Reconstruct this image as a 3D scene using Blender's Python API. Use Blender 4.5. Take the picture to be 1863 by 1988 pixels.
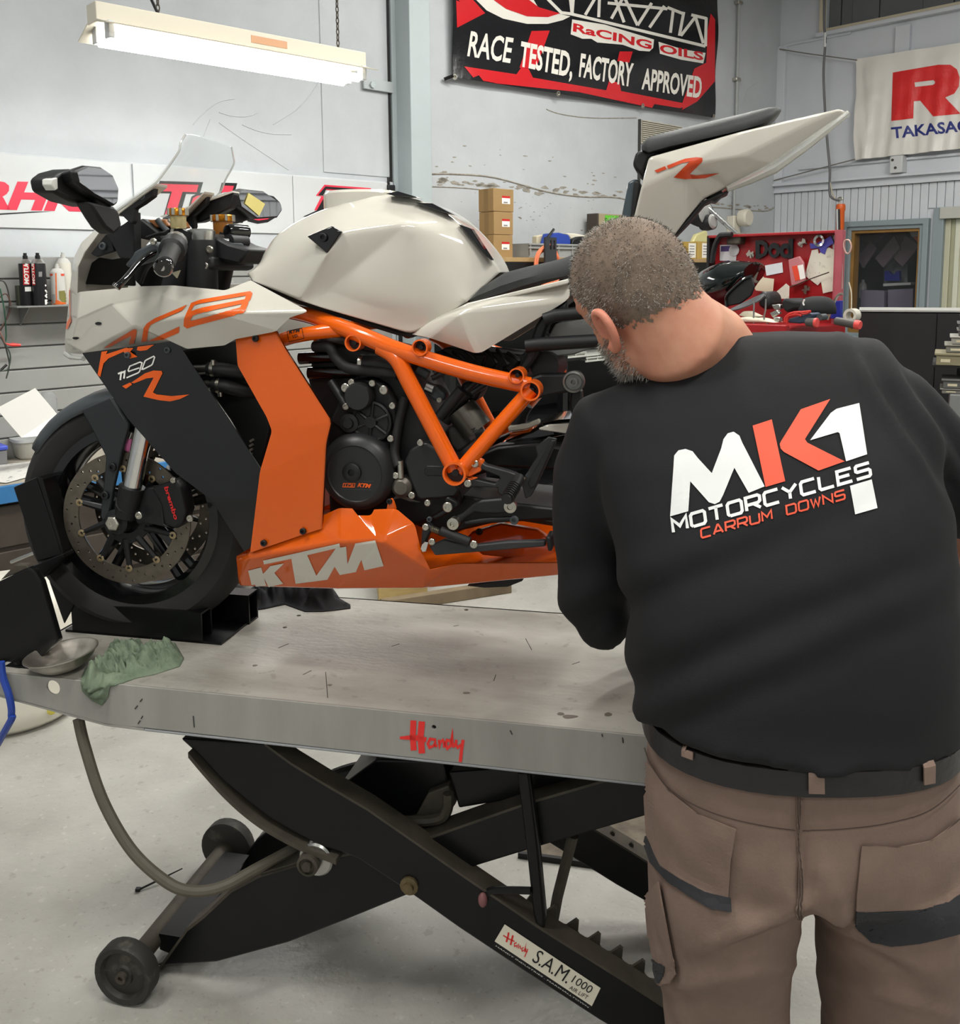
import bpy, bmesh, math, random
from mathutils import Vector, Matrix
from mathutils.bvhtree import BVHTree
from mathutils.geometry import tessellate_polygon

random.seed(7)
sc = bpy.context.scene
for o in list(bpy.data.objects):
    bpy.data.objects.remove(o)
COL = sc.collection
PI = math.pi

# ------------------------------------------------------------------ camera
FPX, CX, CY = 1815.0, 931.5, 760.0          # focal length and principal point, pixels of the 1863x1988 frame
CAMZ, PITCH, ROLL = 1.62, 7.2, -0.5
cd = bpy.data.cameras.new('camera'); cam = bpy.data.objects.new('camera', cd); COL.objects.link(cam)
CAMR = Matrix.Rotation(math.radians(90 - PITCH), 4, 'X') @ Matrix.Rotation(math.radians(ROLL), 4, 'Z')
CAMO = Vector((0, 0, CAMZ))
cam.matrix_world = Matrix.Translation(CAMO) @ CAMR
cd.sensor_fit = 'HORIZONTAL'; cd.sensor_width = 36.0
cd.lens = FPX / 1863 * 36.0
cd.shift_y = (CY - 994.0) / 1863.0
cd.clip_start = 0.05; cd.clip_end = 60
sc.camera = cam

# ------------------------------------------------------------------ light of the workshop
sc.view_settings.view_transform = 'Standard'; sc.view_settings.look = 'None'
sc.view_settings.gamma = 1.0; sc.view_settings.use_curve_mapping = False
sc.view_settings.exposure = -0.12
wd = bpy.data.worlds.new('world'); sc.world = wd; wd.use_nodes = True
wbg = wd.node_tree.nodes['Background']; wbg.inputs[0].default_value = (0, 0, 0, 1); wbg.inputs[1].default_value = 0.0        # a closed workshop: no sky

def area(name, loc, rot, sx, sy, power, col=(1, 0.98, 0.93)):
    l = bpy.data.lights.new(name, 'AREA'); l.shape = 'RECTANGLE'; l.size = sx; l.size_y = sy
    l.energy = power; l.color = col
    o = bpy.data.objects.new(name, l); COL.objects.link(o); o.location = loc; o.rotation_euler = rot
    return o
RZB = math.radians(43.6)          # direction of the back wall
# ------------------------------------------------------------------ helpers
def S(r, g, b):
    f = lambda c: (c / 255 / 12.92) if c / 255 <= 0.04045 else ((c / 255 + 0.055) / 1.055) ** 2.4
    return (f(r), f(g), f(b))

MATS = {}
def mat(name, col, rough=0.5, metal=0.0, var=0.0, vscale=8.0, bump=0.0, bscale=60.0, coat=0.0, trans=0.0, ior=1.45,
        emit=None, estr=0.0, col2=None, spec=0.5, stretch=None, thresh=None, alpha=1.0, rvar=0.0):
    if name in MATS: return MATS[name]
    m = bpy.data.materials.new(name); m.use_nodes = True
    nt = m.node_tree; b = nt.nodes['Principled BSDF']
    b.inputs['Base Color'].default_value = (*col, 1); b.inputs['Roughness'].default_value = rough
    b.inputs['Metallic'].default_value = metal; b.inputs['Coat Weight'].default_value = coat
    b.inputs['Coat Roughness'].default_value = 0.04
    b.inputs['Transmission Weight'].default_value = trans; b.inputs['IOR'].default_value = ior
    b.inputs['Specular IOR Level'].default_value = spec; b.inputs['Alpha'].default_value = alpha
    if emit: b.inputs['Emission Color'].default_value = (*emit, 1); b.inputs['Emission Strength'].default_value = estr
    if var or bump or col2:
        tc = nt.nodes.new('ShaderNodeTexCoord'); mp = nt.nodes.new('ShaderNodeMapping')
        nt.links.new(tc.outputs['Object'], mp.inputs['Vector'])
        if stretch: mp.inputs['Scale'].default_value = stretch
        if var or col2:
            n = nt.nodes.new('ShaderNodeTexNoise'); n.inputs['Scale'].default_value = vscale
            n.inputs['Detail'].default_value = 6; n.inputs['Roughness'].default_value = 0.6
            nt.links.new(mp.outputs[0], n.inputs['Vector'])
            r = nt.nodes.new('ShaderNodeValToRGB')
            t = thresh or (0.3, 0.7)
            r.color_ramp.elements[0].position = t[0]; r.color_ramp.elements[1].position = t[1]
            c2 = col2 or tuple(c * (1 - var) for c in col)
            r.color_ramp.elements[0].color = (*c2, 1); r.color_ramp.elements[1].color = (*col, 1)
            nt.links.new(n.outputs[0], r.inputs[0]); nt.links.new(r.outputs[0], b.inputs['Base Color'])
            if rvar:
                mr = nt.nodes.new('ShaderNodeMapRange'); mr.inputs[3].default_value = max(0.02, rough - rvar); mr.inputs[4].default_value = rough + rvar
                nt.links.new(n.outputs[0], mr.inputs[0]); nt.links.new(mr.outputs[0], b.inputs['Roughness'])
        if bump:
            n2 = nt.nodes.new('ShaderNodeTexNoise'); n2.inputs['Scale'].default_value = bscale; n2.inputs['Detail'].default_value = 5
            nt.links.new(mp.outputs[0], n2.inputs['Vector'])
            bp = nt.nodes.new('ShaderNodeBump'); bp.inputs['Strength'].default_value = bump; bp.inputs['Distance'].default_value = 0.01
            nt.links.new(n2.outputs[0], bp.inputs['Height']); nt.links.new(bp.outputs[0], b.inputs['Normal'])
    MATS[name] = m
    return m

def specks(m, col, scale, lo, hi, amt=1.0):
    nt = m.node_tree; b = nt.nodes['Principled BSDF']; src = b.inputs['Base Color'].links[0].from_socket
    tc = nt.nodes.new('ShaderNodeTexCoord'); n = nt.nodes.new('ShaderNodeTexNoise'); n.inputs['Scale'].default_value = scale; n.inputs['Detail'].default_value = 3
    nt.links.new(tc.outputs['Object'], n.inputs['Vector']); r = nt.nodes.new('ShaderNodeValToRGB')
    r.color_ramp.elements[0].position = lo; r.color_ramp.elements[1].position = hi
    r.color_ramp.elements[0].color = (amt, amt, amt, 1); r.color_ramp.elements[1].color = (0, 0, 0, 1)
    mx_ = nt.nodes.new('ShaderNodeMix'); mx_.data_type = 'RGBA'; mx_.inputs[7].default_value = (*col, 1)
    nt.links.new(n.outputs[0], r.inputs[0]); nt.links.new(r.outputs[0], mx_.inputs[0]); nt.links.new(src, mx_.inputs[6]); nt.links.new(mx_.outputs[2], b.inputs['Base Color'])

def ray(px, py):
    return (CAMR.to_3x3() @ Vector(((px - CX) / FPX, -(py - CY) / FPX, -1))).normalized()

class Fr:
    """a local frame standing on the floor; px() turns a pixel into a local point on the plane X=, Y= or Z="""
    def __init__(s, o, rz):
        s.o = Vector(o); s.rz = rz
        s.M = Matrix.Translation(s.o) @ Matrix.Rotation(rz, 4, 'Z'); s.I = s.M.inverted(); s.R = s.I.to_3x3()
    def px(s, x, y, X=None, Y=None, Z=None):
        o = s.I @ CAMO; d = s.R @ ray(x, y)
        i, v = (0, X) if X is not None else (1, Y) if Y is not None else (2, Z)
        return o + d * ((v - o[i]) / d[i])
    def uv(s, p):
        q = CAMR.to_3x3().inverted() @ (s.M @ Vector(p) - CAMO)
        return (CX + FPX * q.x / -q.z, CY - FPX * q.y / -q.z)
WORLD = Fr((0, 0, 0), 0)

def crop(x0, y0, sx):
    return lambda *a: [(x0 + p[0] / sx, y0 + p[1] / sx) + tuple(p[2:]) for p in a]
c1 = crop(80, 230, 3.105); c2 = crop(60, 620, 3.105); c3 = crop(440, 540, 2.8227); c4 = crop(440, 340, 2.6614)
c5 = crop(900, 180, 2.3288); c6 = crop(1330, 380, 3.4953)
l1 = crop(0, 900, 2.6614); l2 = crop(100, 1380, 2.6614); l3 = crop(600, 1380, 2.6614); m4 = crop(1180, 1380, 2.7277)
m5 = crop(1050, 600, 2.2091); b6 = crop(860, 0, 3.45); w1 = crop(0, 0, 2.117); w2 = crop(1390, 0, 3.9387)
s3 = crop(0, 470, 3.9); k4 = crop(900, 350, 6.21); r5 = crop(1020, 660, 8.2818)

class MB:
    def __init__(s): s.v = []; s.f = []
    def add(s, vs, fs):
        n = len(s.v); s.v += [tuple(v) for v in vs]; s.f += [tuple(i + n for i in f) for f in fs]; return s
    def box(s, lo, hi, M=None):
        (a, b, c), (d, e, f) = lo, hi
        vs = [(a, b, c), (d, b, c), (d, e, c), (a, e, c), (a, b, f), (d, b, f), (d, e, f), (a, e, f)]
        if M is not None: vs = [M @ Vector(v) for v in vs]
        return s.add(vs, [(0, 3, 2, 1), (4, 5, 6, 7), (0, 1, 5, 4), (1, 2, 6, 5), (2, 3, 7, 6), (3, 0, 4, 7)])
    def cbox(s, c, d, M=None):
        return s.box([c[i] - d[i] / 2 for i in range(3)], [c[i] + d[i] / 2 for i in range(3)], M)
    def tube(s, pts, r, n=10, caps=True, closed=False):
        pts = [Vector(p) for p in pts]; rs = r if isinstance(r, (list, tuple)) else [r] * len(pts)
        k = len(pts); rings = []; up = None
        for i, p in enumerate(pts):
            if closed: t = (pts[(i + 1) % k] - pts[i - 1])
            else: t = (pts[min(i + 1, k - 1)] - pts[max(i - 1, 0)])
            t.normalize()
            if up is None:
                up = Vector((0, 0, 1)) if abs(t.z) < 0.9 else Vector((1, 0, 0))
            a = t.cross(up).normalized(); up = a.cross(t).normalized()
            rings.append([p + (a * math.cos(2 * PI * j / n) + up * math.sin(2 * PI * j / n)) * rs[i] for j in range(n)])
        return s.loft(rings, caps and not closed, closed)
    def loft(s, rings, caps=True, closed=False):
        n = len(rings[0]); k = len(rings); vs = [v for r_ in rings for v in r_]; fs = []
        for i in range(k if closed else k - 1):
            i2 = (i + 1) % k
            for j in range(n):
                j2 = (j + 1) % n
                fs.append((i * n + j, i * n + j2, i2 * n + j2, i2 * n + j))
        if caps: fs.append(tuple(range(n - 1, -1, -1))); fs.append(tuple((k - 1) * n + j for j in range(n)))
        return s.add(vs, fs)
    def lathe(s, prof, c, axis='Z', n=24, M=None):
        """prof: (radius, height) along the axis"""
        c = Vector(c); rings = []
        for r_, h in prof:
            ring = []
            for j in range(n):
                a = 2 * PI * j / n; x, y = r_ * math.cos(a), r_ * math.sin(a)
                p = Vector((x, y, h)) if axis == 'Z' else Vector((x, -h, y)) if axis == 'Y' else Vector((h, x, y))
                if M is not None: p = M @ p
                ring.append(c + p)
            rings.append(ring)
        if prof[0] == prof[-1]: return s.loft(rings[:-1], False, True)
        return s.loft(rings)
    def cyl(s, a, b, r, n=16): return s.tube([a, b], r, n)
    def prism(s, outer, off, holes=()):
        """outer: 3-D outline (any plane); off: extrusion vector"""
        loops = [[Vector(p) for p in outer]] + [[Vector(p) for p in h] for h in holes]
        tris = tessellate_polygon(loops); flat = [p for l in loops for p in l]; n = len(flat); off = Vector(off)
        fs = [tuple(t) for t in tris] if holes else [tuple(range(n))]
        fs2 = [tuple(i + n for i in reversed(f)) for f in fs]; k = 0; sides = []
        for l in loops:
            m_ = len(l)
            for i in range(m_): sides.append((k + i, k + (i + 1) % m_, k + (i + 1) % m_ + n, k + i + n))
            k += m_
        return s.add(flat + [p + off for p in flat], fs + fs2 + sides)
    def sphere(s, c, r, n=12, m_=8):
        r = r if isinstance(r, (tuple, list)) else (r, r, r); rings = []
        for i in range(m_ + 1):
            t = PI * i / m_ ; rr = max(math.sin(t), 0.001)
            rings.append([(c[0] + r[0] * rr * math.cos(2 * PI * j / n), c[1] + r[1] * rr * math.sin(2 * PI * j / n), c[2] - r[2] * math.cos(t)) for j in range(n)])
        return s.loft(rings)
    def build(s, name, m, parent=None, smooth=None, bevel=0.0, seg=2, loc=None, rotz=0.0, fix=True, sub=0, blim=30):
        me = bpy.data.meshes.new(name); me.from_pydata([tuple(v) for v in s.v], [], s.f)
        if fix:
            bm = bmesh.new(); bm.from_mesh(me); bmesh.ops.recalc_face_normals(bm, faces=bm.faces); bm.to_mesh(me); bm.free()
        o = bpy.data.objects.new(name, me); COL.objects.link(o)
        if m is not None: me.materials.append(m)
        if parent is not None: o.parent = parent
        if loc is not None: o.location = loc
        o.rotation_euler = (0, 0, rotz)
        if bevel:
            b = o.modifiers.new('bevel', 'BEVEL'); b.width = bevel; b.segments = seg; b.limit_method = 'ANGLE'; b.angle_limit = math.radians(blim); b.harden_normals = False
        if sub:
            sb = o.modifiers.new('sub', 'SUBSURF'); sb.levels = sub; sb.render_levels = sub
        if smooth is None: smooth = 35
        if smooth:
            me.shade_smooth()
            if smooth < 180: me.set_sharp_from_angle(angle=math.radians(smooth))
        return o

def thing(name, label, cat, fr=None, loc=(0, 0, 0), rotz=0.0, group=None):
    o = bpy.data.objects.new(name, None); COL.objects.link(o); o.empty_display_size = 0.05
    if fr is not None: o.matrix_world = fr.M @ Matrix.Translation(Vector(loc)) @ Matrix.Rotation(rotz, 4, 'Z')
    else: o.location = loc; o.rotation_euler = (0, 0, rotz)
    return tag(o, label, cat, group)
def tag(o, label=None, cat=None, group=None, kind=None):
    if label: o['label'] = label
    if cat: o['category'] = cat
    if group: o['group'] = group
    if kind: o['kind'] = kind
    return o
def struct(o): o['kind'] = 'structure'; return o
def place(o, fr, loc=(0, 0, 0)):
    o.matrix_world = fr.M @ Matrix.Translation(Vector(loc)); return o

# ---- flat print: shapes given in photo pixels, laid onto a real surface
def poly2(loops):
    """loops of 2-D points (first outer, rest holes) -> verts, faces"""
    L = [[Vector((p[0], p[1], 0)) for p in l] for l in loops]
    return [(p.x, p.y) for l in L for p in l], [tuple(t) for t in tessellate_polygon(L)]
def stroke2(pts, w, closed=False):
    P = [Vector((p[0], p[1])) for p in pts]; k = len(P); vs = []; fs = []
    for i, p in enumerate(P):
        a = P[i] - P[i - 1] if (i > 0 or closed) else P[1] - P[0]
        b = P[(i + 1) % k] - P[i] if (i < k - 1 or closed) else a
        a = a.normalized(); b = b.normalized(); t = (a + b)
        t = t.normalized() if t.length > 1e-6 else a
        nn = Vector((-t.y, t.x)); sc_ = min(1 / max(0.35, abs(nn.dot(Vector((-a.y, a.x))))), 1.9)
        ww = (w[i] if isinstance(w, (list, tuple)) else w) / 2
        vs += [tuple(p + nn * ww * sc_), tuple(p - nn * ww * sc_)]
    for i in range(k if closed else k - 1):
        j = (i + 1) % k; fs.append((2 * i, 2 * i + 1, 2 * j + 1, 2 * j))
    return vs, fs
def text2(txt, p0, p1, h, shear=0.0, bold=0.0, drop=None, spacing=1.0, up=None, fit=True):
    """text with its baseline from pixel p0 to p1 and cap height h pixels"""
    cu = bpy.data.curves.new('t', 'FONT'); cu.body = txt; cu.size = 1; cu.shear = shear; cu.offset = bold; cu.space_character = spacing; cu.resolution_u = 3
    ob = bpy.data.objects.new('t', cu); COL.objects.link(ob)
    dg = bpy.context.evaluated_depsgraph_get(); me = bpy.data.meshes.new_from_object(ob.evaluated_get(dg))
    V = [v.co.copy() for v in me.vertices]; Fs = [tuple(p.vertices) for p in me.polygons]
    bpy.data.objects.remove(ob); bpy.data.curves.remove(cu); bpy.data.meshes.remove(me)
    x0 = min(v.x for v in V); x1 = max(v.x for v in V); cap = 0.729
    ex = Vector((p1[0] - p0[0], p1[1] - p0[1])); 
    ey = Vector(up) if up else Vector((ex.y, -ex.x)).normalized() * h
    wid = (x1 - x0) if fit else (x1 - x0)
    return [tuple(Vector(p0[:2]) + ex * ((v.x - x0) / wid) + ey * (v.y / cap)) for v in V], Fs
def refine(vs, fs, mx):
    bm = bmesh.new(); bv = [bm.verts.new((v[0], v[1], 0)) for v in vs]
    for f in fs:
        try: bm.faces.new([bv[i] for i in f])
        except ValueError: pass
    for _ in range(5):
        es = [e for e in bm.edges if e.calc_length() > mx]
        if not es: break
        bmesh.ops.subdivide_edges(bm, edges=es, cuts=1)
        bmesh.ops.triangulate(bm, faces=[f for f in bm.faces if len(f.verts) > 4])
    bm.verts.index_update()
    V = [(v.co.x, v.co.y) for v in bm.verts]; Fc = [tuple(v.index for v in f.verts) for f in bm.faces]; bm.free()
    return V, Fc
def bvh_of(objs):
    """surface of the given objects (with modifiers) in world space"""
    dg = bpy.context.evaluated_depsgraph_get(); V = []; Fc = []
    for o in objs:
        e = o.evaluated_get(dg); me = e.to_mesh(); n = len(V); M = e.matrix_world
        me.calc_loop_triangles(); V += [M @ v.co for v in me.vertices]; Fc += [tuple(i + n for i in p.vertices) for p in me.loop_triangles]; e.to_mesh_clear()
    return BVHTree.FromPolygons(V, Fc)
def decal(name, shapes, m, parent, fr, plane=None, bvh=None, lift=0.0012, mx=None, joined=False, one=False):
    """shapes: list of (verts2, faces) in pixels; plane: dict X=/Y=/Z= in frame fr, or bvh surface in world space"""
    if len(shapes) > 1 and not joined:
        os_ = [decal(name, [s_], m, parent, fr, plane, bvh, lift, mx, one=one) for s_ in shapes]
        return os_[0]
    mb = MB()
    for vs, fs in shapes:
        if mx: vs, fs = refine(vs, fs, mx)
        P = []
        bad = set()
        for i, v in enumerate(vs):
            if bvh is not None:
                d = ray(*v); h = bvh.ray_cast(CAMO, d)
                if h[0] is None: bad.add(i); P.append(Vector()); continue
                nn = h[1] if h[1].dot(d) < 0 else -h[1]
                P.append(fr.I @ (h[0] + nn * lift))
            else: P.append(fr.px(v[0], v[1], **plane))
        fs = [f for f in fs if not any(i in bad for i in f)]
        if one and fs:                                   # keep the largest connected piece
            par = list(range(len(P)))
            def root(i):
                while par[i] != i: par[i] = par[par[i]]; i = par[i]
                return i
            for f in fs:
                for i in f[1:]: par[root(i)] = root(f[0])
            cnt = {}
            for f in fs: cnt[root(f[0])] = cnt.get(root(f[0]), 0) + 1
            best = max(cnt, key=cnt.get); fs = [f for f in fs if root(f[0]) == best]
        used = sorted({i for f in fs for i in f}); ix = {i: k for k, i in enumerate(used)}
        mb.add([P[i] for i in used], [tuple(ix[i] for i in f) for f in fs])
    o = mb.build(name, m, parent, smooth=0, fix=False)
    return o
def bez(pts, n=8, closed=False):
    """Catmull-Rom through the points"""
    P = [Vector(p) for p in pts]; out = []; k = len(P)
    rng = range(k) if closed else range(k - 1)
    for i in rng:
        if closed: a, b, c, d = P[i - 1], P[i], P[(i + 1) % k], P[(i + 2) % k]
        else: a, b, c, d = P[max(i - 1, 0)], P[i], P[i + 1], P[min(i + 2, k - 1)]
        for j in range(n):
            t = j / n
            out.append(0.5 * (2 * b + (c - a) * t + (2 * a - 5 * b + 4 * c - d) * t * t + (3 * b - a - 3 * c + d) * t ** 3))
    if not closed: out.append(P[-1])
    return out
# ------------------------------------------------------------------ frames of the place
TZ = 0.75                                             # height of the lift deck
_p = WORLD.px(730, 1378, Z=TZ)
T = Fr((_p.x, _p.y, 0), math.radians(-12.77))         # lift: x along the near edge, y away from the viewer
BW = Fr((-2.28, 4.50, 0), RZB)                        # back wall: x along the wall, y into the wall
_c = None
def _corner():
    # the wall corner seen at pixel x=1505
    d = ray(1505, 375); o = BW.I @ CAMO; dl = BW.R @ d; t = -o.y / dl.y
    return BW.M @ (o + dl * t)
_cw = _corner()
RW = Fr((_cw.x, _cw.y, 0), RZB - PI / 2)              # right wall: x from the corner towards the viewer's right, y into the wall
CORNER_X = (BW.I @ Vector((_cw.x, _cw.y, 0))).x

M_floor = mat('painted concrete floor', S(172, 170, 163), 0.42, var=0.0, col2=S(148, 145, 138), vscale=2.2, thresh=(0.28, 0.62), bump=0.25, bscale=45, rvar=0.12)
specks(M_floor, S(112, 106, 96), 26, 0.30, 0.36, 0.3); specks(M_floor, S(206, 204, 196), 40, 0.31, 0.36, 0.22); specks(M_floor, S(120, 116, 108), 90, 0.29, 0.34, 0.45)
M_wall = mat('grey painted wall', S(190, 194, 197), 0.6, col2=S(174, 178, 181), vscale=1.6, bump=0.18, bscale=14)
M_wall2 = mat('grey painted sheet', S(204, 208, 213), 0.5, col2=S(194, 198, 203), vscale=1.2)
M_chip = mat('bare chipped concrete', S(128, 122, 110), 0.9, col2=S(170, 166, 156), vscale=30)
M_slat = mat('grey slat board', S(150, 150, 146), 0.5, var=0.12, vscale=3)
M_gap = mat('dark joint', S(62, 62, 60), 0.8)
M_steelpaint = mat('painted steel column', S(176, 186, 188), 0.45, var=0.1, vscale=2)
M_white = mat('white gloss board', S(198, 200, 200), 0.25, var=0.04, vscale=3)
M_black = mat('black plastic', S(16, 17, 18), 0.42)
M_blackgloss = mat('black gloss paint', S(8, 9, 10), 0.08, coat=0.6)
M_blacksteel = mat('black painted steel', S(10, 11, 12), 0.32, spec=0.35, col2=S(17, 17, 18), vscale=10, rvar=0.08)
M_rubber = mat('black rubber', S(30, 30, 30), 0.62, var=0.2, vscale=20)
M_tread = mat('worn tyre rubber', S(38, 37, 36), 0.7, var=0.25, vscale=14)
M_steel = mat('bare steel', S(190, 190, 186), 0.28, metal=1.0, var=0.2, vscale=14)
M_chrome = mat('chrome', S(225, 225, 225), 0.1, metal=1.0)
M_zinc = mat('zinc bolt', S(196, 192, 180), 0.3, metal=1.0)
M_dirtsteel = mat('grimy dark steel', S(84, 78, 68), 0.6, var=0.4, vscale=18, metal=0.3)
M_deck = mat('grey painted deck', S(168, 165, 157), 0.36, col2=S(128, 124, 115), vscale=3.2, thresh=(0.3, 0.6), stretch=(0.6, 1.6, 1), bump=0.1, bscale=70, rvar=0.12)
specks(M_deck, S(104, 99, 90), 34, 0.30, 0.37, 0.35)
M_side = mat('grey painted side', S(158, 156, 150), 0.34, col2=S(140, 138, 132), vscale=4, stretch=(2.5, 2, 0.4), rvar=0.08)
M_red = mat('red print', S(222, 42, 40), 0.4)
M_wh = mat('white print', S(240, 238, 232), 0.45)
M_bk = mat('black print', S(16, 16, 18), 0.45)
M_glass = mat('window glass', S(120, 126, 126), 0.03, alpha=0.06)

# ------------------------------------------------------------------ floor and ceiling
fl = MB().box((-9, -5, -0.12), (11, 14, 0)).build('floor', M_floor, smooth=0); struct(fl)
struct(MB().box((-9, -5, 4.6), (11, 14, 4.75)).build('ceiling', mat('white ceiling sheet', S(205, 207, 206), 0.7), smooth=0))
# the two walls behind the viewer close the room
wl0 = MB().box((-4.7, -9.0, 0), (-4.5, 0.25, 4.6)).build('wall_left', M_wall, smooth=0); place(wl0, BW); struct(wl0)
wn0 = MB().box((-4.7, -9.2, 0), (CORNER_X + 0.25, -9.0, 4.6)).build('wall_near', M_wall, smooth=0); place(wn0, BW); struct(wn0)
# back wall body (x from left of the frame to the corner)
wb = MB().box((-4.5, 0.0, 0), (CORNER_X + 0.25, 0.25, 4.6)).build('wall_back', M_wall, smooth=0); place(wb, BW); struct(wb)
# strip of bare render along the joint, ledge above the sign boards
def bwp(x, y, Y=0): return BW.px(x, y, Y=Y)
zl = bwp(300, 319).z
zr = bwp(1200, 382).z
led = MB()
led.box((-4.5, -0.03, 0.02), (bwp(758, 355).x, 0.0, zl))
lo = led.build('ledge', M_wall, wb, bevel=0.008, smooth=0)
# cracks and chips of the joint, proud/recessed plaster pieces
def flakes(n, x0, x1, zc, dz, seed, nm='chipped_plaster', sz=0.03):
    rr = random.Random(seed); mb = MB()
    for i in range(n):
        x = rr.uniform(x0, x1); z = zc + rr.gauss(0, dz); a = rr.uniform(0.3, 1) * sz; k = rr.randint(4, 6); ph = rr.random() * 6
        mb.prism([(x + a * (2.0 if rr.random() < 0.5 else 1.0) * math.cos(ph + 2 * PI * j / k) * rr.uniform(0.5, 1), -0.0005, z + 0.4 * a * math.sin(ph + 2 * PI * j / k) * rr.uniform(0.5, 1)) for j in range(k)], (0, -0.0015, 0))
    o = mb.build(nm, M_chip, wb, smooth=0); o['kind'] = 'stuff'; return o
flakes(90, bwp(840, 350).x, bwp(1500, 400).x, zr + 0.01, 0.012, 3, sz=0.05)
flakes(70, bwp(860, 380).x, bwp(1240, 410).x, zr - 0.17, 0.06, 4, sz=0.014)
flakes(36, bwp(840, 350).x, bwp(1300, 400).x, zr + 0.12, 0.09, 5, sz=0.02)
flakes(12, bwp(850, 340).x, bwp(870, 345).x, bwp(858, 340).z, 0.03, 6, sz=0.03)
def crack(pts, r=0.003, nm='crack'):
    mb = MB(); P = [bwp(*p) for p in pts]; P = bez(P, 5)
    return mb.tube([(p.x, -0.001, p.z) for p in P], r, 5).build(nm, M_chip, wb)
crack([(836, 338), (880, 338), (960, 345), (1060, 372), (1130, 382), (1200, 384), (1260, 400), (1380, 402), (1480, 410), (1502, 402)], 0.006)
crack([(836, 362), (900, 365), (930, 368)], 0.004)
crack([(1060, 212), (1090, 222), (1150, 229), (1235, 229)], 0.004)
for pts in [((375, 242), (395, 220), (425, 198), (455, 192)), ((425, 218), (450, 225), (480, 226), (500, 219)), ((425, 238), (470, 270), (530, 310), (560, 330)),
            ((470, 242), (500, 254), (530, 260), (565, 261)), ((530, 242), (575, 213), (600, 186), (617, 162)), ((690, 272), (715, 262), (742, 228)),
            ((640, 208), (655, 165), (658, 130)), ((395, 265), (408, 232)), ((630, 215), (650, 255), (660, 272)), ((712, 232), (732, 205), (742, 188)),
            ((1470, 160), (1450, 175), (1440, 200)), ((1440, 378), (1420, 382), (1405, 372))]:
    P = bez([bwp(*p) for p in pts], 6); mbk = MB()
    mbk.tube([(p.x, 0.0, p.z) for p in P], 0.0035, 6).build('paint_wrinkle', M_wall, wb)
# panel joint next to the column
MB().box((bwp(625, 240).x, -0.006, zl + 0.03), (bwp(755, 240).x, 0, 4.0)).build('cover_strip', M_wall, wb, bevel=0.003, smooth=0)
# steel column with a bolted tie plate
cx0 = bwp(797, 200, -0.16).x
colm = MB().box((cx0, -0.16, 0), (cx0 + 0.17, 0.0, 4.6)).build('wall_column', M_steelpaint, smooth=0, bevel=0.006); place(colm, BW); struct(colm)
MB().box((cx0 - 0.035, -0.02, 0.0), (cx0, 0, 4.6)).build('edge_angle', M_steelpaint, colm, smooth=0)
tp = MB(); a = bwp(706, 150, -0.03); b = bwp(764, 184, -0.03)
tp.box((a.x, -0.03, b.z + 0.01), (b.x, -0.012, a.z))
tpo = tp.build('tie_plate', mat('painted plate', S(170, 176, 178), 0.4), colm, bevel=0.003, smooth=0)
MB().lathe([(0.02, 0), (0.02, 0.012), (0.0, 0.013)], (bwp(722, 165, -0.03).x, -0.03, bwp(722, 165, -0.03).z), 'Y', 6).build('bolt', M_steelpaint, tpo, smooth=0)
MB().box((bwp(750, 0, -0.01).x, -0.012, 0), (bwp(754, 0, -0.01).x, 0.001, 4.6)).build('joint_gap_strip', M_rubber, wb, smooth=0)  # black strip laid on the wall as the shade of the open joint
# black clips at the foot of the joint line
q = bwp(757, 362, -0.05)
MB().box((q.x - 0.02, -0.06, q.z - 0.05), (q.x + 0.035, -0.02, q.z + 0.01)).box((q.x - 0.01, -0.045, q.z), (q.x + 0.005, -0.03, q.z + 0.06)).build('clip', M_black, colm, bevel=0.004)
# ------------------------------------------------------------------ slat board below the sign boards
sz0 = bwp(60, 629.6).z; sp = (bwp(60, 629.6).z - bwp(60, 759).z) / 3
top_s = bwp(60, 452, -0.03).z
sb = MB().box((-4.5, -0.03, 0.3), (bwp(750, 500).x, -0.0, bwp(60, 500).z)).build('wall_slatboard', M_slat, smooth=0); place(sb, BW); struct(sb)
zt = sz0 + 3 * sp; i = 0
while zt > 0.45:
    MB().box((-4.5, -0.042, zt - sp + 0.008), (bwp(750, 500).x, -0.029, zt)).build('slat', M_slat, sb, bevel=0.003, smooth=0)
    zt -= sp; i += 1
# ------------------------------------------------------------------ right wall with its openings
def rwp(x, y, Y=0): return RW.px(x, y, Y=Y)
def bxz(x0, x1, z0, z1, y): return [(x0, y, z0), (x1, y, z0), (x1, y, z1), (x0, y, z1)]
zm1 = rwp(1700, 345).z; zm0 = rwp(1700, 362).z
wz1 = (rwp(1638, 431).z + rwp(1804, 424).z) / 2; wz0 = 0.95
ox0, ox1 = rwp(1637, 470).x, rwp(1805, 470).x
gx0, gx1 = rwp(1654, 500).x, rwp(1785, 500).x
gz1 = rwp(1720, 447).z
dx0, dz1 = rwp(1812, 480).x, rwp(1850, 402).z
hx0 = rwp(1594, 40).x; hz0 = rwp(1700, 48).z
rw = MB().prism(bxz(-0.25, 9.0, 0, 4.6, 0), (0, 0.12, 0), holes=[bxz(gx0, gx1, wz0 + 0.1, gz1, 0), bxz(dx0 + 0.08, dx0 + 1.2, 0.3, dz1 - 0.06, 0), bxz(hx0 + 0.05, 6.0, hz0 + 0.05, 4.3, 0)]).build('wall_right', M_wall2, smooth=0)
place(rw, RW); struct(rw)
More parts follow.
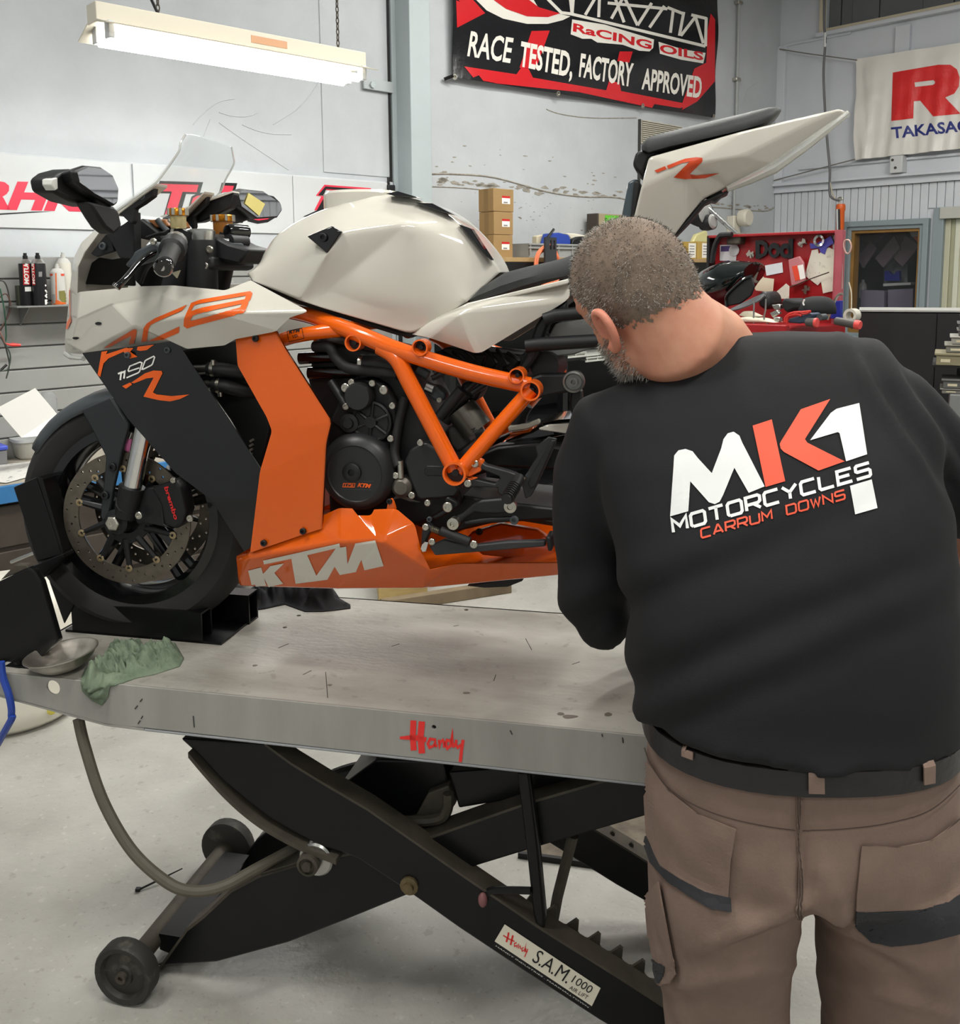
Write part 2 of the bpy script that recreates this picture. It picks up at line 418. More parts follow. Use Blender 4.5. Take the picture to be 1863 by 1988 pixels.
tr = MB().box((0.0, -0.045, zm0), (9, 0, zm0 + (zm1 - zm0) * 0.35)).box((0.0, -0.03, zm0), (9, 0, zm1 - 0.01)).box((0, -0.075, zm1 - 0.012), (9, 0, zm1 + 0.012)).build('trim_1', M_wall2, smooth=0, bevel=0.003)
place(tr, RW); struct(tr)
bwid = (rwp(1790, 400).x - rwp(1520, 400).x) / 19.0
x = 0.0
while x < 4.2:
    cov = [(0.0, zm0)]
    if x + bwid > ox0 and x < ox1: cov = [(wz1, zm0)]
    if x + bwid > dx0 and x < dx0 + 1.3: cov = [(dz1, zm0)]
    for z0_, z1_ in cov: MB().box((x + 0.003, -0.016, z0_), (x + bwid - 0.003, 0.0, z1_)).build('lining_board', M_wall2, rw, bevel=0.004, smooth=0)
    x += bwid
ptop = rwp(1515, 92).z
MB().box((0.0, -0.05, zm1), (rwp(1526, 200).x, 0, ptop)).build('corner_post', M_wall2, rw, bevel=0.004, smooth=0)
MB().box((0.0, -0.02, ptop - 0.005), (hx0 + 0.3, 0, ptop + 0.02)).build('bead', M_wall2, rw, bevel=0.004, smooth=0)
MB().box((rwp(1742, 60).x, -0.05, zm1), (rwp(1770, 60).x, 0, hz0 - 0.06)).build('stud', M_wall2, rw, bevel=0.004, smooth=0)
MB().box((0.25, -0.025, zm1 + 0.13), (9, 0, zm1 + 0.155)).build('bead', M_wall2, rw, bevel=0.008, smooth=0)
M_frame = mat('grey window frame', S(136, 148, 152), 0.4)
M_timber = mat('varnished timber', S(150, 112, 58), 0.4, var=0.3, vscale=9)
def frame_box(name, m, x0, x1, z0, z1, t, y0, y1, par, bev=0.006):
    return MB().prism(bxz(x0, x1, z0, z1, y0), (0, y1 - y0, 0), holes=[bxz(x0 + t, x1 - t, z0 + t, z1 - t, y0)]).build(name, m, par, bevel=bev, smooth=0)
# office window
wn1 = bpy.data.objects.new('window_1', None); COL.objects.link(wn1); place(wn1, RW, (0, 0, 0)); struct(wn1)
t_ = gx0 - ox0
frame_box('window_frame', M_frame, ox0, ox1, wz0, wz1, t_ * 0.55, -0.06, 0.0, wn1)
frame_box('inner_frame', M_frame, ox0 + t_ * 0.5, ox1 - t_ * 0.5, wz0 + t_ * 0.5, wz1 - t_ * 0.5, t_ * 0.42, -0.035, 0.06, wn1)
frame_box('timber_stop', M_timber, gx0 - 0.015, gx1 + 0.015, wz0 + 0.08, gz1 + 0.015, 0.035, -0.015, 0.10, wn1, 0.003)
MB().box((gx0, 0.02, wz0 + 0.1), (gx1, 0.026, gz1)).build('pane', M_glass, wn1, smooth=0)
# the dim office behind it
M_office = mat('office wall paint', S(150, 153, 158), 0.8)
of = MB().box((ox0 - 0.6, 1.6, 0.3), (ox1 + 0.8, 1.66, 3.0)).box((ox0 - 0.66, 0.13, 0.3), (ox0 - 0.6, 1.66, 3.0)).box((ox1 + 0.8, 0.13, 0.3), (ox1 + 0.86, 1.66, 3.0)).box((ox0 - 0.6, 0.13, 2.8), (ox1 + 0.8, 1.66, 2.85)).box((ox0 - 0.6, 0.13, 0.3), (ox1 + 0.8, 1.66, 0.35)).build('wall_office', M_office, smooth=0)
place(of, RW); struct(of)
def rth(name, m, mb, loc, label, cat, group=None, bevel=0.004, parent=None):
    o = mb.build(name, m, parent, bevel=bevel, smooth=35); place(o, RW, loc)
    return tag(o, label, cat, group)
M_lil = mat('lilac grey board', S(128, 112, 124), 0.6, var=0.12, vscale=4)
kk = crop(1600, 400, 7.084)
for j, (pl, lab) in enumerate([([(440, 700), (700, 420), (850, 330), (560, 330), (440, 430)], None), ]): pass
def panel_px(pts, Y, th, m, name, label, cat, group=None):
    P = [rwp(*p, Y=Y) for p in pts]; c = sum(P, Vector()) / len(P)
    o = MB().prism([p - c for p in P], (0, th, 0)).build(name, m, bevel=0.003, smooth=0); place(o, RW, c)
    return tag(o, label, cat, group)
panel_px(kk((445, 700), (640, 480), (720, 580), (540, 850), (520, 855)), 0.5, 0.02, M_lil, 'hanging_board', 'small lilac board hung by a corner behind the office window, at the frame', 'board')
panel_px(kk((690, 720), (960, 400), (1040, 570), (810, 840), (800, 842)), 0.55, 0.02, M_lil, 'hanging_board', 'middle lilac board hung by a corner behind the office window', 'board')
panel_px(kk((950, 720), (1110, 400), (1290, 530), (1280, 580), (1080, 830), (1070, 838)), 0.6, 0.02, M_lil, 'hanging_board', 'large lilac board hung by a corner beside the orange patch', 'board')
panel_px(kk((440, 420), (640, 340), (1100, 330), (1200, 470), (1000, 600), (850, 400), (640, 560)), 0.66, 0.02, M_lil, 'hanging_board', 'broad lilac board behind the corner-hung boards in the office', 'board')
panel_px(kk((495, 1155), (820, 1165), (815, 1560), (490, 1560)), 0.5, 0.12, mat('mauve fabric', S(120, 114, 134), 0.8), 'office_box', 'mauve box standing left of the dark gap in the office', 'box')
panel_px(kk((870, 1150), (1215, 1135), (1210, 1560), (868, 1560)), 0.5, 0.12, MATS['mauve fabric'], 'office_box', 'mauve box standing under the blue tape dispenser shelf', 'box')
panel_px(kk((805, 1065), (1185, 1050), (1185, 1085), (805, 1105)), 0.62, 0.2, M_white, 'office_shelf', 'white shelf under the blue tape dispenser', 'shelf')
panel_px(kk((822, 895), (870, 890), (925, 940), (965, 935), (985, 895), (1028, 890), (1030, 1030), (822, 1030)), 0.66, 0.05, mat('blue plastic', S(44, 52, 150), 0.35), 'tape_dispenser', 'blue tape dispenser with a notched top on the office shelf', 'dispenser')
panel_px(kk((815, 740), (1140, 740), (1140, 1060), (815, 1060)), 0.85, 0.02, mat('pale grey sheet', S(150, 158, 160), 0.6), 'notice_sheet', 'pale grey sheet on the wall behind the tape dispenser', 'sheet')
panel_px(kk((1150, 325), (1310, 310), (1310, 415), (1200, 420)), 0.6, 0.01, M_white, 'notice', 'white notice above an orange one at the office window corner', 'notice')
panel_px(kk((1215, 425), (1310, 420), (1290, 520)), 0.6, 0.01, mat('orange card', S(214, 104, 40), 0.5), 'notice', 'orange notice below a white one at the office window corner', 'notice')
bt = rth('bottle', M_white, MB().lathe([(0.04, 0), (0.04, 0.13), (0.03, 0.15), (0.015, 0.17), (0.015, 0.19), (0, 0.19)], (0, 0, 0), 'Z', 14), rwp(1674, 560, 0.8) - Vector((0, 0, 0.1)), 'white bottle beside the mauve boxes in the office', 'bottle')
# second opening: glazed door with a pale striped blind
wn2 = bpy.data.objects.new('window_2', None); COL.objects.link(wn2); place(wn2, RW); struct(wn2)
frame_box('window_frame', M_frame, dx0, dx0 + 1.3, 0.2, dz1, 0.09, -0.05, 0.02, wn2)
MB().box((dx0 + 0.06, -0.07, dz1 - 0.10), (dx0 + 1.25, -0.03, dz1 - 0.0)).build('pelmet', mat('pale grey pelmet', S(180, 180, 172), 0.5), wn2, bevel=0.006, smooth=0)
xx = dx0 + 0.085; rr = random.Random(2)
while xx < dx0 + 1.2:
    wv = rr.uniform(0.03, 0.05); g = rr.choice([(186, 184, 160), (160, 160, 134), (206, 208, 190), (150, 148, 120)])
    MB().box((xx, 0.0 + rr.uniform(0, 0.02), 0.3), (xx + wv, 0.03, dz1 - 0.1)).build('blind_strip', mat('blind %d' % g[0], S(*g), 0.5), wn2, bevel=0.006, smooth=0)
    xx += wv
# high window: dark sheets behind a cream sill
wn3 = bpy.data.objects.new('window_3', None); COL.objects.link(wn3); place(wn3, RW); struct(wn3)
frame_box('window_frame', mat('cream frame', S(196, 186, 162), 0.45), hx0, 6.05, hz0, 4.35, 0.045, -0.05, 0.02, wn3)
MB().box((hx0 - 0.02, -0.07, hz0 - 0.02), (6.1, 0, hz0 + 0.015)).build('sill', M_wall2, wn3, bevel=0.004, smooth=0)
M_dksheet = mat('dark grey sheet', S(104, 107, 108), 0.5, var=0.1, vscale=2)
xs = [hx0 + 0.03] + [rwp(px_, 20, 0.05).x for px_ in (1632, 1654, 1706, 1790, 1850)] + [6.0]
for i in range(len(xs) - 1):
    MB().box((xs[i] + 0.003, 0.05 + 0.012 * (i % 2), hz0 + 0.04), (xs[i + 1] - 0.003, 0.07 + 0.012 * (i % 2), 4.3)).build('sheet', M_dksheet, wn3, bevel=0.002, smooth=0)

# ------------------------------------------------------------------ cloth flag with a red R on the right wall
M_flag = mat('off-white satin cloth', S(222, 219, 212), 0.35, var=0.05, vscale=2)
fA, fB = rwp(1662, 115, -0.06), rwp(1659, 311, -0.06)
fC, fD = rwp(1863, 84, -0.06), rwp(1863, 289, -0.06)
ext = 1.55
flag = thing('flag', 'off-white cloth flag with a big red R and blue lettering roped to the wall', 'flag', RW, fB)
def fpt(u, v):      # u along, v down
    top = fA.lerp(fC, u); bot = fB.lerp(fD, u); p = top.lerp(bot, v)
    yy = 0.012 * math.sin(u * 19 + v * 3) * (0.3 + v) + 0.010 * math.sin(u * 47 + 1.3 + v * 5) * v + 0.006 * math.sin(v * 22 + u * 9)
    if u < 0.08: yy += 0.02 * math.sin(v * 7)
    return p + Vector((0, yy - 0.02, 0))
NU, NV = 60, 30; mb = MB(); vs = [fpt(ext * i / NU, j / NV) - fB for j in range(NV + 1) for i in range(NU + 1)]
vs2 = [v + Vector((0, 0.003, 0)) for v in vs]; n1 = len(vs)
fs = [(j * (NU + 1) + i, j * (NU + 1) + i + 1, (j + 1) * (NU + 1) + i + 1, (j + 1) * (NU + 1) + i) for j in range(NV) for i in range(NU)]
mb.add(vs + vs2, fs + [tuple(i + n1 for i in reversed(f)) for f in fs]); fcl = mb.build('cloth', M_flag, flag, smooth=180, fix=False)
FL = Fr(RW.M @ fB, RW.rz)
bv = bvh_of([fcl])
rR = [w2((1350, 555), (1700, 495), (1790, 495), (1840, 530), (1860, 590), (1855, 660), (1820, 715), (1750, 745), (1863, 865), (1863, 870), (1660, 890), (1560, 770), (1510, 775), (1505, 905), (1340, 925)),
      w2((1515, 630), (1660, 612), (1675, 625), (1672, 640), (1655, 650), (1520, 665))]
decal('letter_r', [poly2(rR)], mat('red cloth print', S(212, 42, 42), 0.45), flag, FL, bvh=bv, lift=0.003, mx=6)
decal('lettering', [text2('TAKASAGO', *w2((1345, 1058), (2050, 985)), 22, bold=0.025)], mat('blue cloth print', S(38, 48, 120), 0.5), flag, FL, bvh=bv, lift=0.003, mx=8)
def rope(name, pts, r, m, label, cat, fr=RW, y=-0.06, parent=None):
    P = [fr.px(p[0], p[1], Y=(p[2] if len(p) > 2 else y)) for p in pts]; P = bez(P, 6)
    o = MB().tube([p - P[0] for p in P], r, 6).build(name, m, parent); place(o, fr, P[0]); return tag(o, label, cat)
M_rope = mat('grey cord', S(120, 116, 110), 0.8)
rope('rope', w2((485, 375, -0.055), (700, 410, -0.08), (1075, 460, -0.085)), 0.006, M_rope, 'thin cord tying the top corner of the flag to the corner post', 'rope')
rope('rope', w2((440, 1380, -0.055), (860, 1270, -0.08), (1060, 1218, -0.085)), 0.006, M_rope, 'thin cord tying the bottom corner of the flag to the moulding', 'rope')
q = rwp(1743, 320, -0.05)
jb = thing('junction_box', 'white surface junction box on the rail under the flag', 'junction box', RW, q)
MB().box((-0.05, -0.06, -0.075), (0.06, 0.05, 0.075)).build('case', M_white, jb, bevel=0.006)
for dz in (-0.03, 0.04): MB().lathe([(0.012, 0.06), (0.012, 0.066), (0, 0.066)], (-0.01 - dz * 0.4, 0, dz), 'Y', 10).build('screw', M_dirtsteel, jb)
# cable dropping from above with the orange tube at its end
cb = thing('power_cable', 'grey pendant cable looped into a hook above an orange tube', 'cable', RW, rwp(1620, 385, -0.35))
o_ = rwp(1620, 385, -0.35)
P = bez([rwp(*p, Y=-0.35) - o_ for p in w2((825, -20), (825, 200), (835, 300), (822, 500), (822, 650), (835, 900), (850, 1100), (868, 1300), (865, 1450), (880, 1510), (940, 1535))], 6)
MB().tube(P, 0.011, 7).build('cable', mat('grey cable', S(96, 96, 98), 0.5), cb)
P = bez([rwp(*p, Y=-0.35) - o_ for p in w2((868, 1380), (885, 1470), (905, 1515), (935, 1530))], 6)
MB().tube(P, 0.006, 6).build('twine', mat('pale twine', S(180, 172, 150), 0.8), cb)
P = [rwp(*p, Y=-0.35) - o_ for p in w2((833, 250), (831, 360))]
MB().tube(P, 0.014, 7).build('sleeve', M_white, cb)
hk = bez([rwp(*p, Y=-0.35) - o_ for p in w2((925, 1525), (945, 1510), (965, 1520), (945, 1535), (940, 1565))], 4)
MB().tube(hk, 0.008, 6).build('hook', M_zinc, cb)
M_orangetube = mat('orange plastic tube', S(214, 96, 36), 0.4)
P = [rwp(*p, Y=-0.33) - o_ for p in w2((952, 1560), (948, 1900))]
MB().lathe([(0.034, 0), (0.042, 0.02), (0.042, 0.05), (0.036, 0.07), (0.036, 0.9), (0, 0.9)], (0, 0, 0), 'Z', 14, Matrix.Translation(P[0]) @ Matrix.Rotation(PI, 4, 'X')).build('orange_tube', M_orangetube, cb)
P = [rwp(*p, Y=-0.37) - o_ for p in w2((925, 1600), (930, 1900))]
MB().tube(P, 0.010, 6).build('white_lead', M_white, cb)
P = [rwp(*p, Y=-0.37) - o_ for p in w2((938, 1600), (942, 1900))]
MB().tube(P, 0.010, 6).build('dark_lead', M_black, cb)

# ------------------------------------------------------------------ things on the back wall
def bth(mb, name, m, loc, label, cat, group=None, bevel=0.003, smooth=35):
    o = mb.build(name, m, None, bevel=bevel, smooth=smooth); place(o, BW, loc); return tag(o, label, cat, group)
# conduit with saddles
cxp = bwp(1424, 200).x
cdt = thing('conduit', 'vertical steel conduit with saddles on the back wall beside the racing banner', 'conduit', BW, (cxp, 0, 1.2))
MB().cyl((0, -0.03, 0), (0, -0.03, 3.3), 0.014, 10).build('pipe', mat('grey conduit', S(158, 160, 158), 0.4), cdt)
for yy in (5, 155, 330): 
    z = bwp(1424, yy).z - 1.2; MB().box((-0.04, -0.05, z - 0.015), (0.04, 0, z + 0.015)).build('saddle', M_zinc, cdt, bevel=0.006)
# vent grille under the banner
a = bwp(1240, 232); b = bwp(1320, 290)
vg = thing('vent_grille', 'pale louvred vent grille under the racing banner', 'vent', BW, (a.x, 0, b.z))
wv, hv = b.x - a.x, a.z - b.z
MB().box((0, -0.015, 0), (wv, 0, hv)).build('back_plate', mat('cream vent', S(190, 186, 172), 0.6), vg, bevel=0.003)
for i in range(11): MB().box((0.015, -0.03, 0.02 + i * hv / 12), (wv - 0.015, -0.014, 0.02 + i * hv / 12 + hv / 26)).build('louvre', MATS['cream vent'], vg)
MB().box((-0.012, -0.02, -0.6), (0.004, 0, hv)).build('edge_strip', M_gap, vg)
# banner
M_vb = mat('black vinyl', S(30, 30, 33), 0.18, var=0.3, vscale=3, bump=0.5, bscale=5)
M_vr = mat('red vinyl', S(198, 36, 42), 0.2, bump=0.5, bscale=5)
M_vw = mat('white vinyl', S(226, 222, 212), 0.22, bump=0.4, bscale=5)
bA, bB, bC = bwp(880, 150, -0.05), bwp(1388, 229, -0.05), bwp(876, 0, -0.05)
ban = thing('racing_banner', 'large black and red vinyl racing oil banner hung on the back wall', 'banner', BW, bA)
dw = (bB - bA); hh = 1.25
NU, NV = 50, 24
def banpt(u, v): 
    p = bA + dw * u + Vector((0, 0, hh * v)); p.y += -0.012 * math.sin(u * 23 + v * 6) * 0.5 - 0.008 * math.sin(u * 9 - v * 13)
    return p - bA
vs = [banpt(i / NU, j / NV) for j in range(NV + 1) for i in range(NU + 1)]
fs = [(j * (NU + 1) + i, j * (NU + 1) + i + 1, (j + 1) * (NU + 1) + i + 1, (j + 1) * (NU + 1) + i) for j in range(NV) for i in range(NU)]
vs2 = [v + Vector((0, 0.003, 0)) for v in vs]; n1 = len(vs)
bcl = MB().add(vs + vs2, fs + [tuple(i + n1 for i in reversed(f)) for f in fs]).build('vinyl', M_vb, ban, smooth=180, fix=False)
BN = Fr(BW.M @ bA, BW.rz); bv = bvh_of([bcl])
def bd(name, shapes, m, lift=0.002, mx=14): return decal(name, shapes, m, ban, BN, bvh=bv, lift=lift, mx=mx)
decal('red_shapes', [poly2([b6((140, 445), (490, 498), (520, 455), (570, 460), (600, 520), (1090, 605), (1110, 540), (1180, 555), (1190, 610), (1600, 690), (1660, 520), (1680, 460), (1760, 420), (1770, 200), (1790, 90), (1820, 130), (1818, 545), (1700, 680), (1560, 758), (220, 545))]),
                  poly2([b6((590, 208), (712, 205), (620, 460), (510, 455))]), poly2([b6((1180, 345), (1268, 345), (1245, 420), (1165, 410))]),
                  poly2([b6((58, -10), (190, -10), (280, 88), (65, 200))])], M_vr, ban, BN, bvh=bv, lift=0.002, mx=14, one=True)
bd('logo_shapes', [poly2([b6((210, -10), (290, 70), (400, 125), (560, 160), (700, 160), (800, 135), (850, 110), (640, 60), (600, -10))])] , M_vw)
bd('logo_red', [poly2([b6((320, -10), (420, 60), (560, 110), (700, 115), (780, 90), (640, 50), (560, -10))])], M_vr, lift=0.004)
# the big open lettering: outlined tall strokes
st = []
for s_ in [[(850, -10), (862, 95), (1755, 310)], [(1760, 120), (1755, 310)], [(700, -5), (790, 85), (870, 95)], [(870, -10), (862, 95)], [(950, 100), (1015, -10)], [(1045, -10), (1040, 115)], [(1125, 125), (1200, -10)], [(1210, 150), (1150, -10)],
           [(1215, -10), (1300, 170)], [(1300, 170), (1395, 20)], [(1380, 185), (1480, 40)], [(1500, 50), (1600, 90)], [(1540, 60), (1520, 220)], [(1610, 80), (1580, 240)], [(1590, 240), (1690, 110)], [(1660, 100), (1765, 125)], [(1690, 120), (1740, 290)], [(1100, 20), (1500, 60)]]:
    st.append(stroke2(b6(*s_), 20 / 3.45))
decal('open_lettering', st, M_vw, ban, BN, bvh=bv, lift=0.002, mx=14, joined=True)
bd('plate_white', [poly2([b6((862, 130), (1080, 165), (1410, 265), (1405, 320), (1380, 345), (1310, 340), (1200, 300), (1030, 285), (990, 260), (930, 260), (852, 230))]), poly2([b6((1440, 280), (1600, 330), (1755, 355), (1740, 425), (1590, 400), (1450, 360))])], M_vw, lift=0.0025)
bd('racing_oils', [text2('RaCING', *b6((866, 208), (1392, 330)), 15, shear=0.0, bold=0.03, up=(1, -16)), text2('OILS', *b6((1448, 348), (1740, 405)), 15, bold=0.03, up=(0, -16))], M_vr, lift=0.004)
bd('slogan', [text2('RACE', *b6((158, 372), (460, 422)), 42, shear=0.18, bold=0.02, up=(3, -50)), text2('TESTED,', *b6((510, 438), (860, 515)), 42, shear=0.1, bold=0.03, up=(3, -48)),
              text2('FACTORY', *b6((905, 508), (1265, 578)), 42, shear=0.1, bold=0.03, up=(3, -45)), text2('APPROVED', *b6((1325, 592), (1725, 655)), 42, shear=0.1, bold=0.03, up=(2, -41))], M_vw, lift=0.004)
for p in b6((75, 515), (770, 628), (1335, 710), (1810, 780)):
    q = bwp(p[0], p[1], -0.055) - bA; MB().lathe([(0.02, 0), (0.02, 0.006), (0.01, 0.006), (0.01, 0)], q, 'Y', 10).build('eyelet', M_zinc, ban)
q1, q2 = bwp(880, 147, -0.06) - bA, bwp(862, 154, -0.02) - bA
MB().tube([q1, q2], 0.012, 6).build('tie', M_black, ban)
# sign boards
def board(x0, x1, ytop, ybot, nm, label):
    a = bwp(x0, ytop, -0.045); b = bwp(x1, ytop, -0.045); zb = bwp((x0 + x1) / 2, ybot, -0.045).z
    zt_ = zl - 0.01
    t = thing(nm, label, 'sign', BW, (a.x, -0.03, zb))
    MB().box((0, -0.012, 0), (b.x - a.x, 0, zt_ - zb)).build('board', M_white, t, bevel=0.002, smooth=0)
    return t, Fr(BW.M @ Vector((a.x, -0.03, zb)), BW.rz)
s1, F1 = board(-140, 252, 300, 443, 'sign_board', 'white board with big red italic letters RHK beside the spray cans')
M_pink = mat('crimson print', S(214, 52, 74), 0.35)
z6 = crop(0, 240, 4.6575)
decal('letters', [text2('RHK', *z6((-225, 754), (815, 780)), 55, shear=0.25, bold=0.055, up=(2, -51))], M_pink, s1, F1, plane=dict(Y=-0.0135))
decal('swoosh', [poly2([z6((-200, 800), (0, 812), (300, 795), (470, 795), (300, 805), (0, 825), (-200, 815))])], M_bk, s1, F1, plane=dict(Y=-0.0135))
s2, F2 = board(258, 567, 325, 450, 'sign_board', 'white board with red black-edged lettering behind the windscreen')
z6b = crop(400, 280, 4.05)
tx = lambda g, b_: text2('Taho', (305 - g, 418 + g * 0.6), (540 + g, 425 + g * 0.6), 62, shear=0.2, bold=b_, up=(2, -62 - g))
decal('letter_shadow', [tx(3, 0.09)], M_bk, s2, F2, plane=dict(Y=-0.0132))
decal('letters', [tx(0, 0.04)], M_pink, s2, F2, plane=dict(Y=-0.0145))
s3_, F3 = board(569, 752, 345, 455, 'sign_board', 'white board with a black and red cornered T behind the fuel tank')
decal('letter_edge', [poly2([z6b((930, 318), (1295, 345), (1310, 380), (930, 360), (900, 405), (960, 412), (890, 520), (850, 520), (905, 410), (862, 405))])], M_pink, s3_, F3, plane=dict(Y=-0.0132))
decal('letter', [poly2([z6b((938, 332), (1300, 360), (1310, 395), (1080, 390), (990, 560), (760, 570), (870, 520), (935, 405), (880, 400)), z6b((945, 352), (1150, 365), (1140, 395), (930, 385))]),
                 ], M_bk, s3_, F3, plane=dict(Y=-0.0145))
# ------------------------------------------------------------------ hanging fluorescent batten (lit)
LZ = WORLD.px(440, 78, Y=4.1)
lA = WORLD.px(178, 45, Y=3.73); lB_dir = Vector((math.cos(RZB), math.sin(RZB), 0))
LF = Fr(lA, RZB)
lt = thing('fluorescent_batten', 'lit white twin tube batten with angled reflector hung on a chain', 'lamp', LF)
LL = 1.27
M_lampw = mat('cream enamel', S(206, 200, 184), 0.4)
MB().box((0, -0.045, 0.0), (LL, 0.045, 0.075)).build('housing', M_lampw, lt, bevel=0.004, smooth=0)
MB().prism([(-0.0, -0.04, 0.004), (-0.0, -0.135, -0.022), (-0.0, -0.137, -0.018), (-0.0, -0.042, 0.010)], (LL, 0, 0)).build('reflector', M_lampw, lt, smooth=0)
MB().prism([(-0.0, 0.04, 0.004), (-0.0, 0.145, -0.045), (-0.0, 0.147, -0.041), (-0.0, 0.042, 0.010)], (LL, 0, 0)).build('reflector', M_lampw, lt, smooth=0)
M_tube = mat('lit fluorescent tube', S(255, 255, 250), 0.4, emit=(1.0, 1.0, 0.98), estr=30)
for y in (-0.06, 0.06):
    MB().cyl((0.05, y, -0.052), (LL - 0.06, y, -0.052), 0.019, 12).build('tube', M_tube, lt)
    for x_ in (0.03, LL - 0.05): MB().box((x_, y - 0.02, -0.06), (x_ + 0.025, y + 0.02, 0.005)).build('lamp_holder', M_white, lt, bevel=0.003)
MB().box((LL * 0.52, -0.0465, 0.025), (LL * 0.66, -0.045, 0.055)).build('label', mat('tan sticker', S(196, 150, 116), 0.6), lt, smooth=0)
for x_ in (0.27, LL * 0.9):
    z = 0.08; i = 0
    mbc = MB()
    while z < 1.1:
        r_ = 0.011; pts = [(x_ + (r_ * 0.6 * math.cos(t) if i % 2 else 0), (0 if i % 2 else r_ * 0.6 * math.cos(t)), z + 0.016 * math.sin(t)) for t in [2 * PI * k / 8 for k in range(8)]]
        mbc.tube(pts, 0.0028, 5, closed=True); z += 0.025; i += 1
    mbc.build('chain', M_dirtsteel, lt)
P = bez([(0.27, 0, 0.08), (0.20, 0, 0.20), (0.10, 0, 0.24), (-0.05, 0, 0.6)], 5); MB().tube(P, 0.006, 6).build('flex', M_black, lt)
al = area('batten_light', (0, 0, 0), (0, 0, 0), LL - 0.1, 0.14, 11, (0.93, 0.99, 1.0)); al.matrix_world = LF.M @ Matrix.Translation((LL / 2, 0, -0.078))
# ceiling battens of the workshop, out of the picture
for i, (x_, y_) in enumerate([(-1.6, 1.0), (1.2, 0.2), (0.6, 3.4), (3.2, 2.2), (-0.2, -2.4), (3.3, 5.2), (1.4, 5.4)]):
    cf = thing('ceiling_batten_offscreen', 'white twin tube batten under the ceiling', 'lamp', None, (x_, y_, 4.2), RZB, 'ceiling battens')
    MB().box((-0.75, -0.06, 0.02), (0.75, 0.06, 0.10)).build('housing', M_lampw, cf, bevel=0.004, smooth=0)
    for y in (-0.05, 0.05): MB().cyl((-0.7, y, 0.0), (0.7, y, 0.0), 0.017, 10).build('tube', M_tube, cf)
    for xr in (-0.6, 0.6): MB().cyl((xr, 0, 0.1), (xr, 0, 0.41), 0.006, 6).build('drop_rod', M_zinc, cf)
    area('ceiling_light_offscreen', (x_, y_, 4.14), (0, 0, RZB), 1.4, 0.16, 58 if y_ > 5 else 60)
# ------------------------------------------------------------------ scissor lift
lift = thing('lift_table', 'grey steel motorcycle lift table on black scissor arms with red script lettering', 'lift', T)
def tp_(x, y, Y=0.0): return T.px(x, y, Y=Y)
LX0, LX1, LW = tp_(-25, 1304).x, 1.28, 0.61
DH = 0.115
zb0 = tp_(840, 1483).z; 
# deck plate
dholes = []
for p in [(553, 1218), (580, 1195), (905, 1184), (495, 1292)]:
    q = T.px(*p, Z=TZ); dholes.append([(q.x + 0.006 * math.cos(2 * PI * j / 10), q.y + 0.006 * math.sin(2 * PI * j / 10), TZ - 0.006) for j in range(10)])
MB().prism([(LX0, 0.004, TZ - 0.006), (LX1, 0.004, TZ - 0.006), (LX1, LW, TZ - 0.006), (LX0, LW, TZ - 0.006)], (0, 0, 0.006), holes=dholes).build('deck', M_deck, lift, smooth=0)
# near side panel with tapered toe and a round hole
pA = [tp_(*p) for p in [(0, 1351), (205, 1407), (260, 1420)]]
hc = tp_(103, 1335); hr = 0.0165
hole = [(hc.x + hr * math.cos(2 * PI * j / 18), 0.0, hc.z + hr * math.sin(2 * PI * j / 18)) for j in range(18)]
h2c = tp_(842, 1412); hole2 = [(h2c.x + 0.0045 * math.cos(2 * PI * j / 12), 0.0, h2c.z + 0.0045 * math.sin(2 * PI * j / 12)) for j in range(12)]
zbot = tp_(840, 1478).z
zb1 = tp_(300, 1424).z
out = [(LX0, 0, TZ), (LX0, 0, pA[0].z + 0.01), (pA[0].x, 0, pA[0].z), (pA[1].x, 0, pA[1].z), (tp_(270, 1422).x, 0, zbot + 0.004), (LX1, 0, zbot), (LX1, 0, TZ)]
MB().prism(out, (0, 0.006, 0), holes=[hole, hole2]).build('side_panel', M_side, lift, smooth=0, bevel=0.0015)
MB().prism([(x, LW - 0.006, z) for x, y, z in out], (0, 0.006, 0)).build('side_panel', M_side, lift, smooth=0)
MB().box((tp_(280, 1424).x, 0.0, zbot - 0.004), (LX1, 0.035, zbot + 0.002)).build('lower_flange', mat('flange paint', S(150, 152, 154), 0.4), lift, bevel=0.002, smooth=0)
MB().prism([(pA[0].x, 0.0, pA[0].z - 0.003), (pA[1].x, 0, pA[1].z - 0.003), (tp_(280, 1424).x, 0, zbot - 0.003), (tp_(280, 1424).x, 0, zbot + 0.003), (pA[1].x, 0, pA[1].z + 0.003), (pA[0].x, 0, pA[0].z + 0.003)], (0, 0.03, 0)).build('toe_flange', M_side, lift, smooth=0)
MB().box((LX0, 0, TZ - 0.045), (LX0 + 0.006, LW, TZ)).build('end_panel', M_side, lift, smooth=0)
for xr in (-0.55, 0.0, 0.55): MB().box((xr - 0.02, 0.01, TZ - 0.06), (xr + 0.02, LW - 0.01, TZ - 0.006)).build('deck_rib', M_blacksteel, lift, smooth=0)
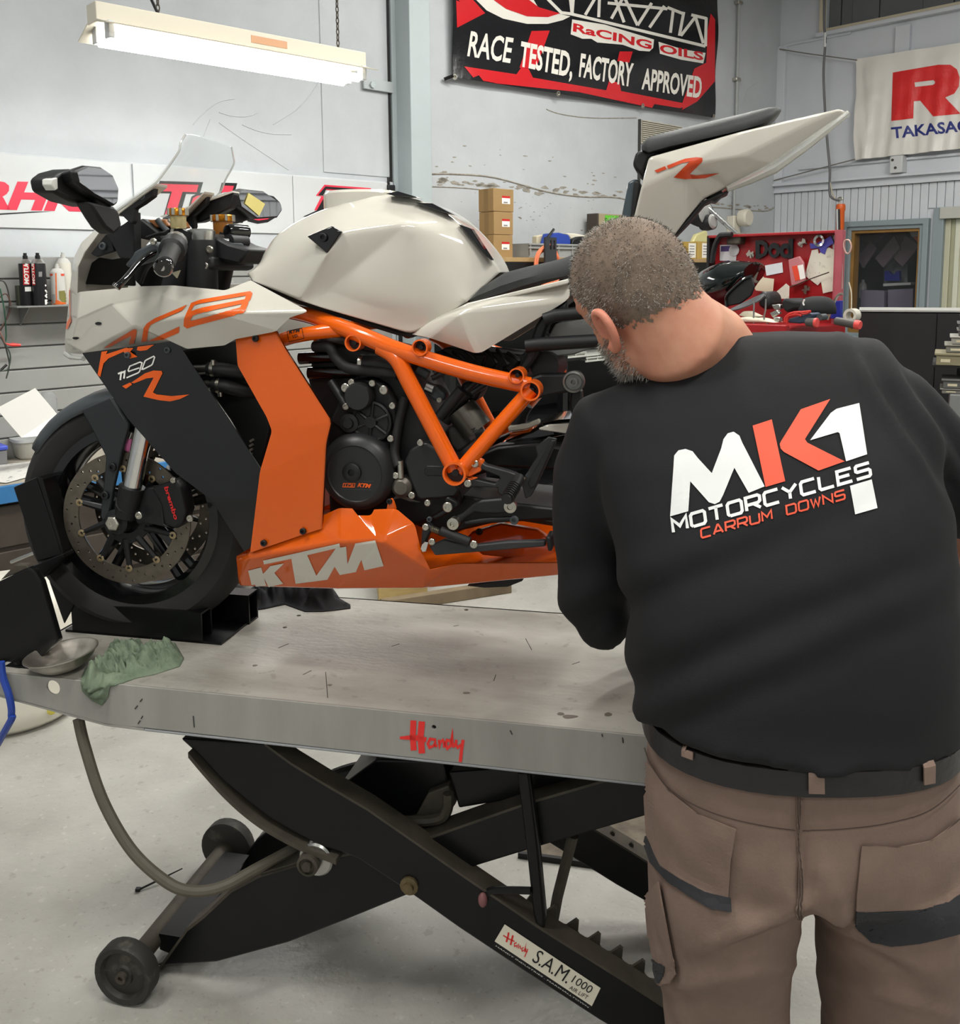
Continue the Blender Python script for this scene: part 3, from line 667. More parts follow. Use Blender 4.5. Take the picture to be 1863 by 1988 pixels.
# holes and marks of the deck
def pd(name, shapes, m, par=None, plane=None): return decal(name, shapes, m, par or lift, T, plane=plane or dict(Y=-0.0012))
hs = []
for pts, w in [([(538, 50), (535, 130), (540, 205)], 24), ([(582, 55), (575, 130), (582, 220)], 26), ([(468, 140), (540, 138), (605, 150)], [10, 22, 20]),
               ([(650, 150), (625, 145), (612, 170), (622, 190), (645, 180), (652, 150), (650, 178), (662, 185)], 11), ([(670, 150), (672, 190), (678, 160), (690, 152), (697, 165), (697, 190)], 11),
               ([(728, 155), (712, 152), (704, 172), (714, 194), (730, 180), (740, 100), (738, 160), (748, 190)], 12), ([(760, 150), (757, 175), (768, 190), (785, 175)], 11), ([(795, 150), (787, 200), (780, 265)], 13)]:
    hs.append(stroke2(l3(*pts), [v / 2.1 for v in w] if isinstance(w, list) else w / 2.1))
decal('script_lettering', hs, mat('bright red decal', S(232, 48, 44), 0.4), lift, T, plane=dict(Y=-0.0012), joined=True)
marks = MB()
for p in [((272, 1362), (276, 1357)), ((262, 1376), (267, 1370)), ((274, 1395), (277, 1390)), ((268, 1405), (272, 1399)), ((375, 1390), (377, 1412)), ((1208, 1432), (1209, 1442)), ((1168, 1425), (1169, 1430)), ((990, 1418), (994, 1426))]:
    a, b = tp_(*p[0], Y=-0.0008), tp_(*p[1], Y=-0.0008); MB().tube([a, b], 0.0013, 5).build('scuff', M_gap, lift)
M_stain = mat('oil stain', S(104, 96, 86), 0.4, var=0.2, vscale=40)
for (cx_, cy_, rx_, ry_) in [(1105, 1391, 17, 4), (1088, 1386, 8, 3), (1180, 1387, 9, 4), (640, 1330, 5, 2), (905, 1345, 7, 2)]:
    rr_ = random.Random(cx_); P = [T.px(cx_ + rx_ * math.cos(2 * PI * i / 14) * rr_.uniform(.7, 1.1), cy_ + ry_ * math.sin(2 * PI * i / 14) * rr_.uniform(.7, 1.1), Z=TZ + 0.0004) for i in range(14)]
    MB().prism(P, (0, 0, 0.0004)).build('stain', M_stain, lift, smooth=0)
for p in [((760, 1255), (775, 1250)), ((588, 1310), (604, 1302)), ((632, 1305), (636, 1355)), ((1110, 1290), (1125, 1285)), ((958, 1322), (962, 1310)), ((880, 1216), (890, 1214)), ((1020, 1240), (1032, 1262)), ((540, 1258), (560, 1250))]:
    a, b = T.px(*p[0], Z=TZ), T.px(*p[1], Z=TZ); MB().tube([a, b], 0.0009, 5).build('scratch', M_gap, lift)
# scissor arms -----------------------------------------------------------
YN, YF = 0.045, 0.50
TH = 0.035
def arm(name, pts, Y, dy=0.0, th=TH, m=M_blacksteel, bev=0.004):
    P = [T.px(p[0], p[1], Y=Y) + Vector((0, dy, 0)) for p in pts]
    for q_ in P: q_.z = max(q_.z, 0.02)
    return MB().prism(P, (0, th, 0)).build(name, m, lift, bevel=bev, smooth=0)
long_arm = l3((-665, 145), (-230, 175), (-100, 270), (70, 375), (300, 510), (545, 680), (760, 830), (1200, 1130), (1600, 1380), (2000, 1640), (2240, 1797), (2190, 1890), (2080, 1950), (1840, 1800), (1500, 1600), (1100, 1340), (770, 1120), (510, 935), (260, 770), (200, 745), (60, 700), (-60, 640), (-200, 560), (-330, 460), (-460, 350), (-560, 240))
cross_arm = l2((520, 1360), (580, 1300), (700, 1130), (790, 1060), (930, 930), (1080, 850), (1280, 790), (1620, 700), (1850, 690)) 
cross_arm = [(300, 1893), (318, 1868), (363, 1805), (397, 1778), (449, 1729), (506, 1699), (581, 1677), (700, 1655), (795, 1640), (1030, 1558), (1300, 1480), (1500, 1430), (1500, 1510), (1240, 1588), (1060, 1640), (890, 1692), (790, 1738), (670, 1787), (560, 1830), (420, 1868)]
arm('scissor_arm', long_arm, YN - 0.0)
arm('scissor_arm', cross_arm, YN + TH + 0.004)
arm('scissor_arm', long_arm, YN, YF - YN - 0.02)
arm('scissor_arm', cross_arm, YN + TH + 0.004, YF - YN - 2 * TH - 0.03)
# grimy flanges along the arms
def strip(name, pts, Y, wd, off=0.0, dy=0.0, m=M_dirtsteel, t=0.004):
    P = [T.px(p[0], p[1], Y=Y) for p in pts]; rings = []
    for p in P: rings.append([p + Vector((0, off + dy, t)), p + Vector((0, off + dy + wd, t)), p + Vector((0, off + dy + wd, -t)), p + Vector((0, off + dy, -t))])
    return MB().loft(rings).build(name, m, lift, smooth=0)
topedge = l3((-230, 175), (-100, 270), (70, 375), (300, 510), (545, 680), (760, 830), (1200, 1130), (1600, 1380), (2000, 1640), (2230, 1790))
botedge = bez([(p[0], p[1], 0) for p in l2((720, 215), (800, 310), (900, 420), (1010, 520), (1130, 605), (1290, 690), (1480, 765))], 3)
strip('arm_flange', topedge, YN, 0.05, 0.0, t=0.003); strip('arm_flange', topedge, YN, 0.05, 0.42, t=0.003)
strip('bulge_flange', [(p.x, p.y) for p in botedge], YN, 0.05, -0.012, t=0.006)
strip('arm_flange', [(506, 1699), (581, 1677), (700, 1655), (795, 1640), (1030, 1558), (1300, 1480), (1500, 1430)], YN + TH + 0.004, 0.06, 0.0, t=0.003)
strip('arm_flange', [(300, 1893), (363, 1805), (397, 1778), (449, 1729), (506, 1699), (581, 1677)], YN + TH + 0.004, 0.05, 0.0, t=0.005, m=M_dirtsteel)
# toothed safety racks
def rack(Y, dy, name='tooth_rack'):
    base = [l3((1085, 1062))[0], l3((2000, 1630))[0]]; a = T.px(*base[0], Y=Y); b = T.px(*base[1], Y=Y)
    d = (b - a); L = d.length; d.normalize(); nz = Vector((-d.z, 0, d.x)); n = int(L / 0.052); pts = [a]
    for i in range(n):
        s0 = i * 0.052; pts += [a + d * (s0 + 0.004) + nz * 0.042, a + d * (s0 + 0.012) + nz * 0.040, a + d * (s0 + 0.022) + nz * 0.016, a + d * (s0 + 0.034) + nz * 0.010, a + d * (s0 + 0.046) + nz * 0.016]
    pts += [b, b - nz * 0.03, a - nz * 0.03]
    return MB().prism([p + Vector((0, dy, 0)) for p in pts], (0, 0.008, 0)).build(name, M_dirtsteel, lift, smooth=0)
rack(YN + 0.04, 0.03); rack(YN + 0.04, 0.40)
# foot rollers at the far end of the long arms
for yy in (YN + 0.0175, YF - 0.0025):
    q = T.px(*l3((2180, 1860))[0], Y=YN); MB().lathe([(0.01, -0.022), (0.045, -0.022), (0.045, 0.022), (0.01, 0.022)], (q.x, yy, 0.045), 'Y', 20).build('foot_roller', M_rubber, lift)
# pivot bolt, roller
q = tp_(795, 1718, YN); pv = MB().lathe([(0.02, 0), (0.02, 0.006), (0.012, 0.008), (0.012, 0.016), (0, 0.016)], q, 'Y', 12).build('pivot_bolt', mat('dirty brass', S(120, 106, 78), 0.5, metal=0.7, var=0.4, vscale=40), lift)
q = tp_(610, 1660, YN + 0.02)
rl = MB().lathe([(0.012, -0.01), (0.036, -0.01), (0.038, 0.0), (0.038, 0.02), (0.034, 0.024), (0.02, 0.024)], q + Vector((0.012, 0, 0.004)), 'Y', 24).build('roller', M_steel, lift)
MB().lathe([(0.024, 0.0), (0.024, 0.04), (0.018, 0.042), (0.018, 0.036), (0.010, 0.036), (0.010, 0.046), (0, 0.046)], q, 'Y', 20).build('roller_bolt', M_dirtsteel, rl)
# axle with two floor wheels
wn = tp_(247, 1898, 0.0); 
wR = wn.z
wr_ = 0.072
M_whl = mat('worn black caster', S(44, 42, 38), 0.6, col2=S(96, 92, 80), vscale=16, thresh=(0.25, 0.45))
wy0 = 0.0
for yy, nm in ((0.0, 1), (0.475, -1)):
    c = Vector((wn.x, yy, wr_)); s = nm
    w_ = MB().lathe([(0.008, 0.016 * s), (0.022, 0.018 * s), (0.024, 0.012 * s), (0.05, 0.008 * s), (0.056, 0.018 * s), (0.068, 0.020 * s), (wr_, 0.014 * s), (wr_, -0.016 * s), (0.066, -0.02 * s), (0.02, -0.02 * s)], c, 'Y', 28).build('floor_wheel', M_whl, lift)
    MB().lathe([(0.013, 0.0), (0.013, 0.026 * s), (0.006, 0.026 * s), (0.006, 0.02 * s)], c, 'Y', 12).build('hub', M_dirtsteel, w_)
MB().cyl((wn.x, 0.02, wr_), (wn.x, 0.46, wr_), 0.024, 14).build('axle', M_dirtsteel, lift)
MB().prism([(wn.x + 0.02, 0.10, wr_ - 0.02), (wn.x + 0.06, 0.10, wr_ - 0.03), (wn.x + 0.09, 0.10, wr_ + 0.02), (wn.x + 0.02, 0.10, wr_ + 0.02)], (0, 0.32, 0)).build('axle_plate', M_blacksteel, lift, smooth=0)
# wheels' link from the axle to the cross arms
# cross members and air bag between the arms
cm = [T.px(700, 1540, Y=0.28), T.px(860, 1500, Y=0.28)]
MB().prism([T.px(*p, Y=0.16) for p in [(655, 1530), (730, 1475), (860, 1478), (880, 1560), (760, 1598)]], (0, 0.22, 0)).build('cross_member', M_blacksteel, lift, bevel=0.005, smooth=0)
MB().prism([T.px(*p, Y=0.13) for p in [(870, 1500), (1005, 1490), (1240, 1505), (1240, 1545), (1010, 1550), (890, 1570)]], (0, 0.3, 0)).build('cross_member', M_blacksteel, lift, bevel=0.005, smooth=0)
MB().prism([T.px(*p, Y=0.14) for p in [(785, 1625), (830, 1540), (870, 1525), (885, 1560), (835, 1628)]], (0, 0.03, 0)).build('brace', M_dirtsteel, lift, bevel=0.004, smooth=0)
MB().tube(bez([T.px(*p, Y=0.12) for p in [(690, 1600), (780, 1595), (850, 1590), (868, 1570), (870, 1540)]], 4), 0.012, 8).build('air_pipe', M_dirtsteel, lift)
ab = [T.px(620, 1530, Y=0.3), T.px(720, 1478, Y=0.3)]
MB().tube(bez([T.px(*p, Y=0.42) for p in [(600, 1560), (640, 1515), (720, 1490), (800, 1480)]], 5), 0.022, 10).build('curved_brace', M_blacksteel, lift)
# prop strut and its handle
MB().prism([T.px(*p, Y=0.048) for p in [(1003, 1500), (1027, 1500), (1046, 1650), (1058, 1780), (1055, 1832), (1046, 1836), (1034, 1770), (1020, 1640)]], (0, 0.028, 0)).build('prop_strut', M_blacksteel, lift, bevel=0.008, smooth=40)
MB().tube([T.px(*p, Y=0.14) for p in [(1066, 1828), (1082, 1740), (1112, 1622)]], 0.012, 10).build('prop_link', M_dirtsteel, lift)
ph = MB().tube(bez([T.px(*p, Y=0.05) for p in [(1030, 1729), (980, 1728), (950, 1730), (940, 1742)]], 4), 0.0075, 8).build('prop_handle', M_blacksteel, lift)
q = T.px(937, 1747, Y=0.04); MB().sphere(q, (0.010, 0.010, 0.016)).build('handle_knob', mat('faded red knob', S(128, 84, 84), 0.5), ph)
# label plate on the near arm
d0, d1, d2, d3 = l3((1010, 1103), (1505, 1432), (1460, 1525), (958, 1190))
LP = YN - 0.0015
MB().prism([T.px(*p, Y=YN) for p in l3((1008, 1098), (1510, 1432), (1450, 1545), (952, 1212))], (0, -0.0012, 0)).build('label_back', M_bk, lift, smooth=0)
lb = MB().prism([T.px(*p, Y=YN - 0.0012) for p in (d0, d1, d2, d3)], (0, -0.0006, 0)).build('label_plate', mat('cream label', S(232, 226, 206), 0.45), lift, smooth=0)
hs = []
for pts, w in [([(1030, 1145), (1026, 1170), (1018, 1195)], 9), ([(1052, 1160), (1046, 1185), (1040, 1210)], 9), ([(1002, 1160), (1030, 1178), (1060, 1192)], 6), ([(1072, 1198), (1060, 1202), (1060, 1218), (1074, 1212), (1072, 1225)], 5),
               ([(1082, 1204), (1080, 1228), (1090, 1214), (1092, 1232)], 5), ([(1108, 1222), (1098, 1228), (1100, 1242), (1112, 1236), (1122, 1200), (1112, 1246)], 5), ([(1120, 1228), (1118, 1244), (1128, 1244)], 5), ([(1130, 1230), (1112, 1272)], 5)]:
    hs.append(stroke2(l3(*pts), w / 2.66))
decal('label_script', hs, M_red, lb, T, plane=dict(Y=YN - 0.0026), joined=True)
ux = Vector((495, 329)).normalized(); 
def ltx(t, a, b, h): 
    (x0, y0), (x1, y1) = l3(a, b); e = Vector((x1 - x0, y1 - y0)); n_ = Vector((e.y, -e.x)).normalized() * h
    return text2(t, (x0, y0), (x1, y1), h, bold=0.0, up=(n_.x * 0.95 + 1.0, n_.y))
decal('label_text', [ltx('S.A.M.', (1148, 1292), (1328, 1410), 28), ltx('1000', (1352, 1400), (1448, 1462), 16), ltx('AIR LIFT', (1340, 1436), (1432, 1492), 8)], M_bk, lb, T, plane=dict(Y=YN - 0.0026))
decal('label_small_text', [ltx('HANDY INDUSTRIES . MARSHALLTOWN', (962, 1216), (1440, 1534), 1.9)], M_wh, lb, T, plane=dict(Y=YN - 0.0026))
# air hose under the deck
hz = bez([T.px(*p, Y=yy) for p, yy in zip([(152, 1395), (165, 1450), (200, 1555), (255, 1650), (320, 1710), (370, 1730), (430, 1722), (500, 1685), (575, 1645)], [0.03, 0.02, 0.0, -0.02, -0.02, -0.01, 0.02, 0.08, 0.14])], 8)
MB().tube(hz, 0.0125, 10).build('air_hose', mat('dusty rubber hose', S(92, 86, 74), 0.6, var=0.2, vscale=20), lift)
# ------------------------------------------------------------------ motorcycle
BK = Fr(T.M @ Vector((0, 0.30, TZ)), T.rz)            # x to the rear, y to the far side, z above the deck
bike = thing('motorcycle', 'white and orange sport motorcycle with black side panels standing on the lift', 'motorcycle', BK)
def bp(x, y, w=0.0): return BK.px(x, y, Y=-w)
M_wp = mat('white gloss paint', S(206, 202, 191), 0.07, coat=0.5)
M_op = mat('orange gloss paint', S(216, 90, 8), 0.12, coat=0.5)
M_of = mat('orange frame paint', S(232, 98, 12), 0.18, coat=0.4)
M_bp = mat('black gloss panel', S(7, 8, 9), 0.06, coat=0.5)
M_mb = mat('matt black plastic', S(19, 20, 22), 0.5)
M_dg = mat('dark grey plastic', S(66, 71, 74), 0.5)
M_case = mat('black engine casing', S(25, 26, 27), 0.45, bump=0.05, bscale=120)
M_case2 = mat('dark grey engine cover', S(34, 35, 36), 0.4)
M_seat = mat('charcoal seat vinyl', S(46, 48, 48), 0.6, bump=0.08, bscale=200)
M_gold = mat('orange anodised cap', S(200, 128, 30), 0.25, metal=0.8)
M_odec = mat('orange decal', S(232, 96, 28), 0.25)
M_clear = mat('clear screen', S(214, 226, 228), 0.02, alpha=0.16)
M_lens = mat('clear lens', S(235, 235, 230), 0.05, trans=0.7, ior=1.3)
def plate(name, pts, w, th, m, parent=bike, mirror=False, bevel=0.003, smooth=35, w2=None, seg=2):
    P = [bp(p[0], p[1], p[2] if len(p) > 2 else w) for p in pts]
    o = MB().prism(P, (0, th, 0)).build(name, m, parent, bevel=bevel, smooth=smooth, seg=seg)
    if mirror: MB().prism([(p.x, -p.y, p.z) for p in P], (0, -th, 0)).build(name, m, parent, bevel=bevel, smooth=smooth, seg=seg)
    return o
def shell(name, V, faces, m, sym=False, spine=None, th=0.004, bevel=0.006, seg=3, parent=bike, smooth=40, blim=8, mirror_obj=False, closing=(), subd=False):
    K = list(V); P = {k: bp(*V[k]) for k in K}
    def mk(sgn, with_spine):
        mb = MB(); idx = {}; vs = []
        def g(k, sg):
            if (k, sg) not in idx:
                p = P[k]; idx[(k, sg)] = len(vs); vs.append((p.x, p.y * sg, p.z))
            return idx[(k, sg)]
        fs = []
        for f in faces: fs.append(tuple(g(k, sgn) for k in f))
        if sym:
            for f in faces: fs.append(tuple(g(k, -sgn) for k in reversed(f)))
            for ch in (spine or []):
                for a, b in zip(ch, ch[1:]): fs.append((g(a, 1), g(b, 1), g(b, -1), g(a, -1)))
            for f in closing: fs.append(tuple(g(k, s_) for k, s_ in f))
        mb.add(vs, fs); o = mb.build(name, m, parent, smooth=180)
        if subd:
            inv = {i: k[0] for k, i in idx.items()}; bm = bmesh.new(); bm.from_mesh(o.data); bm.verts.ensure_lookup_table(); cl = bm.edges.layers.float.new('crease_edge')
            for e in bm.edges:
                if len(e.link_faces) < 2: e[cl] = 1.0; continue
                k0, k1 = (inv[v.index] for v in e.verts)
                e[cl] = subd.get((k0, k1), subd.get((k1, k0), 0.0))
            cv = bm.verts.layers.float.new('crease_vert')
            for v in bm.verts:
                if inv[v.index] in 'AIKJN': v[cv] = 0.9
            bm.to_mesh(o.data); bm.free()
            sb_ = o.modifiers.new('sub', 'SUBSURF'); sb_.levels = 4; sb_.render_levels = 4
        elif bevel:
            b = o.modifiers.new('bevel', 'BEVEL'); b.width = bevel; b.segments = seg; b.limit_method = 'ANGLE'; b.angle_limit = math.radians(blim)
        if th:
            so = o.modifiers.new('solid', 'SOLIDIFY'); so.thickness = th; so.offset = -1
        if subd: return o
        wn_ = o.modifiers.new('wn', 'WEIGHTED_NORMAL'); wn_.weight = 80; wn_.keep_sharp = False
        return o
    o = mk(1, True)
    if mirror_obj and not sym: mk(-1, False)
    return o
def tubep(name, pts, r, m, w=None, parent=bike, n=12, smooth_n=0):
    P = [bp(p[0], p[1], p[2] if len(p) > 2 else w) for p in pts]
    if smooth_n: P = bez(P, smooth_n)
    if isinstance(r, (list, tuple)) and smooth_n: r = r[0]
    return MB().tube(P, r, n).build(name, m, parent)
def bolt(px, py, w, r, parent, m=M_zinc, h=0.006, name='bolt', hexn=14, sock=True):
    c = bp(px, py, w); mb = MB()
    mb.lathe([(r, 0), (r, h * 0.8), (r * 0.85, h), (r * 0.5, h), (r * 0.5, h * 0.4), (0.0, h * 0.4)] if sock else [(r, 0), (r, h), (0, h)], c, 'Y', hexn)
    return mb.build(name, m, parent)
def disc(name, px, py, w, prof, m, parent=bike, n=32):
    return MB().lathe(prof, bp(px, py, w), 'Y', n).build(name, m, parent)

# ---- front wheel -------------------------------------------------------
ax = bp(226, 1013, 0.10); WC = Vector((ax.x, 0, ax.z))
WR = 0.298; WCZ = WC.z
fw = thing('front_wheel', None, None); fw.parent = bike; fw.location = WC; fw.rotation_euler = (0, 0, math.radians(5))
def wl(name, prof, m, n=48, parent=fw): return MB().lathe(prof, (0, 0, 0), 'Y', n).build(name, m, parent)
tyre = []
for i in range(13):
    a = -1.25 + 2.5 * i / 12; tyre.append((0.245 + 0.053 * math.cos(a), 0.062 * math.sin(a) * 1.0))
prof = [(0.216, -0.046)] + [(0.232, -0.055)] + tyre + [(0.232, 0.055), (0.216, 0.046), (0.210, 0.04), (0.210, -0.04), (0.216, -0.046)]
fw_t = MB(); 
rings = []
wl('tyre', prof, M_tread, 64)
wl('rim', [(0.219, -0.048), (0.219, -0.042), (0.205, -0.04), (0.190, -0.012), (0.190, 0.012), (0.205, 0.04), (0.219, 0.042), (0.219, 0.048), (0.198, 0.05), (0.184, 0.02), (0.184, -0.02), (0.198, -0.05), (0.219, -0.048)], mat('black wheel enamel', S(16, 17, 18), 0.18, coat=0.3), 64)
wl('hub', [(0.018, -0.05), (0.045, -0.05), (0.05, -0.03), (0.04, 0.0), (0.05, 0.03), (0.045, 0.05), (0.018, 0.05)], M_mb, 28)
for k in range(5):
    a = 2 * PI * k / 5 + 0.33
    for da in (-0.12, 0.12):
        p0 = Vector((0.04 * math.cos(a + da * 2), 0, 0.04 * math.sin(a + da * 2))); p1 = Vector((0.192 * math.cos(a + da), 0, 0.192 * math.sin(a + da)))
        MB().tube([p0, p0.lerp(p1, 0.5), p1], [0.014, 0.012, 0.013], 8).build('spoke', MATS['black wheel enamel'], fw)
M_rotor = mat('machined disc steel', S(120, 112, 100), 0.4, metal=0.8, var=0.25, vscale=60)
for s in (1, -1):
    yd = 0.068 * s
    cir = lambda cx_, cz_, r_, n_: [(cx_ + r_ * math.cos(2 * PI * k / n_), -yd - 0.0025, cz_ + r_ * math.sin(2 * PI * k / n_)) for k in range(n_)]
    drl = [cir((0.130, 0.141, 0.152)[k % 3] * math.cos(2 * PI * k / 54), (0.130, 0.141, 0.152)[k % 3] * math.sin(2 * PI * k / 54), 0.0032, 7) for k in range(54)]
    dd = MB().prism(cir(0, 0, 0.160, 64), (0, 0.005, 0), holes=[cir(0, 0, 0.122, 64)] + drl).build('brake_disc', M_rotor, fw)
    car = MB()
    for k in range(10):
        a = 2 * PI * k / 10 + 0.2
        p0 = Vector((0.05 * math.cos(a), -yd, 0.05 * math.sin(a))); p1 = Vector((0.122 * math.cos(a + 0.12), -yd, 0.122 * math.sin(a + 0.12)))
        car.tube([p0, p1], [0.009, 0.006], 6)
    car.lathe([(0.035, yd - 0.004), (0.06, yd - 0.004), (0.06, yd + 0.004), (0.035, yd + 0.004), (0.035, yd - 0.004)], (0, 0, 0), 'Y', 32)
    car.build('disc_carrier', M_mb, fw)
    for k in range(10):
        a = 2 * PI * k / 10 + 0.32
        MB().lathe([(0.004, 0.0035 * s), (0.0085, 0.0035 * s), (0.009, 0.005 * s), (0.0055, 0.006 * s), (0.004, 0.006 * s), (0.004, 0.002 * s)], (0.121 * math.cos(a), -yd, 0.121 * math.sin(a)), 'Y', 12).build('disc_button', mat('tan button', S(168, 150, 116), 0.35, metal=0.7), fw)

# ---- fork -------------------------------------------------------------
fk_t = bp(*c2((705, 560))[0], 0.10); fk_b = bp(*c2((600, 1060))[0], 0.10)
dirf = (fk_t - fk_b).normalized()
for s in (1, -1):
    sy = lambda p: Vector((p.x, p.y * s, p.z))
    up = fk_b + dirf * 0.63
    o = MB().tube([sy(fk_b), sy(fk_b + dirf * 0.30)], 0.0215, 18).build('fork_slider', M_chrome, bike)
    MB().tube([sy(fk_b + dirf * 0.25), sy(fk_b + dirf * 0.27), sy(up)], [0.026, 0.0275, 0.0275], 18).build('fork_tube', M_mb, bike)
    lo = MB(); q0 = fk_b + dirf * 0.022; axl = Vector((WC.x, -0.10, WC.z))
    lo.tube([sy(q0), sy(fk_b - dirf * 0.01), sy(fk_b - dirf * 0.055)], [0.030, 0.028, 0.022], 16)
    lo.tube([sy(fk_b - dirf * 0.02), sy(axl + Vector((0.012, 0.02, 0.012)))], [0.03, 0.026], 12)
    lo.build('fork_foot', M_mb, bike)
    cl = MB(); cl.lathe([(0.018, -0.022), (0.03, -0.02), (0.03, 0.012), (0.022, 0.016)], (WC.x, -0.09 * s, WC.z), 'Y', 20)
    cl.build('axle_clamp', M_mb, bike)
axn = MB().lathe([(0.0185, 0.10), (0.0185, 0.118), (0.015, 0.121), (0.006, 0.121), (0.006, 0.118), (0, 0.118)], (WC.x, 0, WC.z), 'Y', 6).build('axle_nut', M_zinc, bike, smooth=0, bevel=0.001)
MB().cyl((WC.x, -0.1, WC.z), (WC.x, 0.1, WC.z), 0.012).build('axle', M_steel, bike)
bolt(*c2((655, 1180))[0], 0.115, 0.009, bike)
# caliper
cal = plate('brake_caliper', c2((720, 1020), (860, 965), (905, 1010), (935, 1160), (912, 1235), (872, 1268), (800, 1240), (780, 1120)), 0.105, 0.045, M_mb, bevel=0.008, seg=3)
plate('caliper_arm', c2((600, 1160), (680, 1020), (760, 1010), (790, 1100), (800, 1235), (860, 1265), (700, 1230), (640, 1235)), 0.095, 0.03, M_mb, bevel=0.008)
bolt(*c2((862, 968))[0], 0.108, 0.007, bike); bolt(*c2((962, 1198))[0], 0.10, 0.008, bike)
t0, t1 = c2((808, 1008), (868, 1205))
decal('caliper_lettering', [text2('brembo', *c2((803, 1012), (866, 1210)), 8.0, bold=0.03, up=(8.0, -2.2))], M_red, cal, BK, plane=dict(Y=-0.106))
# mudguard: dark grey blade over the tyre plus a side leg
mg = MB(); rings = []
for i in range(13):
    a = math.radians(146 - i * 7.2); r_ = 0.312
    row = []
    for w_, rr in ((0.074, 0.268), (0.07, 0.288), (0.05, 0.303), (0.0, 0.312), (-0.05, 0.303), (-0.07, 0.288), (-0.074, 0.268)):
        row.append(Vector((WC.x + rr * math.cos(a), -w_, WC.z + rr * math.sin(a))))
    rings.append(row + [p + Vector((0, 0, 0)) for p in []])
vs = [v for r in rings for v in r]; nn = 7
fs = [(i * nn + j, i * nn + j + 1, (i + 1) * nn + j + 1, (i + 1) * nn + j) for i in range(12) for j in range(nn - 1)]
mgo = mg.add(vs, fs).build('front_mudguard', M_dg, bike, smooth=180); so = mgo.modifiers.new('s', 'SOLIDIFY'); so.thickness = 0.004
plate('mudguard_leg', c2((300, 545), (480, 470), (560, 590), (590, 640), (545, 800), (500, 1000), (470, 1190), (432, 1220), (415, 1185), (440, 950), (450, 830), (380, 690)), 0.088, 0.012, mat('satin grey plastic', S(40, 43, 46), 0.35), bevel=0.004)
bolt(*c2((495, 890))[0], 0.089, 0.010, bike, M_mb); bolt(*c2((450, 1060))[0], 0.089, 0.010, bike, M_mb)
# pink tagged cable end by the fork
MB().sphere(bp(249, 862, 0.06), (0.014, 0.01, 0.02)).build('cable_tag', mat('pink plastic', S(222, 120, 170), 0.5), bike)
tubep('tag_clip', [(251, 852, 0.06), (256, 838, 0.06)], 0.006, M_steel)

# ---- upper fairing -----------------------------------------------------
FV = {k: v for k, v in zip(
    ['n0', 'n1', 'n2', 'n3', 'n4', 'n5', 'n6', 'i0', 'i1', 'i2', 'i3', 'c0', 'c1', 'c2', 't1', 't2', 't3', 't4', 'e0', 'e1', 'e2', 'b1', 'b2', 'b3', 'b4', 'b5', 'b6', 'm1', 'm2', 'm3'],
    c1((340, 652, .085), (240, 745, .07), (192, 840, .05), (178, 960, .035), (162, 1120, .02), (140, 1330, .015), (142, 1412, .02),
       (378, 640, .115), (262, 800, .105), (215, 900, .10), (212, 1060, .10), (214, 1215, .115), (430, 1120, .16), (705, 1070, .19),
       (230, 1045, .125), (600, 1012, .175), (790, 1006, .19), (1108, 1036, .20),
       (1262, 975, .185), (1612, 1162, .235), (1500, 1200, .245), (1410, 1285, .225), (1172, 1330, .215), (1105, 1368, .21), (862, 1390, .205), (812, 1345, .20), (255, 1412, .10),
       (180, 1370, .07), (560, 1250, .21), (1000, 1170, .245)))}
FF = [('n0', 'i0', 'i1', 'n1'), ('n1', 'i1', 'i2', 'n2'), ('n2', 'i2', 'i3', 'n3'), ('n3', 'i3', 'c0', 'n4'), ('n4', 'c0', 'm1', 'n5'), ('n5', 'm1', 'b6', 'n6'),
      ('i3', 't1', 'c0'), ('c0', 't1', 't2', 'c2', 'c1'), ('t2', 't3', 'c2'), ('c0', 'c1', 'm2', 'b6', 'm1'), ('c1', 'c2', 'm2'), ('c2', 't3', 't4', 'm3'), ('c2', 'm3', 'm2'), ('t4', 'e0', 'e1', 'm3'),
      ('e1', 'e2', 'b1', 'm3'), ('m3', 'b1', 'b2', 'b3'), ('m3', 'b3', 'b4', 'm2'), ('m2', 'b4', 'b5'), ('m2', 'b5', 'b6')]
fair = shell('upper_fairing', FV, FF, M_wp, sym=True, spine=[('n0', 'n1', 'n2', 'n3', 'n4', 'n5', 'n6')], bevel=0.005, blim=6)
for p in c1((348, 1236), (212, 1323)):
    P = fair
bv = bvh_of([fair])
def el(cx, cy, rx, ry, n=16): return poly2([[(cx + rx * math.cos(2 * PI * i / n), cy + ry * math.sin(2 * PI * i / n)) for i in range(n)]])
decal('fairing_hole_patch', [el(*c1((348, 1236))[0], 6.5, 3), el(*c1((212, 1323))[0], 6.5, 2.6)], M_mb, fair, BK, bvh=bv, lift=0.0015)  # flat black ellipses paint the dark inside of two mounting holes
S_ = 3.105
rc8 = []
# '8'
rc8.append(poly2([c1((862, 1210), (880, 1170), (905, 1115), (960, 1095), (1260, 1043), (1275, 1055), (1262, 1095), (1250, 1105), (1248, 1120), (1232, 1160), (1220, 1172), (930, 1248), (880, 1265), (860, 1250)),
                  c1((905, 1160), (925, 1128), (960, 1118), (1235, 1070), (1228, 1092), (960, 1145), (915, 1160)), c1((898, 1218), (915, 1190), (945, 1178), (1210, 1120), (1200, 1142), (920, 1215))]))
# 'C' upper part
rc8.append(poly2([c1((605, 1345), (620, 1260), (640, 1235), (690, 1205), (880, 1125), (850, 1160), (700, 1225), (660, 1245), (648, 1270), (638, 1340))]))
rc8.append(poly2([c1((640, 1342), (690, 1320), (835, 1252), (832, 1290), (740, 1330))]))
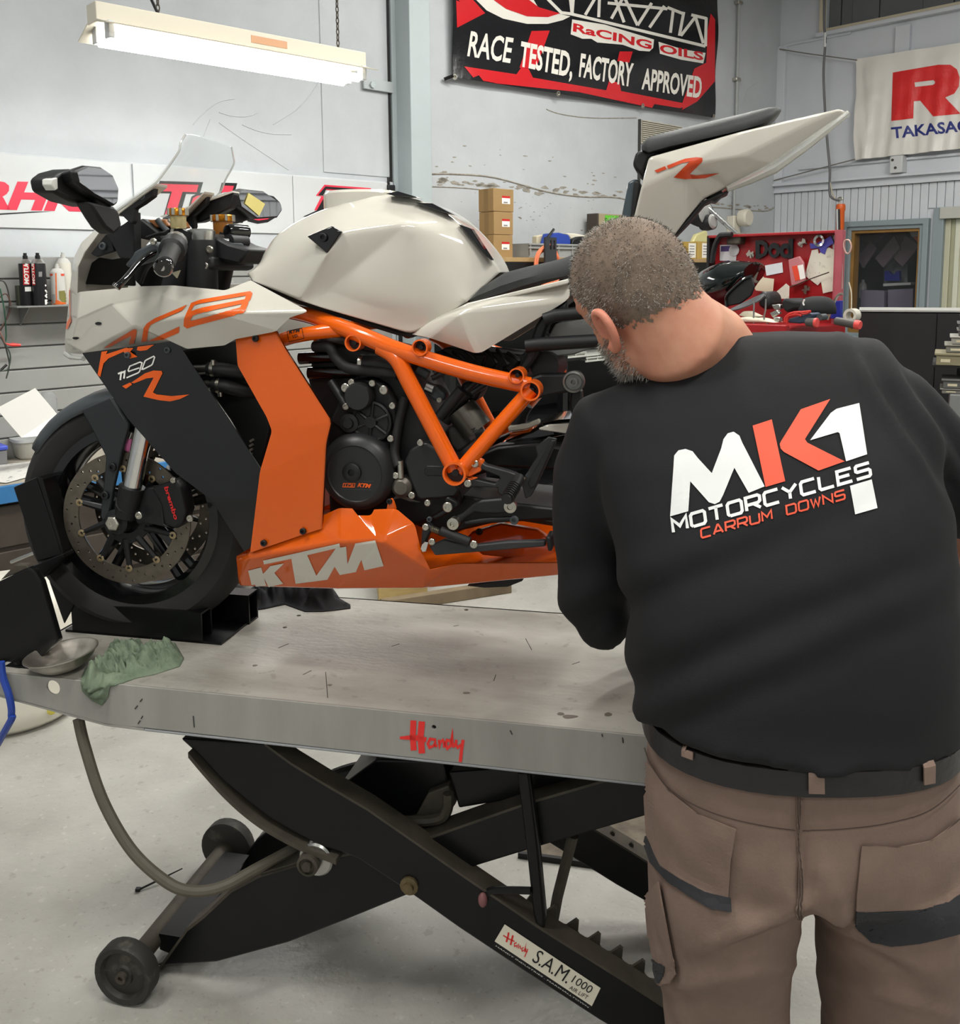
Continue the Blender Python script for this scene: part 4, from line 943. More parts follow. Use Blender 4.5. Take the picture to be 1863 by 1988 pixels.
# 'R' upper part
rc8.append(poly2([c1((380, 1382), (430, 1345), (560, 1268), (578, 1272), (575, 1300), (560, 1355), (530, 1360), (545, 1308), (470, 1345), (420, 1375))]))
decal('number_decal', rc8, M_odec, fair, BK, bvh=bv, lift=0.0016, mx=4)
decal('nose_stripe', [poly2([s3((540, 560), (545, 600), (505, 680), (495, 700), (490, 680), (500, 630))]), poly2([s3((533, 250), (540, 560), (536, 570), (528, 400))])], M_odec, fair, BK, bvh=bv, lift=0.002, mx=4)
# headlamp glass edge under the nose
MB().tube([bp(*p) for p in c1((145, 1418, .02), (180, 1440, .06), (255, 1448, .10))], 0.006, 8).build('headlamp_rim', M_lens, bike)
# black inner cockpit panels (near-side back faces and far-side inner face)
plate('inner_panel', c1((262, 1000, ), (300, 870), (345, 838), (420, 850), (545, 830), (560, 1010)), -0.02, 0.01, M_mb)
plate('inner_panel', c1((430, 840), (560, 760), (900, 780), (1060, 900), (1030, 1030), (600, 1015)), -0.12, 0.01, mat('inner black', S(16, 17, 18), 0.5))
plate('screw_tab', c1((295, 815), (385, 700), (415, 705), (440, 800), (330, 835)), 0.10, 0.012, M_mb)
bolt(*c1((375, 770))[0], 0.101, 0.009, bike, M_dg)
plate('mirror_mount', c1((385, 690), (490, 640), (545, 600), (555, 560), (560, 850), (470, 840), (440, 780)), 0.11, 0.03, M_mb)
# ---- windscreen --------------------------------------------------------
wsP = [c1((440, 566, .15), (560, 480, .145), (690, 388, .14), (760, 300, .13), (828, 200, .125), (838, 150, .12), (868, 97, .105))]
near = [bp(*p) for p in wsP[0]]; NS = 12; mb = MB(); rows = []
for i, p in enumerate(near):
    w = -p.y; row = []
    for j in range(NS + 1):
        t = -1 + 2 * j / NS; bul = (1 - t * t)
        row.append(Vector((p.x - (0.09 - 0.065 * i / 6) * bul, w * t, p.z + 0.012 * bul)))
    rows.append(row)
vs = [v for r in rows for v in r]; k = NS + 1
fs = [(i * k + j, i * k + j + 1, (i + 1) * k + j + 1, (i + 1) * k + j) for i in range(len(rows) - 1) for j in range(NS)]
ws = mb.add(vs, fs).build('windscreen', M_clear, bike, smooth=180); so = ws.modifiers.new('s', 'SOLIDIFY'); so.thickness = 0.003
MB().tube(bez(near, 4), 0.0022, 6).build('screen_edge', M_lens, ws)
MB().tube(bez([Vector((p.x, -p.y, p.z)) for p in near], 4), 0.0022, 6).build('screen_edge', M_lens, ws)
# fairing upper arms carrying the screen
for s in (1, -1):
    a = [bp(*p) for p in c1((440, 568, .15), (690, 388, .13), (684, 408, .13), (448, 590, .15))]
    MB().prism([(p.x, p.y * s, p.z) for p in a], (0, 0.05 * s, 0)).build('screen_arm', M_wp, bike, bevel=0.002, smooth=0)
    a = [bp(*p) for p in c1((445, 585, .145), (680, 405, .125), (672, 470, .125), (610, 515, .13), (560, 545, .135), (552, 620, .14), (540, 640, .14), (480, 580, .145))]
    MB().prism([(p.x, p.y * s, p.z) for p in a], (0, 0.02 * s, 0)).build('screen_bracket', M_mb, bike, bevel=0.003)
bolt(*c1((613, 473))[0], 0.128, 0.007, bike, M_dg)
# ---- mirrors -----------------------------------------------------------
M_mirr = mat('mirror glass', S(210, 210, 212), 0.02, metal=1.0)
def mirror(pts, X, lens, stalk, tilt=0.0):
    P = [BK.px(p[0], p[1], X=X) for p in pts]; c = sum(P, Vector()) / len(P)
    tl = Matrix.Rotation(tilt, 3, 'Z')
    P = [c + tl @ (p - c) for p in P]
    nrm = tl @ Vector((1, 0, 0))
    mb = MB(); big = [c + (p - c) * 1.13 + nrm * 0.0 for p in P]; rim = [c + (p - c) * 1.02 + nrm * 0.006 for p in P]; back = [c + (p - c) * 0.95 - nrm * 0.03 for p in P]; tip = [c + (p - c) * 0.45 - nrm * 0.07 for p in P]
    mb.loft([tip, back, big, rim]); h = mb.build('mirror', M_mb, bike, bevel=0.003)
    MB().prism([c + (p - c) * 0.985 + nrm * 0.0075 for p in P], -nrm * 0.002).build('mirror_glass', M_mirr, h, smooth=0)
    if lens:
        L_ = [BK.px(p[0], p[1], X=X - 0.02) for p in lens]
        MB().prism([p for p in L_], (-0.012, -0.0, 0)).build('indicator_lens', M_lens, h, bevel=0.002)
    return h, c
XM = bp(*c1((330, 400))[0], 0.34).x; XM2 = bp(*c1((1310, 515))[0], -0.34).x
gl = c1((195, 325), (262, 295), (350, 303), (412, 345), (447, 425), (442, 500), (420, 517), (300, 452), (212, 385))
mh_, mc = mirror(gl, XM, None, None, 0.0)
lx = c1((60, 362), (108, 325), (200, 300), (225, 400), (280, 470), (440, 528), (300, 530), (180, 500), (75, 440))
P = [BK.px(p[0], p[1], X=XM - 0.03) for p in lx]
MB().prism(P, (-0.05, 0, 0)).build('mirror_shell', M_mb, mh_, bevel=0.008, seg=3)
P = [BK.px(p[0], p[1], X=XM - 0.026) for p in c1((64, 365), (100, 355), (103, 425), (85, 435), (64, 400))]
MB().prism(P, (-0.02, -0.002, 0)).build('indicator_lens', mat('indicator lens', S(214, 214, 208), 0.15), mh_, bevel=0.002)
MB().prism([BK.px(p[0], p[1], X=XM + 0.0) for p in c1((290, 500), (440, 528), (470, 560), (490, 650), (440, 700), (390, 660), (350, 600))], (-0.035, 0, 0)).build('mirror_stalk', M_mb, bike, bevel=0.006)
gl2 = c1((1168, 445), (1205, 432), (1330, 445), (1428, 512), (1436, 548), (1408, 590), (1285, 598), (1190, 530))
mh2, mc2 = mirror(gl2, XM2, None, None, 0.0)
decal('mirror_sticker', [poly2([c1((1245, 448), (1345, 515), (1310, 588), (1222, 512))])], mat('yellow sticker', S(226, 212, 130), 0.5), mh2, BK, bvh=bvh_of([mh2.children[0]]), lift=0.002)
MB().prism([BK.px(p[0], p[1], X=XM2 - 0.02) for p in c1((1050, 480), (1160, 440), (1200, 540), (1280, 605), (1190, 635), (1110, 600), (1060, 560))], (-0.03, 0, 0)).build('mirror_stalk', M_mb, bike, bevel=0.006)
MB().prism([bp(p[0], p[1], -0.14) for p in c1((720, 592), (1150, 440), (1165, 455), (1140, 540), (1000, 610), (960, 625), (800, 640))], (0, 0.03, 0)).build('screen_bracket', M_mb, bike, bevel=0.004)
MB().prism([bp(p[0], p[1], -0.135) for p in c1((715, 590), (1150, 436), (1156, 446), (730, 598))], (0, 0.035, 0)).build('screen_arm', M_wp, bike, smooth=0)
# ---- cockpit -----------------------------------------------------------
dash = plate('dash', c1((560, 640), (600, 598), (720, 690), (740, 740), (690, 745), (580, 720)), 0.04, 0.16, M_mb, bevel=0.006)
plate('dash_face', c1((640, 612), (745, 605), (770, 650), (690, 660)), 0.03, 0.10, mat('dash face', S(150, 96, 52), 0.3), bevel=0.003)
tubep('dash_stay', c1((700, 610, .03), (760, 680, .03)), 0.007, M_dg)
# top clamp and fork caps
plate('top_clamp', c1((880, 712), (960, 690), (1035, 705), (1130, 755), (1255, 790), (1190, 880), (1050, 850), (1000, 805), (900, 760)), 0.07, 0.14, M_mb, bevel=0.006)
MB().lathe([(0.030, -0.02), (0.034, 0.0), (0.034, 0.012), (0.028, 0.016), (0, 0.016)], bp(*c1((955, 712))[0], 0.08), 'Z', 24).build('fork_cap', M_steel, bike)
MB().lathe([(0.0, 0), (0.036, 0), (0.038, -0.02), (0.036, -0.06), (0.034, -0.22), (0, -0.22)], bp(*c1((955, 735))[0], 0.08), 'Z', 24).build('fork_upper', M_mb, bike)
bolt(*c1((1018, 790))[0], 0.10, 0.008, bike); bolt(*c1((992, 888))[0], 0.10, 0.008, bike)
plate('lower_clamp', c1((890, 850), (1030, 830), (1040, 900), (1000, 920), (900, 900)), 0.10, 0.2, M_mb, bevel=0.006)
# clip-on with grip, lever and switch
g0, g1 = bp(*c1((738, 895))[0], 0.345), bp(*c1((800, 770))[0], 0.20)
gd = (g1 - g0).normalized()
MB().tube([g0 + gd * 0.012, g0 + gd * 0.02, g0 + gd * 0.11, g0 + gd * 0.125], [0.0175, 0.0185, 0.0175, 0.021], 18).build('handlebar_grip', M_rubber, bike)
MB().tube([g0 - gd * 0.012, g0 - gd * 0.006, g0 + gd * 0.014], [0.015, 0.019, 0.019], 18).build('bar_end', M_bp, bike)
MB().lathe([(0.006, 0), (0.006, 0.004), (0, 0.004)], g0 - gd * 0.008, 'Y', 10).build('bar_end_screw', M_zinc, bike)
MB().tube([g0 + gd * 0.12, g0 + gd * 0.125, g0 + gd * 0.165, g0 + gd * 0.17], [0.02, 0.027, 0.028, 0.02], 14).build('switch_block', M_mb, bike)
MB().tube([g0 + gd * 0.165, g0 + gd * 0.20], [0.024, 0.024], 14).build('clip_on_clamp', mat('bare alloy', S(150, 150, 146), 0.35, metal=0.8), bike)
tubep('clutch_lever', c1((720, 790, .20), (640, 830, .22), (580, 880, .26), (530, 940, .30), (490, 985, .33), (455, 1015, .345)), 0.0065, M_bp, smooth_n=4)
tubep('lever_ball', c1((462, 1005, .345), (450, 1018, .348)), 0.009, M_bp)
plate('lever_perch', c1((560, 800), (680, 740), (740, 790), (690, 850), (610, 870), (520, 900), (500, 880), (545, 830)), 0.21, 0.03, M_dg, bevel=0.005)
bolt(*c1((680, 742))[0], 0.215, 0.007, bike)
def reservoir(px, py, w, r, h, capc, bodym):
    c = bp(px, py, w)
    o = MB().lathe([(0, 0), (r * 0.8, 0), (r * 0.9, 0.004), (r * 0.9, h), (0, h)], c, 'Z', 20).build('fluid_reservoir', bodym, bike)
    cap = MB().lathe([(r, 0), (r * 1.05, 0.003), (r * 1.05, 0.013), (r * 0.95, 0.016), (0, 0.016)], c + Vector((0, 0, h)), 'Z', 20).build('cap', capc, o)
    for k in range(8):
        a = 2 * PI * k / 8; MB().lathe([(0.004, 0.001), (0.004, 0.0155), (0, 0.0155)], c + Vector((r * 1.03 * math.cos(a), r * 1.03 * math.sin(a), h)), 'Z', 8).build('cap_rib', M_zinc, o)
    return o
M_res = mat('cloudy plastic', S(196, 180, 130), 0.25, trans=0.3)
reservoir(*c1((828, 665))[0], 0.12, 0.019, 0.028, M_gold, M_res)
reservoir(*c1((1098, 708))[0], -0.10, 0.026, 0.034, M_gold, mat('amber plastic', S(150, 96, 36), 0.3))
tubep('reservoir_stay', c1((770, 610, .12), (800, 640, .12), (790, 690, .12)), 0.005, M_zinc)
d0, d1 = bp(*c1((1120, 680))[0], 0.03), bp(*c1((1235, 685))[0], -0.02)
MB().tube([d0, d0.lerp(d1, 0.1), d1], [0.014, 0.017, 0.017], 16).build('steering_damper', M_bp, bike)
MB().tube([bp(*c1((1130, 740))[0], 0.04), bp(*c1((1228, 742))[0], -0.01)], 0.016, 16).build('damper_body', M_mb, bike)
MB().tube([bp(*c1((1035, 735))[0], 0.06), bp(*c1((1130, 740))[0], 0.04)], 0.006, 10).build('damper_rod', M_chrome, bike)
MB().lathe([(0.018, 0), (0.018, 0.012), (0.014, 0.014), (0, 0.014)], bp(*c1((1170, 790))[0], 0.04), 'Z', 16).build('key_barrel', M_dg, bike)
plate('key_tag', c1((785, 930), (835, 915), (815, 962)), 0.18, 0.004, mat('cream tag', S(196, 188, 160), 0.5), bevel=0)
for pts in (c1((700, 850, .05), (640, 900, .02), (600, 990, 0)), c1((860, 880, .05), (840, 950, .04), (830, 1010, .03)), c1((1010, 920, .06), (1020, 960, .06), (1015, 1010, .05)), c1((640, 720, .05), (700, 700, .08), (760, 690, .1))):
    tubep('control_cable', pts, 0.005, M_black, smooth_n=4)
# ---- tank --------------------------------------------------------------
TV = {k: v for k, v in zip('A B C D E F G H I J K L M N X1 X2 Q X4 R S T U B2 V W'.split(), c4(
    (92, 512, .12), (140, 400, .085), (330, 234, .085), (560, 148, .085), (792, 82, .06), (1000, 120, .075), (1185, 210, .085), (1385, 445, .065), (1410, 502, .06),
    (1242, 655, .135), (955, 820, .155), (500, 688, .175), (370, 645, .18), (118, 540, .14), (398, 315, .175), (540, 257, .165), (602, 290, .195), (516, 415, .205),
    (952, 245, .185), (528, 590, .175), (938, 762, .168), (782, 165, .115), (110, 450, .105), (1150, 420, .15), (860, 560, .19)))}
TF = [('N', 'A', 'X1', 'X4', 'M'), ('A', 'B2', 'B', 'C', 'X1'), ('C', 'D', 'X2', 'X1'), ('D', 'U', 'Q', 'X2'), ('D', 'E', 'U'), ('U', 'R', 'Q'), ('Q', 'R', 'S', 'M', 'X4'), ('M', 'S', 'L'),
      ('E', 'F', 'G', 'U'), ('U', 'G', 'R'), ('R', 'G', 'V'), ('G', 'H', 'I', 'V'), ('V', 'I', 'J'), ('R', 'V', 'W'), ('R', 'W', 'S'), ('V', 'J', 'W'), ('S', 'W', 'T'), ('W', 'J', 'T'), ('T', 'J', 'K'), ('S', 'T', 'K', 'L'), ('X1', 'X2', 'Q', 'X4')]
tank = shell('fuel_tank', TV, TF, M_wp, sym=True, spine=[('N', 'A', 'B2', 'B', 'C', 'D', 'E', 'F', 'G', 'H', 'I')], bevel=0.012, seg=4, blim=5, subd={('X1', 'X2'): .9, ('X2', 'Q'): .9, ('Q', 'X4'): .9, ('X4', 'X1'): .9, ('X4', 'M'): .75, ('Q', 'R'): .85, ('R', 'S'): .7, ('S', 'T'): .8, ('S', 'L'): .6, ('S', 'M'): .3, ('U', 'R'): .45, ('D', 'U'): .4, ('G', 'H'): .5, ('H', 'I'): .5, ('F', 'G'): .5, ('E', 'F'): .5, ('D', 'E'): .4, ('C', 'D'): .5, ('B', 'C'): .5, ('J', 'K'): .9, ('I', 'J'): .9, ('I', 'V'): .0, ('K', 'L'): 1, ('L', 'M'): 1, ('M', 'N'): 1, ('N', 'A'): .8})
plate('tank_inset', c4((412, 316), (540, 262), (594, 292), (516, 405)), 0.206, 0.01, M_bp, mirror=True, bevel=0.003)
bolt(*c4((499, 322))[0], 0.2065, 0.009, bike, M_mb)
for pts in (c4((820, 95), (880, 82), (1000, 118), (870, 110)), c4((972, 142), (1060, 145), (1180, 208), (1100, 190)), c4((1195, 252), (1260, 275), (1368, 442), (1340, 420))):
    P = [bp(p[0], p[1], 0.10) for p in pts]
    MB().prism(P, (0, 0.03, 0)).build('tank_grip_pad', M_bp, tank, bevel=0.002, smooth=0)
MB().lathe([(0.085, -0.03), (0.085, 0.004), (0.078, 0.010), (0.05, 0.012), (0, 0.012)], bp(*c4((700, 112))[0], 0.0), 'Z', 28).build('filler_cap', M_wp, tank)
plate('tank_seam', c4((118, 542), (370, 650), (500, 692), (900, 818), (955, 822), (1242, 660), (1250, 668), (960, 838), (890, 830), (490, 706), (365, 664), (110, 552)), 0.14, 0.05, M_mb, bevel=0)
# ---- rear side panel, seat, tail --------------------------------------
RV = {k: v for k, v in zip('a b c d e f g h i m'.split(), c4((957, 822, .15), (1078, 738, .155), (1245, 666, .15), (1500, 605, .14), (1775, 545, .125), (1770, 640, .135), (1310, 920, .165), (1272, 917, .165), (1040, 838, .165), (1205, 700, .18)))}
rp = shell('rear_side_panel', RV, [('a', 'b', 'm', 'i'), ('b', 'c', 'd', 'm'), ('d', 'e', 'f', 'm'), ('m', 'f', 'g'), ('m', 'g', 'h', 'i')], M_wp, bevel=0.008, blim=5, th=0.01, mirror_obj=True)
plate('panel_stripe', c4((1072, 742), (1245, 660), (1765, 535), (1770, 560), (1250, 682), (1080, 752)), 0.15, 0.03, M_wp, bevel=0.003)
def seatloft(name, st, m, parent=bike):
    rings = []
    for (x, yt, yb, wt, wbm) in st:
        zt = bp(x, yt, wt * 0.8); zb = bp(x, yb, wbm); X = zb.x; h = zt.z - zb.z
        prof = [(wbm, 0), (wbm * 1.02, h * 0.35), ((wbm + wt) / 2, h * 0.75), (wt, h * 0.95), (wt * 0.5, h * 1.02), (0, h * 1.0)]
        rings.append([Vector((X, -w, zb.z + z)) for w, z in prof] + [Vector((X, w, zb.z + z)) for w, z in reversed(prof[:-1])])
    return MB().loft(rings).build(name, m, parent, smooth=60)
K = lambda x, y: k4((x, y))[0]
st = []
for (xp, yt, yb, wt, wb_) in [(45, 1425, 1470, .06, .115), (80, 1370, 1478, .09, .13), (160, 1285, 1450, .10, .135), (300, 1200, 1408, .10, .135), (450, 1105, 1362, .10, .135), (700, 1042, 1275, .10, .13), (950, 990, 1205, .10, .125), (1200, 925, 1160, .10, .12), (1500, 800, 1080, .09, .115), (1800, 680, 1000, .08, .11)]:
    p = K(xp, yt); st.append((p[0], p[1], K(xp, yb)[1], wt, wb_))
seatloft('rider_seat', st, M_seat)
TLV = {k: v for k, v in zip('A B C D E F G H I J L M N'.split(), c5((836, 290, .115), (1260, 172, .10), (1700, 70, .035), (1735, 84, .02), (1400, 332, .045), (1180, 432, .055), (1082, 480, .06), (1005, 572, .065), (925, 680, .07), (740, 680, .085), (1000, 330, .125), (1250, 290, .10), (800, 430, .11)))}
tail = shell('tail_unit', TLV, [('A', 'B', 'L'), ('B', 'C', 'M'), ('B', 'M', 'L'), ('C', 'D', 'M'), ('M', 'D', 'E'), ('M', 'E', 'F', 'L'), ('L', 'F', 'G', 'H'), ('A', 'L', 'N'), ('L', 'H', 'I', 'J', 'N')], M_wp, sym=True, spine=[('J', 'N', 'A', 'B', 'C', 'D', 'E', 'F', 'G', 'H', 'I')], bevel=0.006, blim=6)
bv = bvh_of([tail])
decal('tail_decal', [poly2([c5((862, 352), (910, 332), (918, 345), (875, 362))]), poly2([c5((918, 330), (1000, 300), (1050, 293), (1078, 295), (1078, 310), (1020, 366), (1050, 372), (1155, 362), (1090, 385), (1000, 390), (948, 382), (1020, 312), (985, 320), (925, 345))])], mat('red-orange decal', S(206, 74, 36), 0.3), tail, BK, bvh=bv, lift=0.0015, mx=4)
MB().tube([bp(*p) for p in c5((1738, 92, .022), (1560, 228, .04), (1400, 340, .05), (1290, 392, .055), (1190, 436, .06))], [0.006, 0.010, 0.012, 0.010, 0.006], 8).build('tail_lamp_lens', M_lens, tail)
plate('tail_underseal', c5((1195, 440), (1080, 490), (1010, 570), (935, 655), (945, 662), (1020, 585), (1090, 500), (1200, 448)), 0.055, 0.1, M_mb, bevel=0.002)
plate('plate_lamp', c5((1100, 480), (1120, 450), (1165, 440), (1175, 462), (1140, 495), (1115, 492)), 0.03, 0.06, M_dg)
st = []
for (xp, yt, yb, wt, wb_) in [(803, 232, 256, .08, .10), (835, 200, 268, .085, .11), (930, 176, 242, .085, .11), (1100, 134, 205, .08, .105), (1260, 96, 168, .07, .095), (1380, 66, 128, .05, .07), (1415, 64, 100, .035, .05), (1434, 72, 84, .02, .03)]:
    p = c5((xp, yt))[0]; st.append((p[0], p[1], c5((xp, yb))[0][1], wt, wb_))
seatloft('pillion_seat', st, M_seat)
plate('seat_bump_stop', c5((762, 318), (778, 268), (800, 262), (885, 266), (838, 300), (806, 372), (770, 345)), 0.09, 0.18, M_mb, bevel=0.012, seg=3)
plate('tail_front_panel', c5((705, 600), (742, 405), (770, 390), (788, 392), (790, 430), (758, 600)), 0.075, 0.15, mat('dark slate plastic', S(64, 76, 82), 0.25), bevel=0.01)
plate('tail_front_edge', c5((750, 600), (768, 400), (786, 390), (800, 410), (770, 600)), 0.085, 0.17, M_mb, bevel=0.006)
# subframe and hangers (black)
plate('subframe_bracket', c3((1863, 120), (1720, 215), (1690, 260), (1640, 420), (1600, 500), (1560, 520), (1620, 540), (1700, 430), (1760, 260), (1863, 200)), 0.13, 0.03, M_mb, mirror=True, bevel=0.006)
tubep('subframe_bar', c3((1740, 225, .14), (1800, 205, .14), (2100, 175, .13)), 0.013, M_mb); tubep('subframe_bar', c3((1640, 372, .14), (1720, 362, .14), (2100, 340, .13)), 0.014, M_mb)
plate('tail_lower_body', c3((1700, 440), (1800, 250), (2100, 200), (2150, 330), (1900, 420)), 0.06, 0.12, mat('grey underbody', S(120, 122, 120), 0.4))
plate('battery_tray', c3((1000, 480), (1200, 380), (1620, 420), (1700, 300), (1740, 340), (1620, 560), (1400, 560), (1100, 470)), 0.06, 0.12, M_mb)
MB().cyl(bp(*c3((1740, 480))[0], 0.10), bp(*c3((1790, 470))[0], -0.02), 0.03).build('exhaust_valve', M_mb, bike)
# ---- frame -------------------------------------------------------------
RF = 0.0165
def ft(pts, r=RF, sn=5, mir=True, name='frame_tube'):
    P = bez([bp(*p) for p in pts], sn); MB().tube(P, r, 14).build(name, M_of, bike)
    if mir: MB().tube([Vector((p.x, -p.y, p.z)) for p in P], r, 14).build(name, M_of, bike)
e7 = crop(780, 700, 5.175)
ft(c3((340, 180, .08), (470, 210, .13), (600, 258, .165), (760, 322, .19), (960, 402, .20), (1330, 515, .185), (1660, 590, .165)), 0.0175)
ft(c3((180, 390, .15), (330, 330, .165), (480, 300, .17), (620, 285, .165)), 0.015)
ft(c3((840, 375, .195), (930, 440, .20), (1010, 590, .20), (1250, 1050, .20)), 0.0175)
ft(c3((1670, 610, .17), (1500, 800, .185), (1275, 1060, .20)), 0.0155)
def ring(px, py, w, r, h=0.04, inner=M_mb, mir=True):
    c = bp(px, py, w)
    for s in ((1, -1) if mir else (1,)):
        o = MB().lathe([(r * 0.8, h * -0.5 * s), (r, h * -0.5 * s), (r, h * 0.5 * s), (r * 0.82, h * 0.5 * s), (r * 0.8, h * -0.5 * s)], (c.x, c.y * s, c.z), 'Y', 24).build('frame_boss', M_of, bike)
        MB().lathe([(r * 0.82, -h * 0.4 * s), (r * 0.8, -h * 0.1 * s), (r * 0.3, -h * 0.1 * s), (r * 0.28, h * 0.2 * s), (0, h * 0.2 * s)], (c.x, c.y * s, c.z), 'Y', 16).build('boss_plug', inner, o)
ring(*c3((1255, 1065))[0], 0.215, 0.024, 0.03); ring(*c3((1672, 612))[0], 0.175, 0.020, 0.04); ring(*c3((1596, 530))[0], 0.175, 0.0155, 0.04); ring(*c3((1068, 378))[0], 0.205, 0.0165, 0.03); ring(*c3((704, 352))[0], 0.19, 0.0175, 0.03)
plate('frame_gusset', c3((1330, 985), (1370, 975), (1410, 1000), (1390, 1060), (1330, 1090), (1375, 1095), (1330, 1115), (1290, 1070)), 0.20, 0.01, M_of, bevel=0.002)
bv = None
idp = [c3((330, 290), (410, 272), (425, 330), (340, 350))]
decal('frame_label', [stroke2(c3((332, 292), (412, 275), (424, 328), (342, 348)), 0.9, True), text2('KTM', *c3((342, 305), (405, 292)), 5.5, shear=0.3, bold=0.04), text2('I.D.', *c3((365, 328), (395, 320)), 5.5, bold=0.03)], M_bk, bike, BK, bvh=bvh_of([o for o in bike.children if o.name.startswith('frame_tube')]), lift=0.001, mx=3)
# ---- black side panel with numbers ------------------------------------
SV = {k: v for k, v in zip('a b c d e f g h i j k'.split(), c2((308, 203, .186), (600, 165, .194), (885, 128, .203), (905, 180, .2035), (1195, 612, .2065), (1400, 930, .209), (1330, 1370, .2025), (1285, 1400, .2005), (1090, 1090, .1985), (870, 925, .1945), (585, 600, .1905)))}
sp_ = shell('side_fairing', SV, [('a', 'b', 'e', 'k'), ('b', 'c', 'd', 'e'), ('k', 'e', 'j'), ('j', 'e', 'f', 'i'), ('i', 'f', 'g', 'h')], M_bp, bevel=0.003, blim=25, mirror_obj=True)
bv = bvh_of([sp_])
sd = []
sd.append(poly2([c2((428, 195), (465, 190), (455, 210), (640, 150), (600, 195), (645, 225), (600, 235), (560, 195), (470, 235), (440, 265), (420, 350), (400, 358))]))
sd.append(poly2([c2((645, 165), (745, 152), (700, 185), (660, 190), (640, 185))]))
sd.append(poly2([c2((552, 402), (600, 380), (612, 392), (575, 418))]))
sd.append(poly2([c2((605, 382), (690, 325), (740, 308), (790, 310), (795, 325), (738, 440), (760, 452), (850, 462), (957, 452), (900, 480), (840, 494), (770, 486), (680, 465), (742, 350), (700, 355), (625, 385))]))
decal('panel_decal', sd, M_odec, sp_, BK, bvh=bv, lift=0.0014, mx=5)
num = []
for s_ in ([(527, 328), (546, 320), (541, 366)], [(549, 322), (568, 313), (563, 357)], ):
    num.append(stroke2(c2(*s_), 3.4))
num.append(stroke2(c2((656, 292), (592, 313), (588, 308), (598, 282), (660, 257), (672, 262), (657, 314), (648, 322), (578, 352)), 2.6))
num.append(stroke2(c2((672, 300), (690, 250), (700, 243), (742, 222), (748, 228), (735, 268), (728, 276), (680, 300)), 2.6, True))
decal('number_1190', num, M_wh, sp_, BK, bvh=bv, lift=0.0014, mx=5)
for p in c2((380, 240), (586, 215), (826, 185)): bolt(*p, 0.20 if p[0] > 200 else 0.17, 0.007, bike, M_dg)
# ---- orange side panel -------------------------------------------------
OV = {k: v for k, v in zip('a b c d e f g h i j k l'.split(), c3((48, 322, .205), (262, 290, .215), (300, 368, .22), (566, 785, .235), (538, 905, .235), (515, 1375, .215), (440, 1398, .212), (128, 1505, .205), (182, 1060, .215), (248, 838, .225), (218, 760, .222), (60, 480, .21)))}
opn = shell('orange_side_panel', OV, [('a', 'b', 'c', 'l'), ('l', 'c', 'd', 'k'), ('k', 'd', 'j'), ('j', 'd', 'e', 'i'), ('i', 'e', 'f', 'g', 'h')], M_op, bevel=0.006, blim=2, th=0.012, mirror_obj=True)
bolt(*c3((160, 330))[0], 0.214, 0.007, bike, M_mb)
bolt(*c3((420, 1385))[0], 0.214, 0.007, bike, M_mb); bolt(*c3((205, 1450))[0], 0.210, 0.007, bike, M_mb)
# ---- belly pan ---------------------------------------------------------
BV = {k: v for k, v in zip('a b c d e f g h i j k l m n o p q r s t u v'.split(), c3((58, 1540, .16), (130, 1502, .19), (515, 1375, .205), (535, 1300, .20), (620, 1262, .19), (690, 1266, .19), (722, 1305, .19), (795, 1305, .19), (812, 1270, .19), (930, 1266, .19), (1030, 1350, .195), (1065, 1500, .20), (1095, 1592, .205),
    (1275, 1560, .20), (1815, 1555, .18), (1812, 1620, .15), (1090, 1690, .13), (600, 1695, .13), (70, 1680, .11), (850, 1435, .225), (620, 1445, .225), (130, 1530, .20)))}
BF = [('a', 'b', 'v'), ('b', 'c', 'u', 'v'), ('c', 'd', 'e', 'u'), ('e', 'f', 'g', 't', 'u'), ('g', 'h', 't'), ('h', 'i', 'j', 't'), ('j', 'k', 't'), ('k', 'l', 'm', 't'), ('a', 'v', 's'), ('v', 'u', 'r', 's'), ('u', 't', 'r'), ('t', 'm', 'q', 'r'), ('m', 'n', 'q'), ('n', 'o', 'p', 'q')]
bell = shell('belly_pan', BV, BF, M_op, sym=True, spine=[('a', 's', 'r', 'q', 'p')], bevel=0.006, blim=4)
bv = bvh_of([bell])
ktm = [poly2([c3((118, 1600), (190, 1582), (200, 1618), (240, 1575), (315, 1560), (262, 1612), (310, 1672), (230, 1690), (205, 1640), (218, 1682), (140, 1690))]),
       poly2([c3((200, 1545), (620, 1450), (625, 1475), (445, 1515), (490, 1625), (470, 1632), (600, 1475), (640, 1470), (660, 1565), (700, 1450), (815, 1436), (860, 1575), (755, 1598), (735, 1540), (705, 1612), (620, 1620), (590, 1580), (550, 1650), (410, 1668), (365, 1535), (205, 1562)), ])]
ktm = [poly2([c3((118, 1600), (190, 1582), (200, 1618), (240, 1575), (315, 1560), (262, 1612), (310, 1672), (230, 1690), (205, 1640), (218, 1682), (140, 1690))]),
       poly2([c3((200, 1545), (618, 1452), (622, 1473), (442, 1515), (492, 1628), (598, 1478), (655, 1468), (662, 1565), (705, 1452), (815, 1436), (860, 1575), (755, 1598), (738, 1540), (708, 1608), (620, 1624), (592, 1578), (552, 1650), (378, 1672), (355, 1535), (205, 1566)), ])]
decal('belly_lettering', ktm, mat('off-white decal', S(222, 218, 206), 0.35), bell, BK, bvh=bv, lift=0.0014, mx=6, one=True)
plate('belly_pan_tail', c3((1310, 1425), (1340, 1395), (1500, 1345), (1700, 1380), (1790, 1440), (1815, 1560), (1400, 1520), (1320, 1450)), -0.02, 0.02, M_op, bevel=0.004)
bolt(*c3((1384, 1388))[0], -0.018, 0.008, bike, M_bk)
